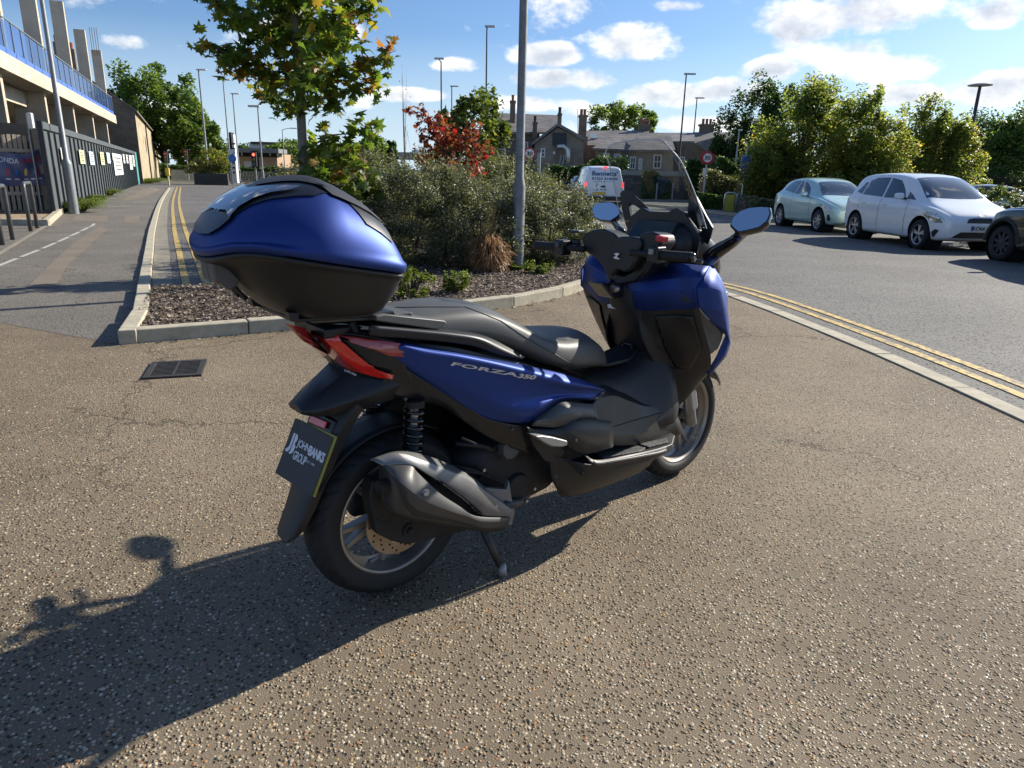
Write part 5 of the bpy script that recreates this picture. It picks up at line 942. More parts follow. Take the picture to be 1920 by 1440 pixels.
def wheel(parent, x, y, r_, w_, side, spokes=5, rimr=.68, style='twin', rmat=None, dark=False):
    """axis along y, outer face towards side*y"""
    s = side; tp = [(rimr * r_, 0), (rimr * r_ * 1.02, .0), (r_ * .9, -.006), (r_ * .97, .02), (r_, .05), (r_, w_ - .05), (r_ * .97, w_ - .02), (r_ * .9, w_), (rimr * r_, w_)]
    t = MB().lathe([(a, -s * b) for a, b in tp], (0, 0, 0), axis='Y', n=36).build('tyre', MAT['tyre'], None, smooth=True); t.name = 'wheel'; t.parent = parent; t.location = (x, y, r_); rm = rmat or MAT['alloy']
    MB().lathe([(rimr * r_, -s * .0), (rimr * r_ * .95, -s * .012), (rimr * r_ * .93, -s * .05), (rimr * r_ * .9, -s * .13), (0, -s * .13)], axis='Y', n=36).build('rim_barrel', MAT['wheelwell'], t, smooth=True)
    MB().lathe([(rimr * r_ * 1.0, s * .001), (rimr * r_ * .93, -s * .004), (rimr * r_ * .91, -s * .02)], axis='Y', n=36).build('rim', rm, t, smooth=True)
    sp = MB(); R0 = rimr * r_ * .93
    for k in range(spokes):
        for dq in ((-.16, .16) if style == 'twin' else (0,)):
            a = 2 * PI * k / spokes + dq + .3; a2 = 2 * PI * k / spokes + dq * .35 + .3; wd = .045 * (r_ / .3) if style == 'twin' else .075
            p = np.array([math.cos(a2), 0, math.sin(a2)]) * .04; q = np.array([math.cos(a), 0, math.sin(a)]) * R0; n_ = np.array([-math.sin(a), 0, math.cos(a)]) * wd / 2
            sp.prism([p + n_ * .8 + (0, -s * .012, 0), p - n_ * .8 + (0, -s * .012, 0), q - n_ * .7 + (0, -s * .02, 0), q + n_ * .7 + (0, -s * .02, 0)], (0, 0, 0), (0, -s * .03, 0))
    sp.build('spokes', rm, t, bevel=.004); MB().lathe([(0, -s * .005), (.045, -s * .008), (.06, -s * .03)], axis='Y', n=16).build('hub_cap', rm, t, smooth=True)
    MB().lathe([(0, -s * .07), (r_ * .42, -s * .07)], axis='Y', n=24).build('brake_disc', MAT['galv'], t)
    return t
def lerp_st(st, x):
    xs = [s[0] for s in st]; return [float(np.interp(x, xs, [s[i] for s in st])) for i in range(1, len(st[0]))]
def car_body(name, st, mat, parent, W, arches, ar, zsill):
    """st rows: x, zbot, zbelt, ztop, halfwidth, roof halfwidth"""
    rings = []
    for (x, zb, zl, zt, w_, wr) in st:
        zm = zb + .48 * (zl - zb)
        rings.append([(0, zb), (w_ * .8, zb), (w_ * .94, zb + .03), (w_ * .985, zb + .14), (w_, zm), (w_ * .995, zl - .12), (w_ * .965, zl - .015), (w_ * .94, zl + .02 if zt - zl > .15 else zl + .004), (w_ * .94 + (wr - w_ * .94) * .55, zl + (zt - .08 - zl) * .55 if zt - zl > .15 else zl + .010), (wr + .012, zt - .085 if zt - zl > .15 else zl + (zt - zl) * .5), (wr * .93, zt - .03 if zt - zl > .15 else zt - .012), (wr * .55, zt - .004), (0, zt)])
    n = len(rings[0]); V = []; F_ = []
    for i, rg in enumerate(rings):
        for (y, z) in rg: V.append((st[i][0], y, z))
        for (y, z) in rg[1:-1]: V.append((st[i][0], -y, z))
    m_ = 2 * n - 2
    def idx(i, j, s): return i * m_ + (j if s > 0 or j in (0, n - 1) else n - 1 + j)
    for i in range(len(rings) - 1):
        for j in range(n - 1):
            for s in (1, -1):
                q = (idx(i, j, s), idx(i + 1, j, s), idx(i + 1, j + 1, s), idx(i, j + 1, s)); F_.append(q if s > 0 else q[::-1])
    for i in (0, len(rings) - 1):
        loop = [idx(i, j, 1) for j in range(n)] + [idx(i, j, -1) for j in range(n - 2, 0, -1)]; F_.append(tuple(loop))
    mb = MB(); mb.add(V, F_); o = mb.build(name, mat, parent, sub=3)
    dg = bpy.context.evaluated_depsgraph_get(); dg.update(); me = bpy.data.meshes.new_from_object(o.evaluated_get(dg)); o.modifiers.clear(); o.data = me; me.shade_smooth()
    if arches:
        bm = bmesh.new(); bm.from_mesh(me); zc = ar - .045
        def inside(v, k=1.): return abs(v.y) > W / 2 - .34 and any((v.x - ax) ** 2 + (v.z - zc) ** 2 < (ar * k) ** 2 for ax in arches)
        bmesh.ops.delete(bm, geom=[f for f in bm.faces if inside(f.calc_center_median())], context='FACES')
        for v in bm.verts:
            if v.is_boundary:
                ax = min(arches, key=lambda q: abs(v.co.x - q)); d = Vector((v.co.x - ax, 0, v.co.z - zc)); l = d.length
                if l > .05 and abs(l - ar) < .10: v.co.x = ax + d.x * ar / l; v.co.z = zc + d.z * ar / l
        bm.to_mesh(me); bm.free(); me.shade_smooth()
        for ax in arches:
            for s in (1, -1): MB().lathe([(ar + .012, s * (W / 2 - .035)), (ar + .012, s * (W / 2 - .36)), (.02, s * (W / 2 - .36))], (ax, 0, zc), axis='Y', n=36).build('wheel_arch_liner', MAT['wheelwell'], parent)
    return o
def bvh_of(o):
    bm = bmesh.new(); bm.from_mesh(o.data); b = BVHTree.FromBMesh(bm); bm.free(); return b
def tri_poly(poly, step):
    P = np.array(poly, float); mn, mx = P.min(0), P.max(0); E = []; pts = []
    for i in range(len(P)):
        a, b = P[i], P[(i + 1) % len(P)]; k = max(1, int(np.linalg.norm(b - a) / step))
        for j in range(k): pts.append(a + (b - a) * j / k)
    nb_ = len(pts); E = [(i, (i + 1) % nb_) for i in range(nb_)]; bd = np.array(pts)
    gx, gy = np.meshgrid(np.arange(mn[0] + step / 2, mx[0], step), np.arange(mn[1] + step / 2, mx[1], step)); Q = np.column_stack([gx.ravel(), gy.ravel()])
    if len(Q):
        Q = Q[inpoly(Q, [tuple(p) for p in P])]
        if len(Q): Q = Q[np.sqrt(((Q[:, None] - bd[None]) ** 2).sum(2)).min(1) > step * .45]
    allp = [Vector(p) for p in bd] + [Vector(q) for q in Q]
    r_ = delaunay_2d_cdt(allp, E, [list(range(nb_))], 1, 1e-7); return [tuple(v) for v in r_[0]], [tuple(f) for f in r_[2]]
def patch(name, poly, bvh, mat, parent, orig, dirn, step=.06, off=.006, thick=0., round_=0):
    """poly in 2D; orig(u,v)->3D ray start, dirn 3D: laid on the body as a thin separate skin"""
    vs, fs = tri_poly(poly, step); out = []; last = None
    for (u, v) in vs:
        o_ = Vector(orig(u, v)); d = Vector(dirn); h = bvh.ray_cast(o_, d)
        if h[0] is None: out.append(None); continue
        n_ = h[1]; n_ = n_ if n_.dot(d) < 0 else -n_; out.append(h[0] + n_ * off)
    good = [(i, p) for i, p in enumerate(out) if p is not None]
    if not good: return None
    for i, p in enumerate(out):
        if p is None: j = min(good, key=lambda q: (vs[q[0]][0] - vs[i][0]) ** 2 + (vs[q[0]][1] - vs[i][1]) ** 2); out[i] = j[1]
    mb = MB(); mb.add(out, fs); o = mb.build(name, mat, parent, smooth=True)
    if thick: s_ = o.modifiers.new('s', 'SOLIDIFY'); s_.thickness = thick; s_.offset = 0
    return o
def car(label, cat, x, y, heading, st, mat, Lf, Lr, W, wr, tyre_r, side_win, wscreen, rear=None, lights=(), spec=None, name='parked_car', spokes=5, style='twin', plate=None, rimmat=None, arch_extra=.06, bodymat2=None, mirrorx=None, hasmir=True, diag=None):
    t = empty(name, (x, y, 0), heading, label=label, cat=cat)
    b = car_body('body', st, mat, t, W, (0., wr), tyre_r + arch_extra, .2); bv = bvh_of(b)
    for ax in (0., wr):
        for s in (1, -1): wheel(t, ax, s * (W / 2 - .015), tyre_r, .2, s, spokes, style=style, rmat=rimmat)
    for s in (1, -1):
        for nm_, poly, mt in side_win: patch(nm_, poly, bv, mt, t, lambda u, v, s=s: (u, s * 2, v), (0, -s, 0), step=.09)
    for nm_, poly, mt in wscreen: patch(nm_, poly, bv, mt, t, lambda u, v: (u, v, 3), (0, 0, -1), step=.09)
    for nm_, poly, mt in lights: patch(nm_, poly, bv, mt, t, lambda u, v: (4, u, v), (-1, 0, 0), step=.05)
    for nm_, poly, mt in (rear or ()): patch(nm_, poly, bv, mt, t, lambda u, v: (-3, u, v), (1, 0, 0), step=.06)
    for nm_, poly, mt, xc, yc in (diag or ()):
        for s in (1, -1): patch(nm_, poly, bv, mt, t, lambda u, v, s=s: (xc + 2 + .707 * u, s * (yc + 2) - s * .707 * u, v), (-.707, -.707 * s, 0), step=.05, off=.007)
    if hasmir:
        for s in (1, -1):
            mx_, mz_ = mirrorx; m_ = MB().box((mx_, s * (W / 2 + .07), mz_), (.12, .2, .14)).build('wing_mirror', mat, t, bevel=.05, seg=3); MB().box((mx_ + .01, s * (W / 2 - .04), mz_ - .05), (.06, .14, .04)).build('mirror_arm', MAT['trim'], m_)
    return t, b, bv
def grow(poly, d=.03):
    c_ = np.mean(np.array(poly), 0); return [tuple(c_ + (np.array(p) - c_) * (1 + d / max(.05, np.linalg.norm(np.array(p) - c_)))) for p in poly]
def sym(poly): return poly + [(-u, v) for u, v in poly[::-1]]
hd_row = math.atan2(-1, .062)
# rear wheel at x=0, front wheel at x=wheelbase
def place(pf, wb, heading, W): # pf: contact of the near-side (right side, y<0 in car frame) front wheel
    c_, s_ = math.cos(heading), math.sin(heading); y_ = -W / 2 + .1; return pf[0] - (wb * c_ - y_ * s_), pf[1] - (wb * s_ + y_ * c_)
white_p = paint('paint_white', (.86, .87, .87), .3); mint = paint('paint_mint', (.50, .70, .64), .28, metal=.2); dgreen = paint('paint_dark', (.012, .022, .020), .22)
# tall white hatchback
W = 1.765; wb = 2.615; pf = g(1722, 467); px_, py_ = place(pf, wb, hd_row, W)
st = [(-.70, .38, .70, .74, .60, .50), (-.66, .26, .95, 1.0, .78, .62), (-.60, .22, 1.02, 1.16, .83, .64), (-.42, .20, 1.04, 1.50, .86, .62), (-.15, .19, 1.02, 1.575, .875, .63), (.5, .19, .99, 1.60, .882, .64), (1.1, .19, .96, 1.595, .882, .64), (1.6, .19, .94, 1.54, .88, .62), (1.95, .19, .94, 1.40, .88, .62), (2.35, .19, .93, 1.17, .88, .66), (2.58, .19, .92, 1.01, .88, .72), (2.95, .20, .86, .92, .87, .72), (3.2, .22, .78, .82, .82, .64), (3.34, .26, .68, .72, .72, .52), (3.38, .34, .58, .62, .62, .45)]
sw_ = [('side_window', [(1.02, 1.03), (1.84, 1.03), (1.66, 1.22), (1.38, 1.42), (1.02, 1.47)], MAT['carglass']), ('side_window', [(.10, 1.08), (.95, 1.04), (.95, 1.475), (.42, 1.475), (.16, 1.40)], MAT['carglass']), ('quarter_window', [(-.22, 1.13), (.04, 1.09), (.08, 1.36), (-.02, 1.36)], MAT['carglass']), ('corner_window', [(1.90, 1.03), (2.22, 1.01), (1.86, 1.18)], MAT['carglass']),
       ('door_seam', [(.98, .30), (.99, .30), (.99, 1.0), (.98, 1.0)], MAT['trim']), ('door_seam', [(.05, .55), (.06, .55), (.10, 1.04), (.09, 1.04)], MAT['trim']), ('door_seam', [(2.05, .30), (2.06, .30), (2.06, .95), (2.05, .95)], MAT['trim']), ('sill', [(.36, .205), (2.25, .205), (2.25, .25), (.36, .25)], MAT['trim']),
       ('door_handle', [(.20, .86), (.40, .865), (.40, .90), (.20, .895)], MAT['alloy']), ('door_handle', [(1.10, .85), (1.30, .85), (1.30, .885), (1.10, .885)], MAT['alloy']),
       ('tail_light', [(-.66, .92), (-.55, .90), (-.45, 1.12), (-.56, 1.14)], MAT['redlens'])]
ws_ = [('windscreen', [(1.70, -.52), (2.42, -.68), (2.50, -.35), (2.52, 0), (2.50, .35), (2.42, .68), (1.70, .52), (1.66, 0)], MAT['carglass'])]
lt = [('grille', sym([(-.36, .60), (-.32, .68), (-.2, .70)]), MAT['trim']), ('lower_intake', sym([(-.62, .30), (-.55, .36), (-.45, .42)]), MAT['trim']), ('emblem', [(.07 * c_, .745 + .03 * s_) for c_, s_ in rods(None, 12)], MAT['alloy'])]
t, b, bv = car('white tall hatchback with glossy dark windows, second in the parked row', 'car', px_, py_, hd_row, st, white_p, 0, 0, W, wb, .315, sw_, ws_, lights=lt, mirrorx=(1.86, 1.08), diag=[('headlight', [(-.36, .83), (-.12, .81), (.10, .74), (.20, .66), (.16, .59), (.02, .59), (-.14, .65), (-.30, .75)], MAT['lens'], 2.95, .74), ('headlight_surround', [(-.02, .30), (.02, .30), (.10, .44), (.02, .46), (-.05, .40)], MAT['trim'], 3.0, .74)])
MB().box((3.385, 0, .50), (.02, .52, .11)).build('number_plate', MAT['plate_w'], t); text_on('plate_lettering', 'KO66', (3.397, -.225, .46), (0, .26, 0), (0, 0, .08), blk, t, bold=.03); MB().box((3.397, -.243, .50), (.003, .03, .105)).build('plate_band', M('plate_blue', (.02, .05, .35), .4, nz=None), t)
for s in (-.4, .35): MB().tube([(2.52, s, .985), (2.30, s + .45, 1.13)], .012, 5).build('wiper', MAT['trim'], t)
# mint hatchback
W = 1.735; wb = 2.49; pf = g(1534, 435); px_, py_ = place(pf, wb, hd_row, W)
st = [(-.68, .36, .72, .76, .60, .50), (-.64, .26, .92, .98, .78, .60), (-.56, .22, .98, 1.10, .82, .60), (-.30, .20, .99, 1.36, .85, .58), (.05, .19, .98, 1.44, .865, .59), (.6, .19, .955, 1.475, .867, .60), (1.0, .19, .94, 1.475, .867, .60), (1.45, .19, .93, 1.40, .865, .59), (1.85, .19, .93, 1.22, .865, .60), (2.15, .19, .92, 1.04, .865, .66), (2.35, .19, .90, .965, .865, .72), (2.8, .20, .82, .88, .85, .72), (3.1, .22, .72, .78, .79, .62), (3.22, .28, .62, .66, .66, .5), (3.25, .34, .56, .6, .58, .45)]
sw_ = [('side_window', [(.78, 1.0), (1.68, .99), (1.45, 1.19), (1.15, 1.33), (.80, 1.37)], MAT['carglass']), ('side_window', [(-.10, 1.10), (.70, 1.01), (.72, 1.37), (.30, 1.35), (.05, 1.26)], MAT['carglass']), ('door_seam', [(.74, .30), (.75, .30), (.75, .98), (.74, .98)], MAT['trim']), ('door_seam', [(1.95, .30), (1.96, .30), (1.90, .92), (1.89, .92)], MAT['trim']), ('sill', [(.36, .205), (2.15, .205), (2.15, .24), (.36, .24)], MAT['trim']), ('door_handle', [(.84, .83), (1.02, .83), (1.02, .86), (.84, .86)], MAT['alloy']),]
ws_ = [('windscreen', [(1.52, -.48), (2.22, -.66), (2.28, 0), (2.22, .66), (1.52, .48), (1.48, 0)], MAT['carglass'])]
lt = [('grille', sym([(-.48, .52), (-.42, .64), (-.2, .66)]), MAT['trim']), ('lower_intake', sym([(-.5, .28), (-.4, .34)]), MAT['trim'])]
t, b, bv = car('pale mint green three door hatchback, farthest in the parked row', 'car', px_, py_, hd_row, st, mint, 0, 0, W, wb, .31, sw_, ws_, lights=lt, mirrorx=(1.68, 1.0), spokes=8, style='single', diag=[('headlight', [(-.34, .76), (-.10, .75), (.12, .68), (.14, .62), (-.02, .62), (-.22, .69)], MAT['lens'], 2.85, .72), ('fog_light', [(-.03, .50), (.04, .50), (.10, .38), (.03, .32), (-.02, .36)], MAT['trim'], 2.9, .72)])
MB().box((3.26, 0, .44), (.02, .52, .11)).build('number_plate', MAT['plate_w'], t)
# dark car nose to nose with the white one, cut by the frame
W = 1.78; wb = 2.6; hd2 = hd_row + PI; pf = g(1876, 489); c_, s_ = math.cos(hd2), math.sin(hd2); y_ = W / 2 - .1; px_, py_ = pf[0] - (wb * c_ - y_ * s_), pf[1] - (wb * s_ + y_ * c_)
st = [(-.65, .36, .8, .9, .66, .5), (-.6, .26, .98, 1.1, .82, .6), (-.35, .22, 1.0, 1.42, .87, .6), (.1, .2, .99, 1.53, .89, .62), (.8, .2, .97, 1.56, .89, .62), (1.3, .2, .96, 1.52, .89, .62), (1.75, .2, .96, 1.30, .89, .62), (2.0, .2, .96, 1.10, .89, .68), (2.2, .2, .95, 1.03, .89, .76), (2.7, .22, .92, .98, .88, .78), (3.0, .26, .86, .92, .84, .7), (3.12, .34, .74, .8, .74, .55), (3.15, .4, .62, .7, .6, .45)]
sw_ = [('side_window', [(.85, 1.04), (1.72, 1.03), (1.45, 1.28), (.86, 1.42)], MAT['carglass']), ('side_window', [(.0, 1.06), (.78, 1.04), (.78, 1.42), (.1, 1.36)], MAT['carglass'])]
t, b, bv = car('near black crossover cut by the right photo border, nose to nose with the white car', 'car', px_, py_, hd2, st, dgreen, 0, 0, W, wb, .325, sw_, [('windscreen', [(1.42, -.5), (2.05, -.68), (2.05, .68), (1.42, .5)], MAT['carglass'])], lights=[('headlight', [(.45, .72), (.62, .82), (.72, .7), (.6, .6)], MAT['lens']), ('headlight', [(-.45, .72), (-.62, .82), (-.72, .7), (-.6, .6)], MAT['lens'])], mirrorx=(1.7, 1.08), rimmat=MAT['steel_dark'], spokes=9, style='single')
for ax in (0, wb):
    for s in (1, -1): MB().lathe([(.385, s * (W / 2 - .03)), (.385, s * (W / 2 + .012)), (.45, s * (W / 2 + .005)), (.46, s * (W / 2 - .05))], (ax, 0, .34), axis='Y', n=24, arc=(.0, PI)).build('wheel_arch', MAT['trim'], t, smooth=True)
# white van on the road, seen from behind
hv = PI / 2 + .0; P = g(1128, 392); W = 1.83; wb = 2.7; hv = math.atan2(1, -.07)
st = [(-.78, .42, .95, 1.05, .80, .70), (-.76, .34, 1.05, 1.66, .88, .66), (-.70, .30, 1.08, 1.78, .90, .68), (-.3, .28, 1.08, 1.82, .91, .70), (1.0, .28, 1.08, 1.83, .91, .71), (1.7, .28, 1.08, 1.80, .91, .70), (2.1, .28, 1.06, 1.55, .90, .68), (2.6, .28, 1.02, 1.16, .89, .72), (3.1, .3, .9, .98, .86, .7), (3.4, .36, .72, .8, .72, .5)]
vt, b, bv = car('white panel van with blue lettering on its rear doors driving away, brake lights on', 'van', P[0], P[1] + .75, hv, st, paint('paint_van', (.82, .84, .86), .35), 0, 0, W, wb, .31,
    [('side_window', [(1.1, 1.12), (2.15, 1.10), (1.95, 1.40), (1.7, 1.62), (1.12, 1.64)], MAT['carglass']), ('side_window', [(-.1, 1.14), (.95, 1.12), (.95, 1.62), (-.05, 1.62)], MAT['carglass']), ('side_trim', [(-.7, .34), (3.0, .34), (3.0, .52), (-.7, .52)], MAT['trim'])], [('windscreen', [(1.75, -.55), (2.5, -.7), (2.5, .7), (1.75, .55)], MAT['carglass'])],
    rear=[('bumper', [(-.86, .36), (.86, .36), (.86, .54), (-.86, .54)], MAT['trim']), ('door_seam', [(-.006, .56), (.006, .56), (.006, 1.70), (-.006, 1.70)], MAT['trim'])], mirrorx=(2.0, 1.15), name='van', spokes=6)
brk = M('brake_light', (.6, .02, .02), .3, nz=None, emis=((1, .06, .05), .9))
for s in (1, -1): MB().box((-.765, s * .82, 1.02), (.06, .08, .22)).build('tail_light', brk, vt, bevel=.02)
MB().box((-.80, 0, 1.76), (.05, .16, .05)).build('high_brake_light', brk, vt); MB().box((-.79, .18, .66), (.02, .52, .12)).build('number_plate', MAT['plate_y'], vt); MB().box((-.79, .05, .95), (.03, .2, .07)).build('door_handle', MAT['trim'], vt)
vb = M('van_blue', (.06, .16, .34), .5, nz=None); text_on('lettering', "Bennetts'", (-.79, .56, 1.40), (0, -1.12, 0), (0, 0, .19), vb, vt, bold=.03); text_on('lettering', '01223 410684', (-.79, .56, 1.22), (0, -1.12, 0), (0, 0, .12), vb, vt, bold=.03)
text_on('lettering', 'plumbing and heating', (-.79, .50, 1.12), (0, -.95, 0), (0, 0, .06), vb, vt); text_on('lettering', 'www.bennetts.com', (-.79, .5, .54), (0, -1.0, 0), (0, 0, .06), vb, vt)
for k in range(3): MB().box((-.79, .3 - .18 * k, .82), (.01, .07, .05)).build('sticker', vb, vt)
# dark car ahead of the van and two cars behind the right shrubs
P = g(1062, 381); st2 = [(-.6, .36, .8, .9, .66, .5), (-.5, .26, .95, 1.1, .82, .6), (-.2, .22, .96, 1.36, .85, .58), (.8, .2, .94, 1.44, .86, .6), (1.4, .2, .93, 1.36, .86, .6), (1.95, .2, .93, 1.06, .86, .66), (2.8, .24, .84, .9, .84, .7), (3.15, .34, .66, .7, .66, .5)]
t, b, bv = car('dark blue car just ahead of the white van, mostly hidden', 'car', P[0] + 1.15, P[1] + 2, hv, st2, paint('paint_navy', (.015, .025, .07), .25), 0, 0, 1.74, 2.5, .31, [('side_window', [(-.1, 1.02), (1.7, 1.0), (1.2, 1.34), (.1, 1.3)], MAT['carglass'])], [], rear=[('tail_light', [(.55, .8), (.8, .8), (.8, .95), (.55, .95)], MAT['redlens'])], mirrorx=(1.6, 1.0))
for px, col, lb in ((1858, (.35, .37, .4), 'pale grey car roof beyond the bushes at the right'), (1915, (.05, .03, .10), 'purple car beyond the bushes at the right border')):
    P = A(px, 370, 26); t, b, bv = car(lb, 'car', P[0] + (1.2 if px < 1900 else 2.2), 27 if px < 1900 else 31, PI - .3, st2, paint('paint_x', col, .25), 0, 0, 1.74, 2.5, .31, [('side_window', [(-.1, 1.02), (1.7, 1.0), (1.2, 1.34), (.1, 1.3)], MAT['carglass'])], [('windscreen', [(1.3, -.5), (1.95, -.66), (1.95, .66), (1.3, .5)], MAT['carglass'])], mirrorx=(1.6, 1.0))
# ---------------------------------------------------------------- the scooter (own frame: x forward, y left, z up; lat = distance to the right)
SP = np.array([-.396, 2.055, 0.]); SH = R(40.76); SDd = np.array([math.cos(SH), math.sin(SH), 0.]); SDn = np.array([SDd[1], -SDd[0], 0.])
scooter = empty('scooter', tuple(SP), SH, label='matt blue maxi scooter with blue top box and tall clear screen on its centre stand', cat='scooter')
def loc(w): w = np.array(w) - SP; return np.array([w @ SDd, -(w @ SDn), w[2]])
def bk(px, py, lat): d = ray(px, py); t = ((SP + SDn * lat - CAMP) @ SDn) / (d @ SDn); return loc(CAMP + d * t)
def Lp(a, lat, z): return np.array([a, -lat, z])
CL = loc(CAMP)
def bka(px, py, a): d = ray(px, py); dl = np.array([d @ SDd, -(d @ SDn), d[2]]); return CL + dl * ((a - CL[0]) / dl[0])     # on the plane across the scooter at a
def bray(px, py): d = ray(px, py); return np.array([d @ SDd, -(d @ SDn), d[2]])
blue = bpy.data.materials.new('matt_blue'); blue.use_nodes = True
def mk_blue():
    b = blue.node_tree.nodes['Principled BSDF']; b.inputs['Base Color'].default_value = (.021, .050, .22, 1); b.inputs['Metallic'].default_value = .6; b.inputs['Roughness'].default_value = .50
    b.inputs['Specular IOR Level'].default_value = .5; nt = blue.node_tree; n = sv_node(nt, 'TexNoise'); n.inputs['Scale'].default_value = 900; bp = sv_node(nt, 'Bump'); bp.inputs['Strength'].default_value = .06; bp.inputs['Distance'].default_value = .0005
    tc = sv_node(nt, 'TexCoord'); nt.links.new(tc.outputs['Object'], n.inputs[0]); nt.links.new(n.outputs[0], bp.inputs['Height']); nt.links.new(bp.outputs[0], b.inputs['Normal'])
mk_blue()
plas = M('grained_plastic', (.017, .017, .017), .5, nz=(14, .18), bump=(700, .25, .0006)); plas2 = M('satin_black', (.010, .011, .013), .38, nz=(8, .15)); gloss = M('gloss_black', (.008, .008, .01), .12, nz=None, coat=.6)
matt_black_metal = M('matt_black_metallic', (.03, .032, .036), .42, .4, nz=(5, .1)); greyp = M('grey_plastic', (.085, .085, .082), .5, .1, nz=(10, .12)); silverp = M('silver_trim', (.30, .30, .29), .45, .45, nz=(14, .12))
seatm = M('seat_vinyl', (.075, .075, .072), .5, nz=(12, .12), bump=(420, .5, .001)); redl = M('tail_lens', (.72, .016, .012), .16, nz=None, coat=1.); redd = M('dark_lens', (.36, .022, .018), .12, nz=(12, .3), coat=1.)
bronze = M('rim_grey', (.34, .31, .27), .40, .7, nz=(12, .1)); steel = M('brushed_steel', (.5, .5, .5), .3, .95, nz=(40, .15)); eng = M('engine_black', (.02, .02, .021), .6, .3, nz=(20, .3), bump=(120, .4, .002)); exgrey = M('exhaust_grey', (.075, .075, .075), .5, .4, nz=(7, .12)); exlight = M('heat_shield', (.20, .20, .195), .5, .4, nz=(16, .1)); exdark = M('exhaust_dark', (.065, .063, .061), .5, .5, nz=(8, .25))
rubber = M('rubber', (.014, .014, .014), .7, nz=(20, .2))
def cr_rows(rows, ku, kv):
    G = np.array(rows, float)
    def up(Q, k):     # catmull-rom along axis 0
        n = len(Q)
        if n < 2: return Q
        E = np.concatenate([[2 * Q[0] - Q[1]], Q, [2 * Q[-1] - Q[-2]]]); out = []
        for i in range(1, n):
            for j in range(k):
                t = j / k; a, b, c, d = E[i - 1], E[i], E[i + 1], E[i + 2]; out.append(.5 * (2 * b + (-a + c) * t + (2 * a - 5 * b + 4 * c - d) * t * t + (-a + 3 * b - 3 * c + d) * t ** 3))
        out.append(Q[-1]); return np.array(out)
    G = up(G, ku); return np.transpose(up(np.transpose(G, (1, 0, 2)), kv), (1, 0, 2))
def surf(name, rows, mat, parent=None, ku=5, kv=5, thick=.005, mirror=True, pix=True, sharp=False, label=None, off=-1):
    """rows of (px,py,lat) (or local points): an interpolating surface with thickness, and its mirror on the left side"""
    G = [[bk(*p) if pix else Lp(*p) for p in r_] for r_ in rows]; G = cr_rows(G, 1, 5) if sharp else cr_rows(G, ku, kv); nu, nv = G.shape[:2]; outs = []
    for s in ((1, -1) if mirror else (1,)):
        V = G.reshape(-1, 3) * np.array([1, s, 1]); fs = []
        for i in range(nu - 1):
            for j in range(nv - 1): k = i * nv + j; f = (k, k + 1, k + nv + 1, k + nv); fs.append(f)
        me = bpy.data.meshes.new(name); me.from_pydata([tuple(v) for v in V], [], fs); me.update()
        # make normals look outwards (away from the centre plane / up)
        nrm = sum((Vector(p.normal) * p.area for p in me.polygons), Vector()); mid = Vector(V.mean(0)); outw = Vector((0, mid.y, .25 * abs(mid.y) + .02))
        if nrm.dot(outw) < 0: me.flip_normals()
        me.shade_smooth(); (me.set_sharp_from_angle(angle=R(11)) if sharp else None); o = link(name, me, mat, parent or scooter)
        if thick: q = o.modifiers.new('s', 'SOLIDIFY'); q.thickness = thick; q.offset = off; q.use_even_offset = False
        outs.append(o)
    return outs
def slab(name, poly, thick, mat, parent=None, mirror=True, bevel=.002, lat=None, inward=True):
    outs = []; P = [bk(p[0], p[1], p[2] if len(p) > 2 else lat) for p in poly]
    for s in ((1, -1) if mirror else (1,)):
        Q = [p * np.array([1, s, 1]) for p in P]; mb = MB(); mb.prism(Q, (0, 0, 0), (0, s * thick, 0)); outs.append(mb.build(name, mat, parent or scooter, bevel=bevel))
    return outs
def rslab(name, poly, a, thick, mat, parent=None, bevel=.004, taper=.85):
    """plate facing the rider on the plane x = a, thick towards the front"""
    P = [bka(x, y, a) for x, y in poly]; c_ = sum(P) / len(P); Q = [c_ + (p - c_) * taper + np.array([thick, 0, 0]) for p in P]; k = len(P); mb = MB(); mb.add(P + Q, [tuple(range(k)), tuple(range(k, 2 * k))[::-1]] + [(i, (i + 1) % k, k + (i + 1) % k, k + i) for i in range(k)]); return mb.build(name, mat, parent or scooter, bevel=bevel, seg=3)
def loft(name, secs, mat, parent=None, n=20, smooth=True, bevel=0, sub=0, mirror=False, caps=True):
    """secs: list of closed 3D point loops of equal count"""
    outs = []
    for s in ((1, -1) if mirror else (1,)):
        mb = MB(); V = []; F_ = []; k = len(secs[0])
        for sc in secs: V += [np.array(p) * np.array([1, s, 1]) for p in sc]
        for i in range(len(secs) - 1):
            for j in range(k): F_.append((i * k + j, i * k + (j + 1) % k, (i + 1) * k + (j + 1) % k, (i + 1) * k + j))
        if caps: F_.append(tuple(range(k))[::-1]); F_.append(tuple((len(secs) - 1) * k + j for j in range(k)))
        mb.add(V, F_); outs.append(mb.build(name, mat, parent or scooter, smooth=smooth, bevel=bevel, sub=sub))
    return outs if mirror else outs[0]
def sec(a, lat0, lat1, z0, z1, e=3., n=20, lean=0.):
    c = ((lat0 + lat1) / 2, (z0 + z1) / 2); w, h = (lat1 - lat0) / 2, (z1 - z0) / 2; out = []
    for k in range(n):
        t = 2 * PI * k / n; cx, sx = math.cos(t), math.sin(t); x = math.copysign(abs(cx) ** (2 / e), cx) * w; z = math.copysign(abs(sx) ** (2 / e), sx) * h; out.append(Lp(a + lean * z, c[0] + x, c[1] + z))
    return out
def bvl(o):
    dg = bpy.context.evaluated_depsgraph_get(); dg.update(); me = bpy.data.meshes.new_from_object(o.evaluated_get(dg)); bm = bmesh.new(); bm.from_mesh(me); b = BVHTree.FromBMesh(bm); bm.free(); bpy.data.meshes.remove(me); return b
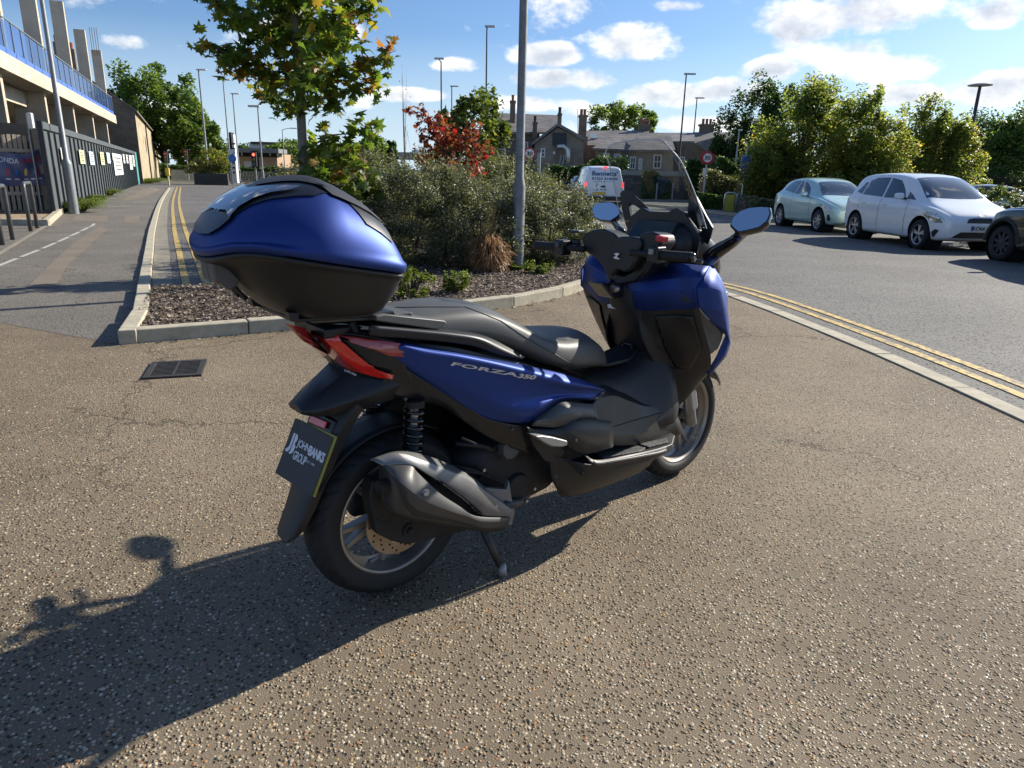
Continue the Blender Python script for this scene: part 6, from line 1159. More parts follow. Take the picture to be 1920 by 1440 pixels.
def hit(px, py, bvs, lat, off=.003):
    d = Vector(bray(px, py)); best = None
    for b in bvs:
        h = b.ray_cast(Vector(CL), d)
        if h[0] is not None and (best is None or h[3] < best[3]): best = h
    if best is None: return Vector(bk(px, py, lat))
    n_ = best[1] if best[1].dot(d) < 0 else -best[1]; return best[0] + n_ * off
def rpatch(name, poly, bvs, mat, parent=None, lat=.2, off=.003, step=6, mirror=True, thick=0.):
    """outline in the photograph, laid on the surface it belongs to as a thin piece of its own"""
    vs, fs = tri_poly(poly, step); P = [np.array(hit(x, y, bvs, lat, off)) for x, y in vs]; outs = []
    for s in ((1, -1) if mirror else (1,)):
        mb = MB(); mb.add([p * np.array([1, s, 1]) for p in P], fs); o = mb.build(name, mat, parent or scooter, smooth=True); outs.append(o)
        if thick: q = o.modifiers.new('s', 'SOLIDIFY'); q.thickness = thick; q.offset = 0
    return outs
def rline(name, pts, bvs, r_, mat, parent=None, lat=.2, off=.001, mirror=True):
    P = []
    for a, b in zip(pts[:-1], pts[1:]):
        for t in np.linspace(0, 1, 8, endpoint=False): P.append(np.array(hit(a[0] + (b[0] - a[0]) * t, a[1] + (b[1] - a[1]) * t, bvs, lat, off)))
    P.append(np.array(hit(*pts[-1], bvs, lat, off)))
    for s in ((1, -1) if mirror else (1,)): MB().tube([p * np.array([1, s, 1]) for p in P], r_, 6).build(name, mat, parent or scooter)
def tub(name, pts, r_, mat, parent=None, n=12, pix=True, mirror=False):
    for s in ((1, -1) if mirror else (1,)): MB().tube([(bk(*p) if pix else Lp(*p)) * np.array([1, s, 1]) for p in pts], r_, n).build(name, mat, parent or scooter, smooth=True)

# wheels -------------------------------------------------------------------------------------------
def tyre_mesh(r_, w, rim, n=300, pitch=34, tread=True):
    hs = list(np.linspace(-1, 1, 25)); prof = []
    for h in hs: prof.append((h * w * .5, r_ - (abs(h) ** 2.3) * r_ * .115))
    side = [(w * .505, r_ * .845), (w * .50, r_ * .80), (w * .47, r_ * .745), (w * .42, rim * 1.015), (w * .38, rim * .97)]
    full = [(-a, b) for a, b in side[::-1]] + prof + side; V = []; Fs = []
    for i in range(n):
        t = 2 * PI * i / n
        for j, (h, rr) in enumerate(full):
            if tread and 5 <= j < 30:
                u = abs(h) / (w * .5); ph = (t * pitch / (2 * PI) + u * 1.7 * (1 if h > 0 else 1)) % 1.0
                if (ph < .17 and .16 < u < .93): rr -= .004
            V.append((rr * math.cos(t), h, rr * math.sin(t)))
    k = len(full)
    for i in range(n):
        for j in range(k - 1): Fs.append((i * k + j, ((i + 1) % n) * k + j, ((i + 1) % n) * k + j + 1, i * k + j + 1))
    me = npmesh('tyre', V, Fs); bm = bmesh.new(); bm.from_mesh(me); bmesh.ops.recalc_face_normals(bm, faces=bm.faces); bm.to_mesh(me); bm.free(); me.shade_smooth(); return me
def bike_wheel(name, a, r_, w, rim, discs, discr, spokes=5, rot=.3, steer=0.):
    t = link(name, tyre_mesh(r_, w, rim), rubber, scooter); t.location = (a, 0, r_); t.rotation_euler = (0, 0, steer)
    hw = w * .40
    prof = [(rim * 1.03, -hw), (rim * 1.02, -hw - .004), (rim * .97, -hw - .003), (rim * .955, -hw + .012), (rim * .93, -hw + .03), (rim * .90, -.01), (rim * .90, .01), (rim * .93, hw - .03), (rim * .955, hw - .012), (rim * .97, hw + .003), (rim * 1.02, hw + .004), (rim * 1.03, hw)]
    MB().lathe(prof, axis='Y', n=72).build('rim', bronze, t, smooth=True)
    sp = MB()
    for k in range(spokes):
        a0 = rot + 2 * PI * k / spokes
        for dq in (-.17, .17):
            p = np.array([math.cos(a0 + dq * .4), 0, math.sin(a0 + dq * .4)]) * .045; q = np.array([math.cos(a0 + dq), 0, math.sin(a0 + dq)]) * rim * .91; n_ = np.array([-math.sin(a0), 0, math.cos(a0)]); y = np.array([0, 1, 0])
            sp.add([p + n_ * .013 + y * .022, p - n_ * .013 + y * .022, p - n_ * .013 - y * .022, p + n_ * .013 - y * .022, q + n_ * .008 + y * .012, q - n_ * .008 + y * .012, q - n_ * .008 - y * .012, q + n_ * .008 - y * .012], [(0, 1, 2, 3), (4, 7, 6, 5), (0, 4, 5, 1), (1, 5, 6, 2), (2, 6, 7, 3), (3, 7, 4, 0)])
    sp.build('spokes', bronze, t, bevel=.003); MB().lathe([(0, -.05), (.05, -.05), (.052, -.03), (.052, .03), (.05, .05), (0, .05)], axis='Y', n=28).build('hub', eng, t, smooth=False, bevel=.003)
    dm = M('disc_steel', (.36, .29, .22), .38, .85, nz=(20, .15))
    for y in discs:
        s = 1 if y > 0 else -1
        d = MB().lathe([(discr * .62, -.002), (discr, -.002), (discr, .002), (discr * .62, .002)], (0, y, 0), axis='Y', n=60, closed=True).build('brake_disc', dm, t); ho_ = MB()
        for k in range(40):
            rr = discr * (.74 + .085 * (k % 3)); aa = 2 * PI * k / 40; ho_.lathe([(0, -.0027), (.0038, -.0027), (.0038, .0027), (0, .0027)], (rr * math.cos(aa), y, rr * math.sin(aa)), axis='Y', n=8)
        ho_.build('disc_holes', MAT['wheelwell'], d); MB().lathe([(.035, -.001), (discr * .5, -.001), (discr * .5, .001)], (0, y, 0), axis='Y', n=24).build('disc_carrier', eng, d)
        bl = MB()
        for k in range(6): aa = 2 * PI * k / 6 + .2; bl.tube([(discr * .52 * math.cos(aa), y, discr * .52 * math.sin(aa)), (discr * .66 * math.cos(aa), y, discr * .66 * math.sin(aa))], .007, 6)
        bl.build('disc_button', steel, d)
    MB().tube([(rim * .9 * math.cos(-2.0), .0, rim * .9 * math.sin(-2.0)), (rim * .78 * math.cos(-2.0), -.03, rim * .78 * math.sin(-2.0))], .004, 6).build('valve', steel, t)
    return t
bike_wheel('rear_wheel', 0, .278, .142, .193, [-.078], .120, rot=.95)
bike_wheel('front_wheel', 1.51, .275, .122, .200, [.07], .128, rot=.2, steer=.03)
# fork, front mudguard
for s in (1, -1): MB().tube([(1.51, s * .095, .275), (1.44, s * .095, .50), (1.36, s * .095, .75)], [.026, .024, .020], 14).build('fork_leg', MAT['galv'] if s < 0 else eng, scooter, smooth=True)
MB().box((1.475, -.095, .42), (.05, .05, .16), ry=-.3).build('fork_bracket', silverp, scooter, bevel=.01); MB().tube([(1.51, -.11, .275), (1.51, .11, .275)], .012, 10).build('axle', steel, scooter)
mg = []
for k in range(13):
    t = -.35 + k * (2.65 / 12); r0 = .292; mg.append([Lp(1.51 + math.cos(t) * r0 * q, l_, .275 + math.sin(t) * r0 * q) for l_, q in ((-.078, .90), (-.066, .98), (0, 1.03), (.066, .98), (.078, .90))])
def gridmesh(name, G, mat, parent=None, thick=.004, smooth=True):
    G = np.array(G); nu, nv = G.shape[:2]; mb = MB(); mb.add(G.reshape(-1, 3), [(i * nv + j, i * nv + j + 1, (i + 1) * nv + j + 1, (i + 1) * nv + j) for i in range(nu - 1) for j in range(nv - 1)]); o = mb.build(name, mat, parent or scooter, smooth=smooth)
    if thick: q = o.modifiers.new('s', 'SOLIDIFY'); q.thickness = thick; q.offset = 0
    return o
gridmesh('front_mudguard', mg[4:], plas2)
tub('brake_hose', [(1.50, .11, .42), (1.46, .13, .50), (1.42, .11, .62)], .005, rubber, pix=False)

# swing arm side: caliper bracket, hub nut
slab('caliper_bracket', [(697, 958), (705, 930), (760, 930), (850, 960), (905, 975), (895, 990), (838, 1004), (795, 1015), (765, 1022), (735, 1015), (705, 1000)], .03, eng, lat=.115, mirror=False, bevel=.006)
c_ = bk(767, 994, .118); MB().lathe([(0, -.014), (.010, -.014), (.012, -.004), (.022, -.003), (.022, .004)], c_, axis='Y', n=20).build('axle_nut', eng, scooter)
slab('brake_caliper', [(700, 900), (735, 905), (742, 950), (730, 985), (700, 975), (693, 930)], .06, eng, lat=.12, mirror=False, bevel=.01)
# engine and frame mass
loft('swing_arm', [sec(-.06, -.17, -.10, .22, .34, 4), sec(.15, -.19, -.09, .20, .40, 4), sec(.40, -.19, -.08, .18, .44, 4), sec(.55, -.16, -.05, .2, .42, 4)], eng)
loft('engine', [sec(.22, -.10, .10, .30, .44, 4), sec(.32, -.12, .13, .22, .48, 4), sec(.5, -.13, .14, .19, .50, 4), sec(.62, -.12, .13, .2, .5, 4), sec(.75, -.09, .09, .24, .42, 4)], eng)
loft('air_box', [sec(-.02, -.19, -.11, .42, .52, 4), sec(.1, -.20, -.10, .40, .62, 4), sec(.45, -.20, -.09, .42, .62, 4)], eng)
loft('frame_core', [sec(-.08, -.10, .10, .76, .84, 4), sec(.08, -.12, .12, .70, .84, 4), sec(.3, -.13, .13, .58, .82, 4), sec(.55, -.15, .15, .48, .72, 4), sec(.85, -.14, .14, .3, .60, 4), sec(1.1, -.13, .13, .28, .5, 4), sec(1.24, -.12, .12, .3, .8, 4), sec(1.33, -.10, .10, .45, 1.0, 4)], plas2)
c_ = bk(953, 838, .15); MB().lathe([(0, -.02), (.036, -.02), (.040, -.012), (.040, .03), (0, .03)], c_, axis='Y', n=28).build('starter_cover', greyp, scooter, bevel=.002)
c_ = bk(968, 912, .135); MB().lathe([(0, -.015), (.045, -.015), (.052, -.004), (.052, .03)], c_, axis='Y', n=28).build('clutch_cover', eng, scooter, smooth=False, bevel=.003)
em = MB(); rng = random.Random(8)
for k in range(9):
    a0, z0 = rng.uniform(.15, .6), rng.uniform(.35, .6); em.tube([Lp(a0, .12 + rng.uniform(0, .03), z0), Lp(a0 + rng.uniform(.05, .12), .15, z0 - rng.uniform(0, .08)), Lp(a0 + rng.uniform(.1, .25), .13, z0 - rng.uniform(.02, .14))], rng.uniform(.004, .009), 8)
em.build('hoses', rubber, scooter, smooth=True)
for (px, py) in ((1000, 915), (890, 905), (985, 938), (905, 880), (985, 838)): MB().lathe([(0, -.01), (.006, -.01), (.007, .003)], bk(px, py, .155), axis='Y', n=6).build('bolt', steel, scooter)
for s in (1, -1): tub('subframe_tube', [(.02, s * .11, .67), (.12, s * .12, .705), (.25, s * .12, .70), (.38, s * .12, .60), (.5, s * .12, .5)], .013, greyp, pix=False)
hg = []
for k in range(10):
    t = 1.05 + k * .17; hg.append([Lp(math.cos(t) * .305, l_, .278 + math.sin(t) * .305) for l_ in (-.075, -.04, 0, .04, .075)])
gridmesh('hugger', hg, plas)
# rear shocks
def shock(s):
    a0, a1 = Lp(.035, s * .125, .675), Lp(.01, s * .13, .40); t = empty('shock', (0, 0, 0)); t.parent = scooter; d = a1 - a0; MB().tube([a0, a0 + d * .35], .012, 10).build('damper_rod', steel, t); MB().tube([a0 + d * .3, a1], .019, 12).build('damper_body', eng, t, smooth=True)
    x = np.array([1, 0, 0.]); y = np.array([0, 1., 0]); P = [a0 + d * (.06 + .80 * k / 190) + (x * math.cos(k * .31) + y * math.sin(k * .31)) * .028 for k in range(190)]; MB().tube(P, .0055, 6).build('spring', gloss, t, smooth=True)
    MB().lathe([(0, -.012), (.03, -.01), (.03, .01), (0, .012)], a0 + d * .03, n=18).build('spring_seat', eng, t)
shock(1); shock(-1)

# exhaust ------------------------------------------------------------------------------------------
ex = empty('exhaust'); ex.parent = scooter
def exsec(tp, bt, lat, rl, e=2.7, n=28):
    T, B = bk(*tp, lat), bk(*bt, lat); c_ = (T + B) / 2; h = (T - B) / 2; out = []
    for k in range(n):
        t = 2 * PI * k / n; x = math.copysign(abs(math.cos(t)) ** (2 / e), math.cos(t)) * rl; zz = math.copysign(abs(math.sin(t)) ** (2 / e), math.sin(t)); out.append(c_ + h * zz + np.array([0, -x, 0]))
    return out
exb = loft('muffler', [exsec((722, 880), (722, 945), .195, .030), exsec((722, 868), (730, 958), .195, .046), exsec((745, 862), (750, 966), .195, .054), exsec((790, 872), (800, 977), .195, .055), exsec((840, 888), (850, 985), .192, .052), exsec((885, 910), (895, 990), .188, .046), exsec((920, 934), (922, 990), .185, .036), exsec((948, 952), (946, 984), .185, .022)], exdark, ex)
exB = [bvl(exb)]
c_ = bk(719, 912, .205); MB().lathe([(.0, .0), (.014, 0), (.017, -.01), (.020, -.012), (.022, -.004), (.022, .02)], c_ + np.array([-.006, 0, 0]), axis='X', n=24).build('tailpipe', M('sooty', (.03, .022, .018), .7, .3), ex, smooth=True)
sh = surf('heat_shield', [[(693, 861, .16), (742, 846, .17), (790, 851, .18), (840, 869, .18), (882, 891, .18), (915, 917, .175), (950, 938, .17)], [(700, 862, .20), (747, 850, .225), (790, 862, .238), (840, 882, .240), (885, 903, .235), (925, 932, .225), (963, 958, .20)],
   [(718, 872, .235), (770, 871, .262), (800, 887, .268), (840, 914, .268), (875, 941, .262), (905, 965, .25), (962, 968, .215)]], exlight, ex, mirror=False, thick=.004, sharp=True)[0]
sh2 = surf('side_shield', [[(719, 873, .238), (768, 873, .264), (785, 888, .276), (822, 923, .284), (860, 948, .276), (894, 968, .262), (958, 971, .215)], [(728, 886, .240), (760, 912, .285), (795, 938, .290), (840, 957, .285), (875, 968, .272), (905, 978, .255), (955, 978, .215)],
   [(740, 900, .242), (770, 945, .278), (800, 962, .275), (845, 972, .262), (880, 982, .25), (912, 990, .235), (948, 988, .205)], [(735, 905, .200), (760, 968, .21), (800, 980, .205), (845, 988, .20), (880, 994, .195), (912, 999, .19), (945, 993, .18)]], exgrey, ex, mirror=False, thick=.004, sharp=True)[0]
eB = [bvl(sh), bvl(sh2), exB[0]]
rpatch('slot', [(782, 884), (790, 884), (830, 906), (870, 935), (902, 962), (898, 968), (884, 962), (850, 940), (815, 914)], eB, MAT['wheelwell'], ex, mirror=False, off=.0065)
c_ = np.array(hit(797, 925, eB, .28, .0)); MB().lathe([(0, -.006), (.006, -.0065), (.0075, -.004), (.008, .0), (.014, -.001), (.0145, .004)], c_, axis='Y', n=22).build('shield_bolt', steel, ex, smooth=False)
slab('front_bracket', [(905, 915), (950, 918), (955, 900), (960, 935), (966, 960), (960, 985), (948, 985), (950, 950)], .02, exlight, ex, lat=.19, mirror=False, bevel=.003)
tub('header_pipe', [(.33, .19, .265), (.42, .16, .235), (.52, .10, .22), (.62, .04, .24)], .018, exdark, ex, pix=False)
# centre stand
st_ = empty('centre_stand'); st_.parent = scooter
for s in (1, -1):
    MB().tube([Lp(.29, s * .10, .21), Lp(.31, s * .15, .11), Lp(.336, s * .188, .018)], [.015, .014, .012], 12).build('leg', M('stand_metal', (.05, .05, .05), .5, .5, nz=(20, .3)) if s > 0 else eng, st_, smooth=True); MB().tube([Lp(.338, s * .186, .04), Lp(.330, s * .197, .002)], [.013, .017], 12).build('foot', silverp, st_, smooth=True)
MB().tube([Lp(.29, -.10, .20), Lp(.29, .10, .20)], .014, 10).build('cross_tube', eng, st_)

# rear body: tail, lights, mudguard, plate ------------------------------------------------------------
def tsec(a, hw, zb, zt, k=.55): return [Lp(a, l, z) for l, z in ((0, zt), (hw * k, zt - .006), (hw * .96, zb + (zt - zb) * .52), (hw, zb + (zt - zb) * .34), (hw * .8, zb), (-hw * .8, zb), (-hw, zb + (zt - zb) * .34), (-hw * .96, zb + (zt - zb) * .52), (-hw * k, zt - .006))]
tail = loft('tail_fairing', [tsec(-.285, .045, .672, .694), tsec(-.25, .075, .662, .722), tsec(-.20, .092, .662, .752), tsec(-.13, .118, .668, .795), tsec(-.05, .14, .685, .83), tsec(.06, .148, .70, .84), tsec(.16, .148, .70, .83)], plas2, smooth=False, bevel=.005)
tc_ = surf('tail_cover', [[(588, 616, .0), (612, 616, .05), (660, 618, .10), (720, 628, .14), (790, 640, .155)], [(581, 623, .0), (606, 631, .07), (660, 640, .125), (712, 650, .152), (780, 657, .168)], [(612, 655, .0), (632, 660, .085), (672, 676, .125), (712, 688, .148), (760, 688, .160)], [(632, 690, .0), (655, 692, .075), (690, 702, .11), (732, 712, .135), (790, 735, .15)], [(640, 705, .0), (665, 712, .06), (700, 728, .09), (745, 740, .11), (800, 752, .12)]], plas2, thick=.004, sharp=True)
tB = [bvl(tc_[0]), bvl(tail)]
lower = surf('lower_trim', [[(728, 668, .148), (775, 700, .158), (826, 732, .165), (868, 758, .172), (908, 783, .18), (950, 795, .19), (992, 800, .198)], [(725, 700, .140), (772, 722, .150), (828, 750, .160), (870, 776, .166), (912, 800, .172), (955, 812, .182), (995, 818, .19)], [(705, 738, .115), (765, 750, .125), (826, 762, .14), (862, 785, .15), (905, 815, .158), (945, 835, .168), (990, 850, .175)]], plas2)
tlr = rpatch('tail_light', [(579, 624), (592, 618), (607, 629), (619, 641), (646, 669), (677, 691), (706, 700), (700, 703), (660, 692), (640, 682), (622, 668), (600, 645)], tB, redd, lat=.08, off=.005)
for i, s in enumerate(tlr): pass
rpatch('brake_light', [(603, 626), (630, 631), (648, 643), (668, 661), (692, 682), (722, 695), (738, 700), (734, 707), (708, 703), (680, 694), (648, 671), (620, 642)], tB, redl, lat=.12, off=.009)
rpatch('indicator', [(626, 630), (667, 634), (720, 641), (756, 646), (783, 655), (785, 661), (757, 668), (729, 666), (700, 654), (660, 641)], tB, redd, lat=.16, off=.007)
rpatch('light_bar', [(640, 634), (690, 640), (735, 650), (760, 660), (725, 660), (690, 650)], tB, M('rosy_lens', (.42, .10, .08), .12, nz=(20, .3), coat=1.), lat=.16, off=.0085)
V_, Fs_, asp_ = txt('HONDA', bold=.012, spacing=1.1)
def map_text(name, body, quad, bvs, mat, lat, off=.004, parent=None, **kw):
    V, Fs, a = txt(body, **kw); q = [np.array(p, float) for p in quad]; out = []
    for v in V: p = (q[0] * (1 - v[0]) + q[1] * v[0]) * (1 - v[1]) + (q[3] * (1 - v[0]) + q[2] * v[0]) * v[1]; out.append(np.array(hit(p[0], p[1], bvs, lat, off)))
    mb = MB(); mb.add(out, Fs); return mb.build(name, mat, parent or scooter)
chrome = M('chrome_letter', (.62, .62, .63), .35, .25, nz=None); wlet = M('white_letter', (.72, .73, .78), .45, nz=None)
map_text('lettering', 'HONDA', [(646, 697), (668, 706), (671, 700), (649, 690)], tB, wlet, .1, bold=.02)
# mudguard and plate
mg2 = [sec(0, -.10, .10, 0, .03)]
def tilt_sec(a, z, hw, th): return [Lp(a + x, l, z + x * .35) for x, l in ((-th, -hw * .8), (-th * 1.1, 0), (-th, hw * .8), (-th * .4, hw), (th * 1.6, hw), (th * 1.6, hw * .85), (th * .5, hw * .8), (th * .5, -hw * .8), (th * 1.6, -hw * .85), (th * 1.6, -hw), (-th * .4, -hw))]
mud = loft('rear_mudguard', [tilt_sec(-.13, .70, .105, .03), tilt_sec(-.175, .64, .095, .025), tilt_sec(-.215, .56, .080, .022), tilt_sec(-.255, .47, .070, .02), tilt_sec(-.295, .38, .062, .018), tilt_sec(-.330, .315, .054, .016), tilt_sec(-.342, .295, .040, .012)], plas, bevel=.003, smooth=False)
PQ = [bk(517.6, 887, -.105), bk(589.5, 933, .105), bk(631.5, 818, .105), bk(555.5, 784, -.105)]     # lower-left, lower-right, upper-right, upper-left
pu = PQ[1] - PQ[0]; pv = PQ[3] - PQ[0]; pn = np.cross(pu, pv); pn /= np.linalg.norm(pn); pn = pn if pn @ (CL - PQ[0]) > 0 else -pn
rp = MB().prism(PQ, (0, 0, 0), tuple(-pn * .004)).build('number_plate', M('plate_edge_yellow', (.32, .28, .03), .45, nz=None), scooter, bevel=.002)
k1 = [PQ[0] + pn * .004, PQ[0] + pu * .955 + pn * .004, PQ[0] + pu * .955 + pv + pn * .004, PQ[3] + pn * .004]
MB().prism([p + pn * 0 for p in k1], (0, 0, 0), tuple(-pn * .003)).build('plate_face', M('plate_grey', (.060, .062, .062), .75, nz=(12, .06)), rp, bevel=.002)
def ptext(name, body, u0, v0, u1, v1, mat, **kw):
    V, Fs, a = txt(body, **kw); mb = MB(); mb.add([PQ[0] + pu * (u0 + (u1 - u0) * v[0]) + pv * (v0 + (v1 - v0) * v[1]) + pn * .006 for v in V], Fs); return mb.build(name, mat, rp)
ptext('lettering', 'JOHN', .27, .555, .57, .72, wlet, bold=.018, spacing=.9); ptext('lettering', 'BANKS', .575, .555, .95, .72, wlet, bold=.04, spacing=.9); ptext('lettering', 'GROUP', .27, .37, .60, .52, wlet, bold=.018, spacing=.88); ptext('lettering', 'EST 1984', .61, .44, .80, .48, wlet)
def pquad(name, pts, mat): mb = MB(); mb.add([PQ[0] + pu * u + pv * v + pn * .006 for u, v in pts], [tuple(range(len(pts)))]); return mb.build(name, mat, rp)
pquad('emblem', [(.11, .80 - .03), (.155, .77), (.155, .50), (.13, .44), (.07, .42), (.05, .46), (.09, .50), (.11, .54)], wlet); pquad('emblem', [(.17, .77), (.21, .77), (.245, .72), (.235, .65), (.215, .62), (.255, .57), (.25, .48), (.20, .42), (.15, .42), (.175, .47)], wlet)
rr_ = [PQ[3] + pu * u + pv * v + pn * .004 for u, v in ((.36, .05), (.74, .07), (.74, .19), (.36, .17))]; MB().prism([PQ[3] + pu * u + pv * v for u, v in ((.25, 0), (.85, 0), (.85, .26), (.25, .26))], (0, 0, 0), tuple(-pn * .05)).build('plate_bracket', plas2, scooter, bevel=.006)
MB().prism(rr_, (0, 0, 0), tuple(pn * .006)).build('rear_reflector', redl, scooter, bevel=.002)

# blue side panel ---------------------------------------------------------------------------------
side = surf('side_panel', [[(752, 641, .158), (800, 650, .168), (860, 660, .176), (930, 674, .182), (1000, 688, .188), (1060, 702, .195), (1112, 720, .195)],
  [(752, 647, .170), (797, 659, .186), (860, 668, .200), (930, 682, .212), (1000, 700, .222), (1060, 717, .226), (1130, 729, .212)],
  [(748, 655, .168), (800, 676, .184), (865, 690, .198), (932, 705, .208), (998, 722, .214), (1060, 731, .212), (1134, 734, .204)],
  [(742, 664, .162), (808, 703, .180), (874, 727, .196), (938, 742, .206), (994, 747, .210), (1055, 740, .208), (1128, 740, .205)],
  [(737, 668, .156), (817, 720, .174), (890, 752, .190), (948, 770, .206), (1000, 768, .222), (1052, 746, .218), (1118, 746, .208)],
  [(732, 671, .148), (824, 732, .164), (906, 782, .178), (958, 793, .190), (1004, 789, .205), (1054, 752, .206), (1114, 751, .200)]], blue, thick=.005, ku=6, kv=6)
sB = [bvl(side[0])]
map_text('lettering', 'FORZA', [(843.5, 684.5), (969, 706), (975, 699.5), (850, 678)], sB, chrome, .2, bold=.03, off=.003, spacing=1.05)
map_text('lettering', '350', [(968, 707.5), (1001, 711), (1007, 704), (974, 699.5)], sB, chrome, .2, bold=.045, off=.003)
rpatch('gloss_inlay', [(1112, 748), (1124, 740), (1136, 730), (1134, 735), (1122, 745)], sB, gloss, lat=.2, off=.003, step=4)

# seat ------------------------------------------------------------------------------------------------
def seatsec(a, zt, hw, zb, crown=.018, dish=0., lead=0.):
    P = [(-hw * 1.03, zb), (-hw * 1.04, zb + (zt - zb) * .35), (-hw * .98, zb + (zt - zb) * .72), (-hw * .80, zt - crown * .75), (-hw * .45, zt - crown * .25 + dish), (0, zt), (hw * .45, zt - crown * .25 + dish), (hw * .80, zt - crown * .75), (hw * .98, zb + (zt - zb) * .72), (hw * 1.04, zb + (zt - zb) * .35), (hw * 1.03, zb), (0, zb - .01)]
    return [Lp(a + lead * (z - zb), l, z) for l, z in P]
seat = loft('seat', [seatsec(-.10, .915, .10, .86), seatsec(-.06, .935, .125, .85), seatsec(.06, .944, .135, .845), seatsec(.18, .947, .145, .84, .02), seatsec(.27, .945, .150, .825, .022), seatsec(.35, .925, .158, .80, .03), seatsec(.43, .885, .165, .765, .034), seatsec(.51, .842, .172, .725, .034), seatsec(.58, .812, .178, .695, .03), seatsec(.66, .800, .175, .675, .03), seatsec(.75, .797, .155, .66, .034), seatsec(.83, .780, .128, .645, .04), seatsec(.89, .740, .10, .635, .035), seatsec(.93, .690, .08, .625, .02), seatsec(.945, .640, .065, .615, .01)], seatm, sub=2)
qB = [bvl(seat)]
rline('seam', [(735, 577), (800, 576), (872, 576), (905, 588), (940, 602), (975, 625), (1010, 647), (1036, 661)], qB, .0011, plas2, seat, lat=.1)
rline('seam', [(1036, 661), (1060, 676), (1085, 690), (1095, 700)], qB, .0011, plas2, seat, lat=.15)
# grab rails, rack
surf('grab_rail', [[(694, 604, .12), (780, 613, .135), (850, 618, .145), (905, 627, .150), (945, 645, .158), (986, 669, .165)], [(694, 611, .165), (780, 619, .175), (850, 626, .185), (900, 635, .190), (940, 655, .188), (977, 672, .180)], [(694, 630, .162), (778, 636, .172), (846, 643, .182), (890, 650, .184), (930, 664, .182), (970, 675, .174)]], matt_black_metal, thick=.012)
rk = slab('rack_arm', [(705, 593, .165), (722, 589, .165), (834, 601, .165), (839, 606, .165), (826, 617, .165), (816, 618, .165), (705, 602, .165)], .07, greyp, bevel=.004)
MB().prism([Lp(-.26, -.10, .938), Lp(-.26, .10, .938), Lp(.03, .13, .925), Lp(.03, -.13, .925)], (0, 0, 0), (0, 0, .018)).build('rack_plate', greyp, scooter, bevel=.005)
for s in (1, -1): MB().tube([Lp(-.15, s * .10, .93), Lp(-.12, s * .11, .86)], .012, 8).build('rack_post', eng, scooter)
gr = surf('under_rail_trim', [[(610, 612, .06), (700, 622, .13), (780, 640, .150), (850, 650, .16), (930, 668, .165), (1000, 686, .17)], [(606, 620, .07), (700, 634, .14), (780, 652, .160), (850, 660, .165), (930, 675, .17), (1000, 690, .175)]], plas2, thick=.01)
slab('rear_grip', [(598, 609, .02), (640, 606, .08), (700, 612, .12), (720, 622, .12), (640, 622, .08), (605, 616, .03)], .02, gloss, bevel=.004)
MB().box((-.15, 0, .905), (.16, .2, .03)).build('grip_bridge', plas2, scooter, bevel=.008)

# top box -----------------------------------------------------------------------------------------
tb = empty('top_box'); tb.parent = scooter
def rimz(a, lat): 
    z = 1.086 + min(max(-(a + .06), 0) * .19, .078); z -= .030 * max(0, (-(a) - .40) / .1) * max(0, 1 - (abs(lat) / .22) ** 2); return z
NR = 96
def plan(t, sc=1., hw=.282, af=-.030, ar=-.505, e=2.5):
    c_, s_ = math.cos(t), math.sin(t); e = e + 2.3 * max(0., min(1., (c_ + .15) * 1.4)); ac, hl = (af + ar) / 2, (af - ar) / 2; x = math.copysign(abs(c_) ** (2 / e), c_); y = math.copysign(abs(s_) ** (2 / e), s_); taper = 1 - .24 * max(0, -x) ** 1.4 + .01 * max(0, x)
    return ac + x * hl * sc, y * hw * taper * sc
apex = (-.235, 0.)
def lidpt(t, f):       # f: 0 rim .. 1 apex
    a0, l0 = plan(t); ph = f * PI / 2; hh = math.sin(ph); wf = max(0., math.cos(t)) ** .6; k = (1 - wf) * max(0., math.cos(ph)) ** .66 + wf * max(0., 1 - .42 * hh - .58 * hh ** 4); h = math.sin(ph) ** .95
    ax, lx = apex[0] + (a0 - apex[0]) * k, l0 * k; zr = rimz(a0, l0); fwd = max(0, (a0 - apex[0]) / .19); bkw = max(0, -(a0 - apex[0]) / .29)
    zt = 1.307 - .35 * max(0, -(ax - apex[0])) ** 1.35 - .10 * max(0, ax - apex[0])
    kk = k ** (1 + .5 * bkw)          # long sloping back
    ax = apex[0] + (a0 - apex[0]) * (k if a0 > apex[0] else k)
    h2 = math.sin(ph) ** (.95 + .42 * bkw ** 2)
    return Lp(ax, lx, zr + (zt - zr) * h2)
rings = []
for f in [-1, 0, .015, .05, .09] + list(np.linspace(.14, .985, 26)):
    if f == -1: rings.append([Lp(*(lambda q: (q[0], q[1], rimz(*plan(2 * PI * k / NR)) - .012))(plan(2 * PI * k / NR, .985))) for k in range(NR)])
    elif f == .015: rings.append([lidpt(2 * PI * k / NR, 0) * 1.0 + np.array([0, 0, .010]) for k in range(NR)])
    else: rings.append([lidpt(2 * PI * k / NR, f) for k in range(NR)])
lid = loft('lid', rings, blue, tb, caps=True); lid.data.shade_smooth(); lB = [bvl(lid)]
base = []
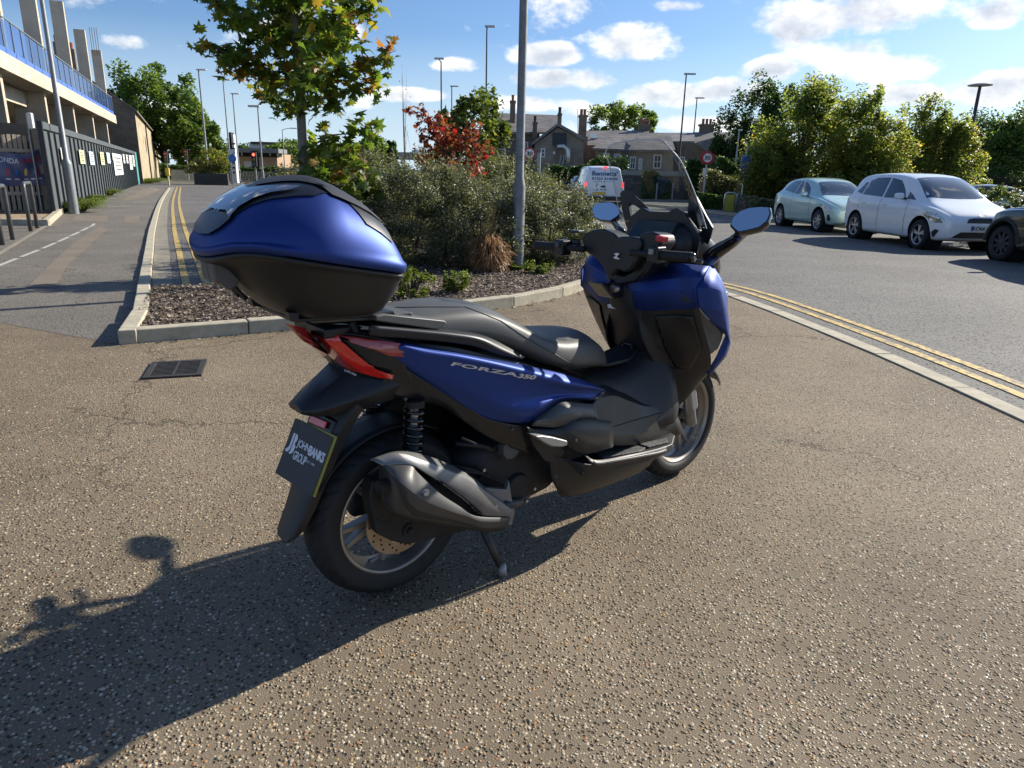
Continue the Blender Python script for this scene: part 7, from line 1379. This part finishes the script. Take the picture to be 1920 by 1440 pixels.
for tt, zo in ((-.012, -.002), (0, -.012), (.06, -.004), (.2, 0), (.45, 0), (.7, 0), (.88, 0), (.96, 0), (1., 0)):
    tq = max(tt, 0); sc = {0: 1.0}.get(tt, 1)
    def bp_(k):
        t = 2 * PI * k / NR; s_ = .975 if tt <= 0 else (.965 if tt == .06 else   .962 - .035 * tq - (.0 if tq < .9 else .35 * (tq - .9) / .1 * .3)); hw = .282; 
        af = -.030 - .055 * tq ** 1.3 - (.02 if tt == 1. else 0); ar = -.505 + .15 * tq ** 1.2 + (.02 if tq > .1 else 0) + (.03 if tt == 1. else 0); hwq = .280 - .072 * tq ** 1.6 - (.03 if tt == 1. else 0)
        a_, l_ = plan(t, s_, hwq, af, ar, 2.5 + .8 * tq); zr = rimz(*plan(t)) - .014; return Lp(a_, l_, zr + zo * (1 if tt <= .06 else 0) + (.958 - zr) * tq)
    base.append([bp_(k) for k in range(NR)])
bs2 = loft('box_base', base, M('box_plastic', (.013, .013, .013), .48, nz=(9, .12), bump=(800, .3, .0006)), tb); bB = [bvl(bs2)]
def planpatch(name, poly_al, mat, off, step=.02, par=tb):
    vs, fs = tri_poly(poly_al, step); out = []
    for a_, l_ in vs:
        h = lB[0].ray_cast(Vector((a_, -l_, 2)), Vector((0, 0, -1))); out.append(h[0] + h[1] * off * (1 if h[1].z > 0 else -1) if h[0] is not None else Vector((a_, -l_, 1.1)))
    mb = MB(); mb.add(out, fs); return mb.build(name, mat, par, smooth=True)
edge_px = [(430, 420), (445, 402), (470, 387), (500, 377), (540, 371), (590, 369), (640, 371), (685, 379), (712, 396), (735, 430)]
E_ = [np.array(hit(x, y, lB, .24, 0)) for x, y in edge_px]; E_ = [(p[0], -p[1]) for p in E_]
pp = E_ + [(E_[-1][0] + .01, E_[-1][1] * .5), (E_[-1][0] + .012, 0)]; ppl = pp + [(a_, -l_) for a_, l_ in pp[::-1][1:]]
planpatch('black_panel', ppl, plas2, .0035)
E2 = [np.array(hit(x, y, lB, .2, 0)) for x, y in ((455, 357), (500, 348), (560, 344), (620, 345), (665, 352), (690, 366), (712, 392))]; E2 = [(p[0], -p[1]) for p in E2]
pp2 = E2 + [(E2[-1][0] + .004, E2[-1][1] * .4)]; planpatch('top_pad', pp2 + [(a_, -l_) for a_, l_ in pp2[::-1]], plas, .007)
lensm = M('smoked_lens', (.16, .17, .19), .07, .6, nz=None, coat=1.)
rpatch('reflector', [(403, 403), (412, 390), (430, 372), (455, 358), (500, 354), (535, 353), (566, 354), (545, 361), (510, 366), (478, 377), (452, 392), (440, 405), (434, 413), (428, 398), (410, 397)], lB, lensm, tb, lat=.2, off=.009, step=5)
rpatch('lower_lens', [(377, 440), (390, 420), (404, 402), (412, 399), (432, 404), (436, 412), (415, 430), (395, 441)], lB, M('dark_smoke', (.035, .038, .042), .35, .0, nz=None), tb, lat=.2, off=.007, step=5)
slab('lock_housing', [(386, 490, 0), (425, 487, 0), (438, 520, 0), (432, 532, 0), (420, 540, 0), (412, 536, 0), (404, 528, 0), (392, 525, 0)], .05, greyp, tb, bevel=.006, mirror=True)
for q in range(3): tub('latch_lever', [(412 + 6 * q, 512 + 3 * q, .02), (430 + 6 * q, 535 + 3 * q, .02), (448 + 7 * q, 555 + 3 * q, .02)], .006, [gloss, greyp, eng][q], tb)
slab('box_foot', [(541, 586, .14), (562, 586, .14), (560, 603, .14), (545, 603, .14)], .03, plas2, tb, bevel=.002)
MB().prism([Lp(-.32, -.12, .962), Lp(-.32, .12, .962), Lp(-.04, .15, .956), Lp(-.04, -.15, .956)], (0, 0, 0), (0, 0, -.012)).build('mounting_plate', plas2, tb, bevel=.004)

# floor, lower covers ---------------------------------------------------------------------------------
loft('centre_tunnel', [[Lp(a, l, z) for l, z in ((-wb_, zb), (-wb_ * .98, zb + .05), (-wt * 1.25, zt - .10), (-wt, zt - .02), (-wt * .6, zt), (0, zt + .004), (wt * .6, zt), (wt, zt - .02), (wt * 1.25, zt - .10), (wb_ * .98, zb + .05), (wb_, zb))] for a, zt, wt, wb_, zb in ((.62, .655, .15, .19, .40), (.75, .630, .135, .19, .36), (.86, .612, .12, .19, .34), (.95, .600, .11, .19, .335), (1.05, .600, .105, .20, .335), (1.15, .635, .105, .21, .335), (1.22, .70, .11, .22, .335), (1.30, .82, .12, .22, .36))], plas, sub=1)
slab_f = MB(); fl = [(.985, .055, .612), (1.10, .055, .612), (1.17, .05, .655), (1.17, -.05, .655), (1.10, -.055, .612), (.985, -.055, .612), (.95, -.04, .610), (.95, .04, .610)]; slab_f.prism([Lp(*p) for p in fl], (0, 0, 0), (0, 0, .016)); slab_f.build('fuel_lid', matt_black_metal, scooter, bevel=.006)
MB().tube([Lp(1.14, -.03, .655), Lp(1.15, -.02, .67), Lp(1.15, .02, .67), Lp(1.14, .03, .655)], .006, 8).build('lid_handle', plas, scooter)
surf('tunnel_cover', [[(1112, 722, .185), (1136, 722, .14), (1165, 735, .13), (1205, 744, .12), (1235, 725, .12)], [(1116, 752, .205), (1150, 742, .185), (1180, 752, .178), (1215, 762, .17), (1250, 750, .165)], [(1085, 783, .235), (1130, 785, .222), (1170, 787, .20), (1220, 778, .19), (1262, 762, .18)], [(1085, 808, .24), (1130, 815, .235), (1180, 815, .22), (1230, 805, .20), (1275, 790, .185)], [(1098, 843, .25), (1140, 836, .235), (1190, 834, .215), (1235, 828, .20), (1282, 812, .185)]], plas, thick=.004, sharp=True)
surf('side_trim', [[(1003, 786, .212), (1030, 768, .222), (1055, 754, .224), (1088, 756, .222), (1116, 758, .214)], [(1001, 793, .225), (1035, 786, .240), (1065, 775, .240), (1092, 774, .232), (1120, 778, .222)], [(998, 799, .222), (1040, 801, .240), (1070, 793, .244), (1092, 784, .238), (1124, 788, .226)]], greyp, thick=.005, sharp=True)
surf('lower_side_cover', [[(996, 803, .218), (1040, 803, .236), (1075, 790, .246), (1110, 786, .242), (1150, 790, .225)], [(1000, 812, .222), (1045, 815, .245), (1078, 808, .256), (1110, 810, .250), (1150, 812, .235)], [(1015, 822, .222), (1058, 834, .250), (1085, 848, .268), (1108, 850, .268), (1150, 838, .245)]], plas, thick=.005, sharp=True)
slab('footpeg', [(1004, 818, .262), (1018, 817, .262), (1038, 820, .262), (1065, 827, .262), (1064, 836, .262), (1055, 839, .262), (1035, 838, .262), (1018, 829, .262)], .05, silverp, bevel=.005)
slab('peg_mount', [(988, 800, .225), (1020, 812, .225), (1060, 845, .225), (1050, 870, .225), (1022, 865, .225), (1000, 835, .225)], .06, plas2, bevel=.004)
fb = MB(); FBP = [(.70, .14), (.78, .26), (.97, .285), (1.13, .275), (1.22, .22), (1.25, .14)]
for s in (1, -1):
    MB().prism([Lp(a, s * l, .322) for a, l in FBP], (0, 0, 0), (0, 0, -.03)).build('floorboard', plas, scooter, bevel=.004)
    m_ = MB(); m_.prism([Lp(a, s * l, .3225) for a, l in ((.80, .15), (.79, .215), (.965, .258), (1.00, .245), (.985, .19), (.93, .16))], (0, 0, 0), (0, 0, .007)); m_.build('foot_mat', M('mat_rubber', (.10, .10, .098), .55, .2, nz=(60, .4), bump=(90, .9, .004)), scooter, bevel=.002)
    m_ = MB(); m_.prism([Lp(a, s * l, .3225) for a, l in ((1.015, .25), (1.12, .262), (1.15, .23), (1.01, .20))], (0, 0, 0), (0, 0, .007)); m_.build('foot_mat', bpy.data.materials['mat_rubber'], scooter, bevel=.002)
surf('sill', [[(1096, 851, .262), (1119, 862, .272), (1180, 852, .285), (1230, 842, .287), (1257, 832, .262)], [(1100, 858, .270), (1118, 869, .282), (1180, 859, .293), (1232, 849, .293), (1263, 837, .265)], [(1104, 866, .258), (1120, 876, .270), (1180, 867, .280), (1230, 858, .280), (1256, 847, .245)]], plas, thick=.006)
surf('sill_trim', [[(1112, 863, .284), (1125, 867, .289), (1180, 858, .2975), (1232, 848, .2975), (1250, 842, .282)], [(1113, 866, .284), (1125, 870.5, .289), (1180, 861.5, .2975), (1232, 851.5, .2975), (1250, 845, .282)]], silverp, thick=.003)
surf('belly_pan', [[(1028, 852, .212), (1062, 862, .235), (1110, 872, .262), (1160, 868, .27), (1210, 860, .265), (1252, 846, .245)], [(1032, 878, .212), (1072, 886, .232), (1115, 893, .252), (1160, 886, .252), (1200, 874, .238), (1232, 858, .20)], [(1036, 902, .205), (1068, 912, .215), (1115, 908, .225), (1160, 896, .225), (1195, 882, .205), (1222, 866, .16)], [(1048, 925, .17), (1075, 928, .185), (1118, 915, .19), (1162, 900, .188), (1195, 887, .168), (1218, 872, .12)], [(1055, 931, .10), (1080, 929, .10), (1118, 918, .10), (1162, 902, .10), (1195, 889, .10), (1216, 874, .08)]], plas, thick=.005)
slab('belly_slot', [(1066, 866, .262), (1078, 866, .262), (1100, 890, .258), (1094, 893, .258)], .012, MAT['wheelwell'], bevel=0)

rline('panel_gap', [(1060, 800), (1100, 800), (1150, 800), (1200, 785), (1245, 772)], [bvl(o) for o in scooter.children if o.name.startswith('tunnel_cover')][:1], .0016, MAT['wheelwell'], lat=.22, mirror=False)
for px, py, lt_ in ((1080, 826, .262), (1042, 893, .212), (1190, 866, .275), (960, 805, .19), (760, 748, .13)): MB().lathe([(0, -.003), (.005, -.003), (.006, .002)], bk(px, py, lt_), axis='Y', n=8).build('screw', greyp, scooter)
# leg shield, fairing ------------------------------------------------------------------------------
surf('leg_shield', [[(1178, 540, .04), (1206, 545, .10), (1250, 545, .19), (1306, 545, .285)], [(1190, 580, .06), (1216, 590, .12), (1262, 585, .205), (1310, 585, .300)], [(1205, 640, .10), (1240, 652, .14), (1285, 648, .225), (1332, 664, .292)], [(1235, 700, .12), (1265, 708, .15), (1300, 700, .215), (1330, 696, .262)], [(1258, 765, .14), (1272, 762, .15), (1298, 735, .185), (1318, 712, .20)]], plas, thick=.006)
surf('inner_fairing', [[(1176, 505, .03), (1215, 500, .08), (1243, 503, .13), (1272, 494, .21), (1329, 499, .295)], [(1172, 525, .04), (1205, 528, .09), (1245, 524, .17), (1285, 521, .25), (1317, 520, .300)], [(1176, 545, .04), (1206, 546, .10), (1248, 544, .188), (1285, 542, .25), (1307, 541, .292)], [(1190, 580, .070), (1217, 583, .130), (1250, 582, .19), (1282, 580, .25), (1310, 578, .304)]], blue, thick=.005, sharp=True)
fo = surf('front_fairing', [[(1329, 497, .293), (1340, 508, .315), (1348, 520, .325), (1352, 530, .31)], [(1307, 541, .300), (1330, 540, .328), (1350, 545, .338), (1359, 556, .325)], [(1311, 576, .308), (1335, 580, .330), (1358, 585, .338), (1366, 592, .318)], [(1334, 604, .305), (1348, 612, .318), (1363, 618, .325), (1368, 622, .305)], [(1360, 628, .295), (1364, 634, .303), (1368, 640, .308), (1370, 645, .295)], [(1344, 668, .280), (1352, 668, .288), (1358, 668, .290), (1362, 668, .275)], [(1325, 700, .255), (1329, 702, .262), (1332, 702, .262), (1335, 700, .245)]], blue, thick=.005, sharp=True)
surf('fairing_inset', [[(1309, 575, .300), (1322, 592, .302), (1340, 608, .304), (1356, 624, .300)], [(1318, 612, .286), (1328, 624, .286), (1340, 634, .288), (1352, 640, .290)], [(1332, 664, .280), (1336, 662, .280), (1340, 658, .282), (1345, 655, .284)]], greyp, thick=.004)
lsB = [bvl(o) for o in scooter.children if o.name.startswith('leg_shield')][:1]
rpatch('glovebox_lid', [(1226, 592), (1262, 590), (1300, 592), (1316, 650), (1296, 690), (1268, 690), (1246, 652)], lsB, plas2, lat=.22, off=.006, thick=.004)
# nose between the two sides
loft('nose', [sec(1.27, -.22, .22, .72, .98, 3), sec(1.36, -.24, .24, .58, 1.02, 3), sec(1.48, -.22, .22, .55, 1.02, 2.6), sec(1.60, -.16, .16, .64, .94, 2.4), sec(1.68, -.08, .08, .72, .86, 2.2)], blue)
loft('nose_underside', [sec(1.24, -.14, .14, .36, .62, 3), sec(1.32, -.15, .15, .42, .62, 3), sec(1.42, -.15, .15, .5, .6, 3), sec(1.55, -.10, .10, .56, .66, 3)], plas2)
for s in (1, -1): MB().box((1.625, s * .085, .84), (.03, .09, .05), rz=-s * .35).build('headlight', MAT['lens'], scooter, bevel=.008)
# column and cockpit
loft('steering_cowl', [sec(1.06, -.03, .03, .86, .93, 3), sec(1.10, -.09, .09, .78, .98, 3), sec(1.17, -.16, .16, .64, 1.0, 3), sec(1.26, -.21, .21, .56, 1.02, 3), sec(1.32, -.22, .22, .5, 1.02, 3)], plas)
rslab('cowl_sticker', [(1139, 571), (1144, 570), (1166, 574), (1165, 581), (1140, 577)], 1.08, .004, MAT['plate_w'], bevel=0)
slab('key_panel', [(1128, 532, .03), (1172, 530, .03), (1180, 556, .03), (1150, 560, .03)], .08, gloss, bevel=.006, mirror=False); MB().lathe([(0, -.01), (.016, -.008), (.018, .01)], bk(1158, 540, .03) + np.array([-.02, 0, 0]), axis='X', n=20).build('key_switch', steel, scooter)
# dash and screen
loft('dash_hood', [sec(1.24, -.12, .12, 1.02, 1.12, 3), sec(1.30, -.16, .16, 1.0, 1.165, 3), sec(1.38, -.18, .18, .98, 1.155, 3), sec(1.48, -.17, .17, .96, 1.09, 3), sec(1.56, -.13, .13, .92, 1.02, 2.6)], plas2)
rslab('hood_peak', [(1170, 445), (1183, 404), (1203, 388), (1217, 396), (1252, 397), (1268, 389), (1283, 398), (1300, 425), (1313, 448), (1306, 482), (1275, 480), (1262, 436), (1215, 430), (1196, 450)], 1.30, .05, plas2, bevel=.005)
rslab('screen_stay', [(1162, 362), (1167, 356), (1190, 366), (1206, 380), (1221, 395), (1206, 396), (1194, 388), (1184, 380), (1177, 384), (1181, 402), (1190, 425), (1180, 440), (1172, 420), (1165, 392)], 1.34, .02, plas2, bevel=.003)
rslab('screen_stay', [(1288, 395), (1292, 368), (1300, 360), (1307, 372), (1322, 402), (1337, 428), (1332, 448), (1327, 460), (1318, 452), (1314, 425), (1320, 416), (1312, 394), (1306, 388), (1305, 400), (1314, 440), (1306, 470), (1296, 430)], 1.36, .02, plas2, bevel=.003)
rslab('stay_edge', [(1306, 386), (1309, 386), (1321, 414), (1319, 428), (1316, 422), (1316, 414)], 1.366, .006, silverp, bevel=.001)
MB().prism([Lp(1.20, -.10, 1.09), Lp(1.20, .10, 1.09), Lp(1.27, .10, 1.165), Lp(1.27, -.10, 1.165)], (0, 0, 0), (.02, 0, -.01)).build('display', M('display', (.02, .03, .035), .08, nz=None), scooter, bevel=.004)
MB().box(tuple(bk(1245, 440, .06) + np.array([.03, 0, 0])), (.03, .06, .02), ry=-.5).build('dash_badge', greyp, scooter, bevel=.003)
scr = [[(1150, 366, -.150), (1178, 385, -.10), (1215, 396, -.02), (1255, 398, .06), (1288, 398, .12), (1316, 398, .165)], [(1145, 318, -.170), (1170, 330, -.12), (1210, 336, -.03), (1250, 336, .06), (1280, 336, .13), (1298, 340, .17)], [(1144, 288, -.165), (1168, 290, -.12), (1207, 290, -.03), (1245, 290, .06), (1270, 290, .13), (1284, 294, .165)], [(1150, 268, -.135), (1172, 261, -.10), (1205, 256, -.03), (1238, 254, .05), (1258, 255, .11), (1270, 260, .14)]]
def screen():
    G = []; prof = [(1.395, 1.150, .215), (1.345, 1.235, .205), (1.29, 1.32, .190), (1.235, 1.39, .178), (1.195, 1.44, .165), (1.175, 1.468, .135)]
    for a, z, hw in prof:
        row = []
        for u in np.linspace(-1, 1, 13): l = u * hw; row.append(Lp(a - .085 * abs(u) ** 2.2 * (hw / .2), l, z - (.02 if z > 1.43 else .004) * abs(u) ** 3))
        G.append(row)
    G = cr_rows(G, 4, 2); o = gridmesh('windscreen', G, glassmat('screen_glass', (.90, .92, .92), .02, .03, (.25, .27, .28)), None, thick=.003)
    return G
SG = screen()
edge = MB(); edge.tube([SG[i][0] for i in range(len(SG))] + [SG[-1][j] for j in range(1, SG.shape[1])] + [SG[i][-1] for i in range(len(SG) - 2, -1, -1)], .0022, 6); edge.build('screen_edge', M('clear_edge', (.55, .58, .58), .2, nz=None), scooter)
def lpoly(name, pts, th, mat, mirror=True, bevel=.003):
    for s in ((1, -1) if mirror else (1,)): m_ = MB(); m_.prism([Lp(a, s * l, z) for a, l, z in pts], (0, 0, 0), (0, s * th, 0)); m_.build(name, mat, scooter, bevel=bevel)
# handlebar
hb = empty('handlebar'); hb.parent = scooter; HL, HR = bk(1005, 460, -.385), bk(1299, 483, .365); hc = (HL + HR) / 2
def hpt(s, t, up=0., fw=0.):      # t: 0 centre .. 1 bar end
    e = HR if s > 0 else HL; return hc + (e - hc) * t + np.array([fw, 0, up])
mid = bk(1180, 470, 0.)
rslab('bar_cover', [(1090, 447), (1094, 437), (1108, 431), (1130, 428), (1150, 437), (1166, 452), (1168, 480), (1158, 505), (1146, 520), (1132, 505), (1118, 486), (1104, 477), (1093, 470)], 1.015, .10, plas, hb, bevel=.016)
rslab('bar_cover', [(1196, 445), (1203, 436), (1222, 434), (1237, 440), (1241, 456), (1228, 476), (1205, 482), (1196, 470)], 1.02, .10, plas, hb, bevel=.012)
rslab('centre_cover', [(1143, 466), (1150, 448), (1162, 443), (1184, 443), (1200, 447), (1203, 458), (1194, 486), (1182, 506), (1170, 512), (1156, 506), (1148, 490)], 1.005, .12, matt_black_metal, hb, bevel=.012)
rslab('lower_cover', [(1122, 484), (1134, 488), (1150, 508), (1168, 516), (1184, 508), (1206, 474), (1230, 478), (1212, 510), (1190, 530), (1160, 536), (1138, 524)], 1.045, .14, plas2, hb, bevel=.014)
em_ = [bk(1156, 484, .01), bk(1166, 480, .01), bk(1164, 475, .01), bk(1156, 474, .01), bk(1152, 480, .01)]
ec = bka(1158, 480, 1.0035); eb = MB(); eb.add([ec + np.array([-.006, -u * .016, v * .012]) for u, v in ((-1, -.6), (-.1, -1), (1.2, -.8), (.1, -.2), (.9, .9), (-.2, 1.), (-.9, .5), (-.2, .2))], [(0, 1, 2, 3), (3, 4, 5, 6, 7), (0, 3, 7)]); eb.build('wing_emblem', M('emblem_silver', (.75, .78, .82), .25, .3, nz=None), hb)
for s in (1, -1):
    e = HR if s > 0 else HL; P0, P1 = hpt(s, .66), hpt(s, .985)
    g_ = MB(); ax = P1 - P0; pts = [P0 + ax * t for t in np.linspace(0, 1, 26)]; g_.tube(pts, [.0175 + (.0012 if k % 2 else 0) for k in range(26)], 18); g_.build('grip', rubber, hb, smooth=True)
    MB().tube([P1, P1 + ax * .10], [.018, .015], 16).build('bar_end', gloss if s > 0 else plas2, hb, smooth=True)
    MB().tube([hpt(s, .3), hpt(s, .68)], .0125, 12).build('bar', eng, hb, smooth=True)
    sw = MB(); c_ = hpt(s, .60); sw.box(c_, (.055, .05, .062), rz=0); swo = sw.build('switch_block', plas2, hb, bevel=.008)
    MB().box(c_ + np.array([-.03, 0, .012]), (.012, .02, .02)).build('switch_button', greyp if s < 0 else silverp, swo, bevel=.003)
    MB().tube([c_ + np.array([.04, 0, .0]), c_ + np.array([.075, s * -.03, -.005]), hpt(s, .8, -.015, .07), hpt(s, 1.0, -.02, .055)], [.010, .008, .007, .008], 8).build('brake_lever', gloss, hb, smooth=True)
    MB().lathe([(0, -.02), (.022, -.02), (.024, 0), (.022, .012)], c_ + np.array([.045, s * .03, .02]), axis='Z', n=16).build('fluid_reservoir', plas2, hb)
MB().box(bka(1241, 448, 1.01), (.03, .04, .020), rz=-.2).build('kill_switch', M('switch_red', (.55, .03, .04), .4, nz=None), hb, bevel=.004)
MB().box(hpt(-1, .47, .065, .02), (.04, .05, .010), rz=.2).build('reservoir_cap', plas2, hb, bevel=.002)
for k in range(3): tub('cable', [(1.10, .05 * (k - 1) - .05, 1.02), (1.18, .06 * (k - 1) - .09, .98), (1.24, .05 * (k - 1), 1.0)], .005, rubber, hb, pix=False)
# mirrors
def mirror_(outline, px_lat, arm, s, tiltup):
    t = empty('mirror'); t.parent = scooter; P = [bk(x, y, l) for x, y, l in outline]; c_ = sum(P) / len(P)
    # plane facing the rider: glass slightly raised in its housing
    n_ = np.array([-1., s * .06, tiltup]); n_ /= np.linalg.norm(n_); Q = [CL + np.array(bray(o_[0], o_[1])) * (((c_ - CL) @ n_) / (np.array(bray(o_[0], o_[1])) @ n_)) for o_ in outline]
    Qi = [c_ + (q - c_) * .93 + n_ * .0015 for q in Q]; MB().add(Qi, [tuple(range(len(Qi)))]).build('mirror_glass', M('mirror_glass', (.97, .97, .97), .01, 1., nz=None), t)
    b0 = [c_ + (q - c_) * .98 for q in Q]; b1 = [c_ + (q - c_) * 1.02 - n_ * .008 for q in Q]; b2 = [c_ + (q - c_) * .96 - n_ * .026 for q in Q]; b3 = [c_ + (q - c_) * .6 - n_ * .046 for q in Q]; m_ = MB(); k = len(Q); V = b0 + b1 + b2 + b3; F_ = [tuple(range(k))] + [(i * k + j, i * k + (j + 1) % k, (i + 1) * k + (j + 1) % k, (i + 1) * k + j) for i in range(3) for j in range(k)] + [tuple(3 * k + j for j in range(k))[::-1]]
    m_.add(V, F_); m_.build('mirror_housing', gloss, t, bevel=.002); return t, c_, n_
tR, cR, nR = mirror_([(1368, 421, .45), (1373, 408, .46), (1386, 396, .49), (1405, 389, .53), (1428, 387, .57), (1444, 388, .60), (1446, 400, .60), (1440, 415, .59), (1424, 427, .56), (1400, 433, .52), (1384, 436, .49), (1376, 430, .47)], None, None, -1, .8)
tub('mirror_arm', [(1384, 436, .48), (1395, 436, .47), (1375, 452, .40), (1350, 468, .35), (1330, 484, .30)], [.012, .016, .022, .026, .030], gloss, tR)
tL, cL_, nL = mirror_([(1109, 392, -.56), (1113, 383, -.55), (1130, 379, -.52), (1148, 379, -.48), (1158, 386, -.45), (1165, 396, -.43), (1160, 405, -.44), (1145, 415, -.47), (1125, 413, -.52), (1113, 407, -.55)], None, None, 1, .7)
tub('mirror_arm', [(1145, 413, -.46), (1152, 418, -.42), (1160, 428, -.34), (1170, 440, -.27)], [.010, .012, .015, .018], gloss, tL)
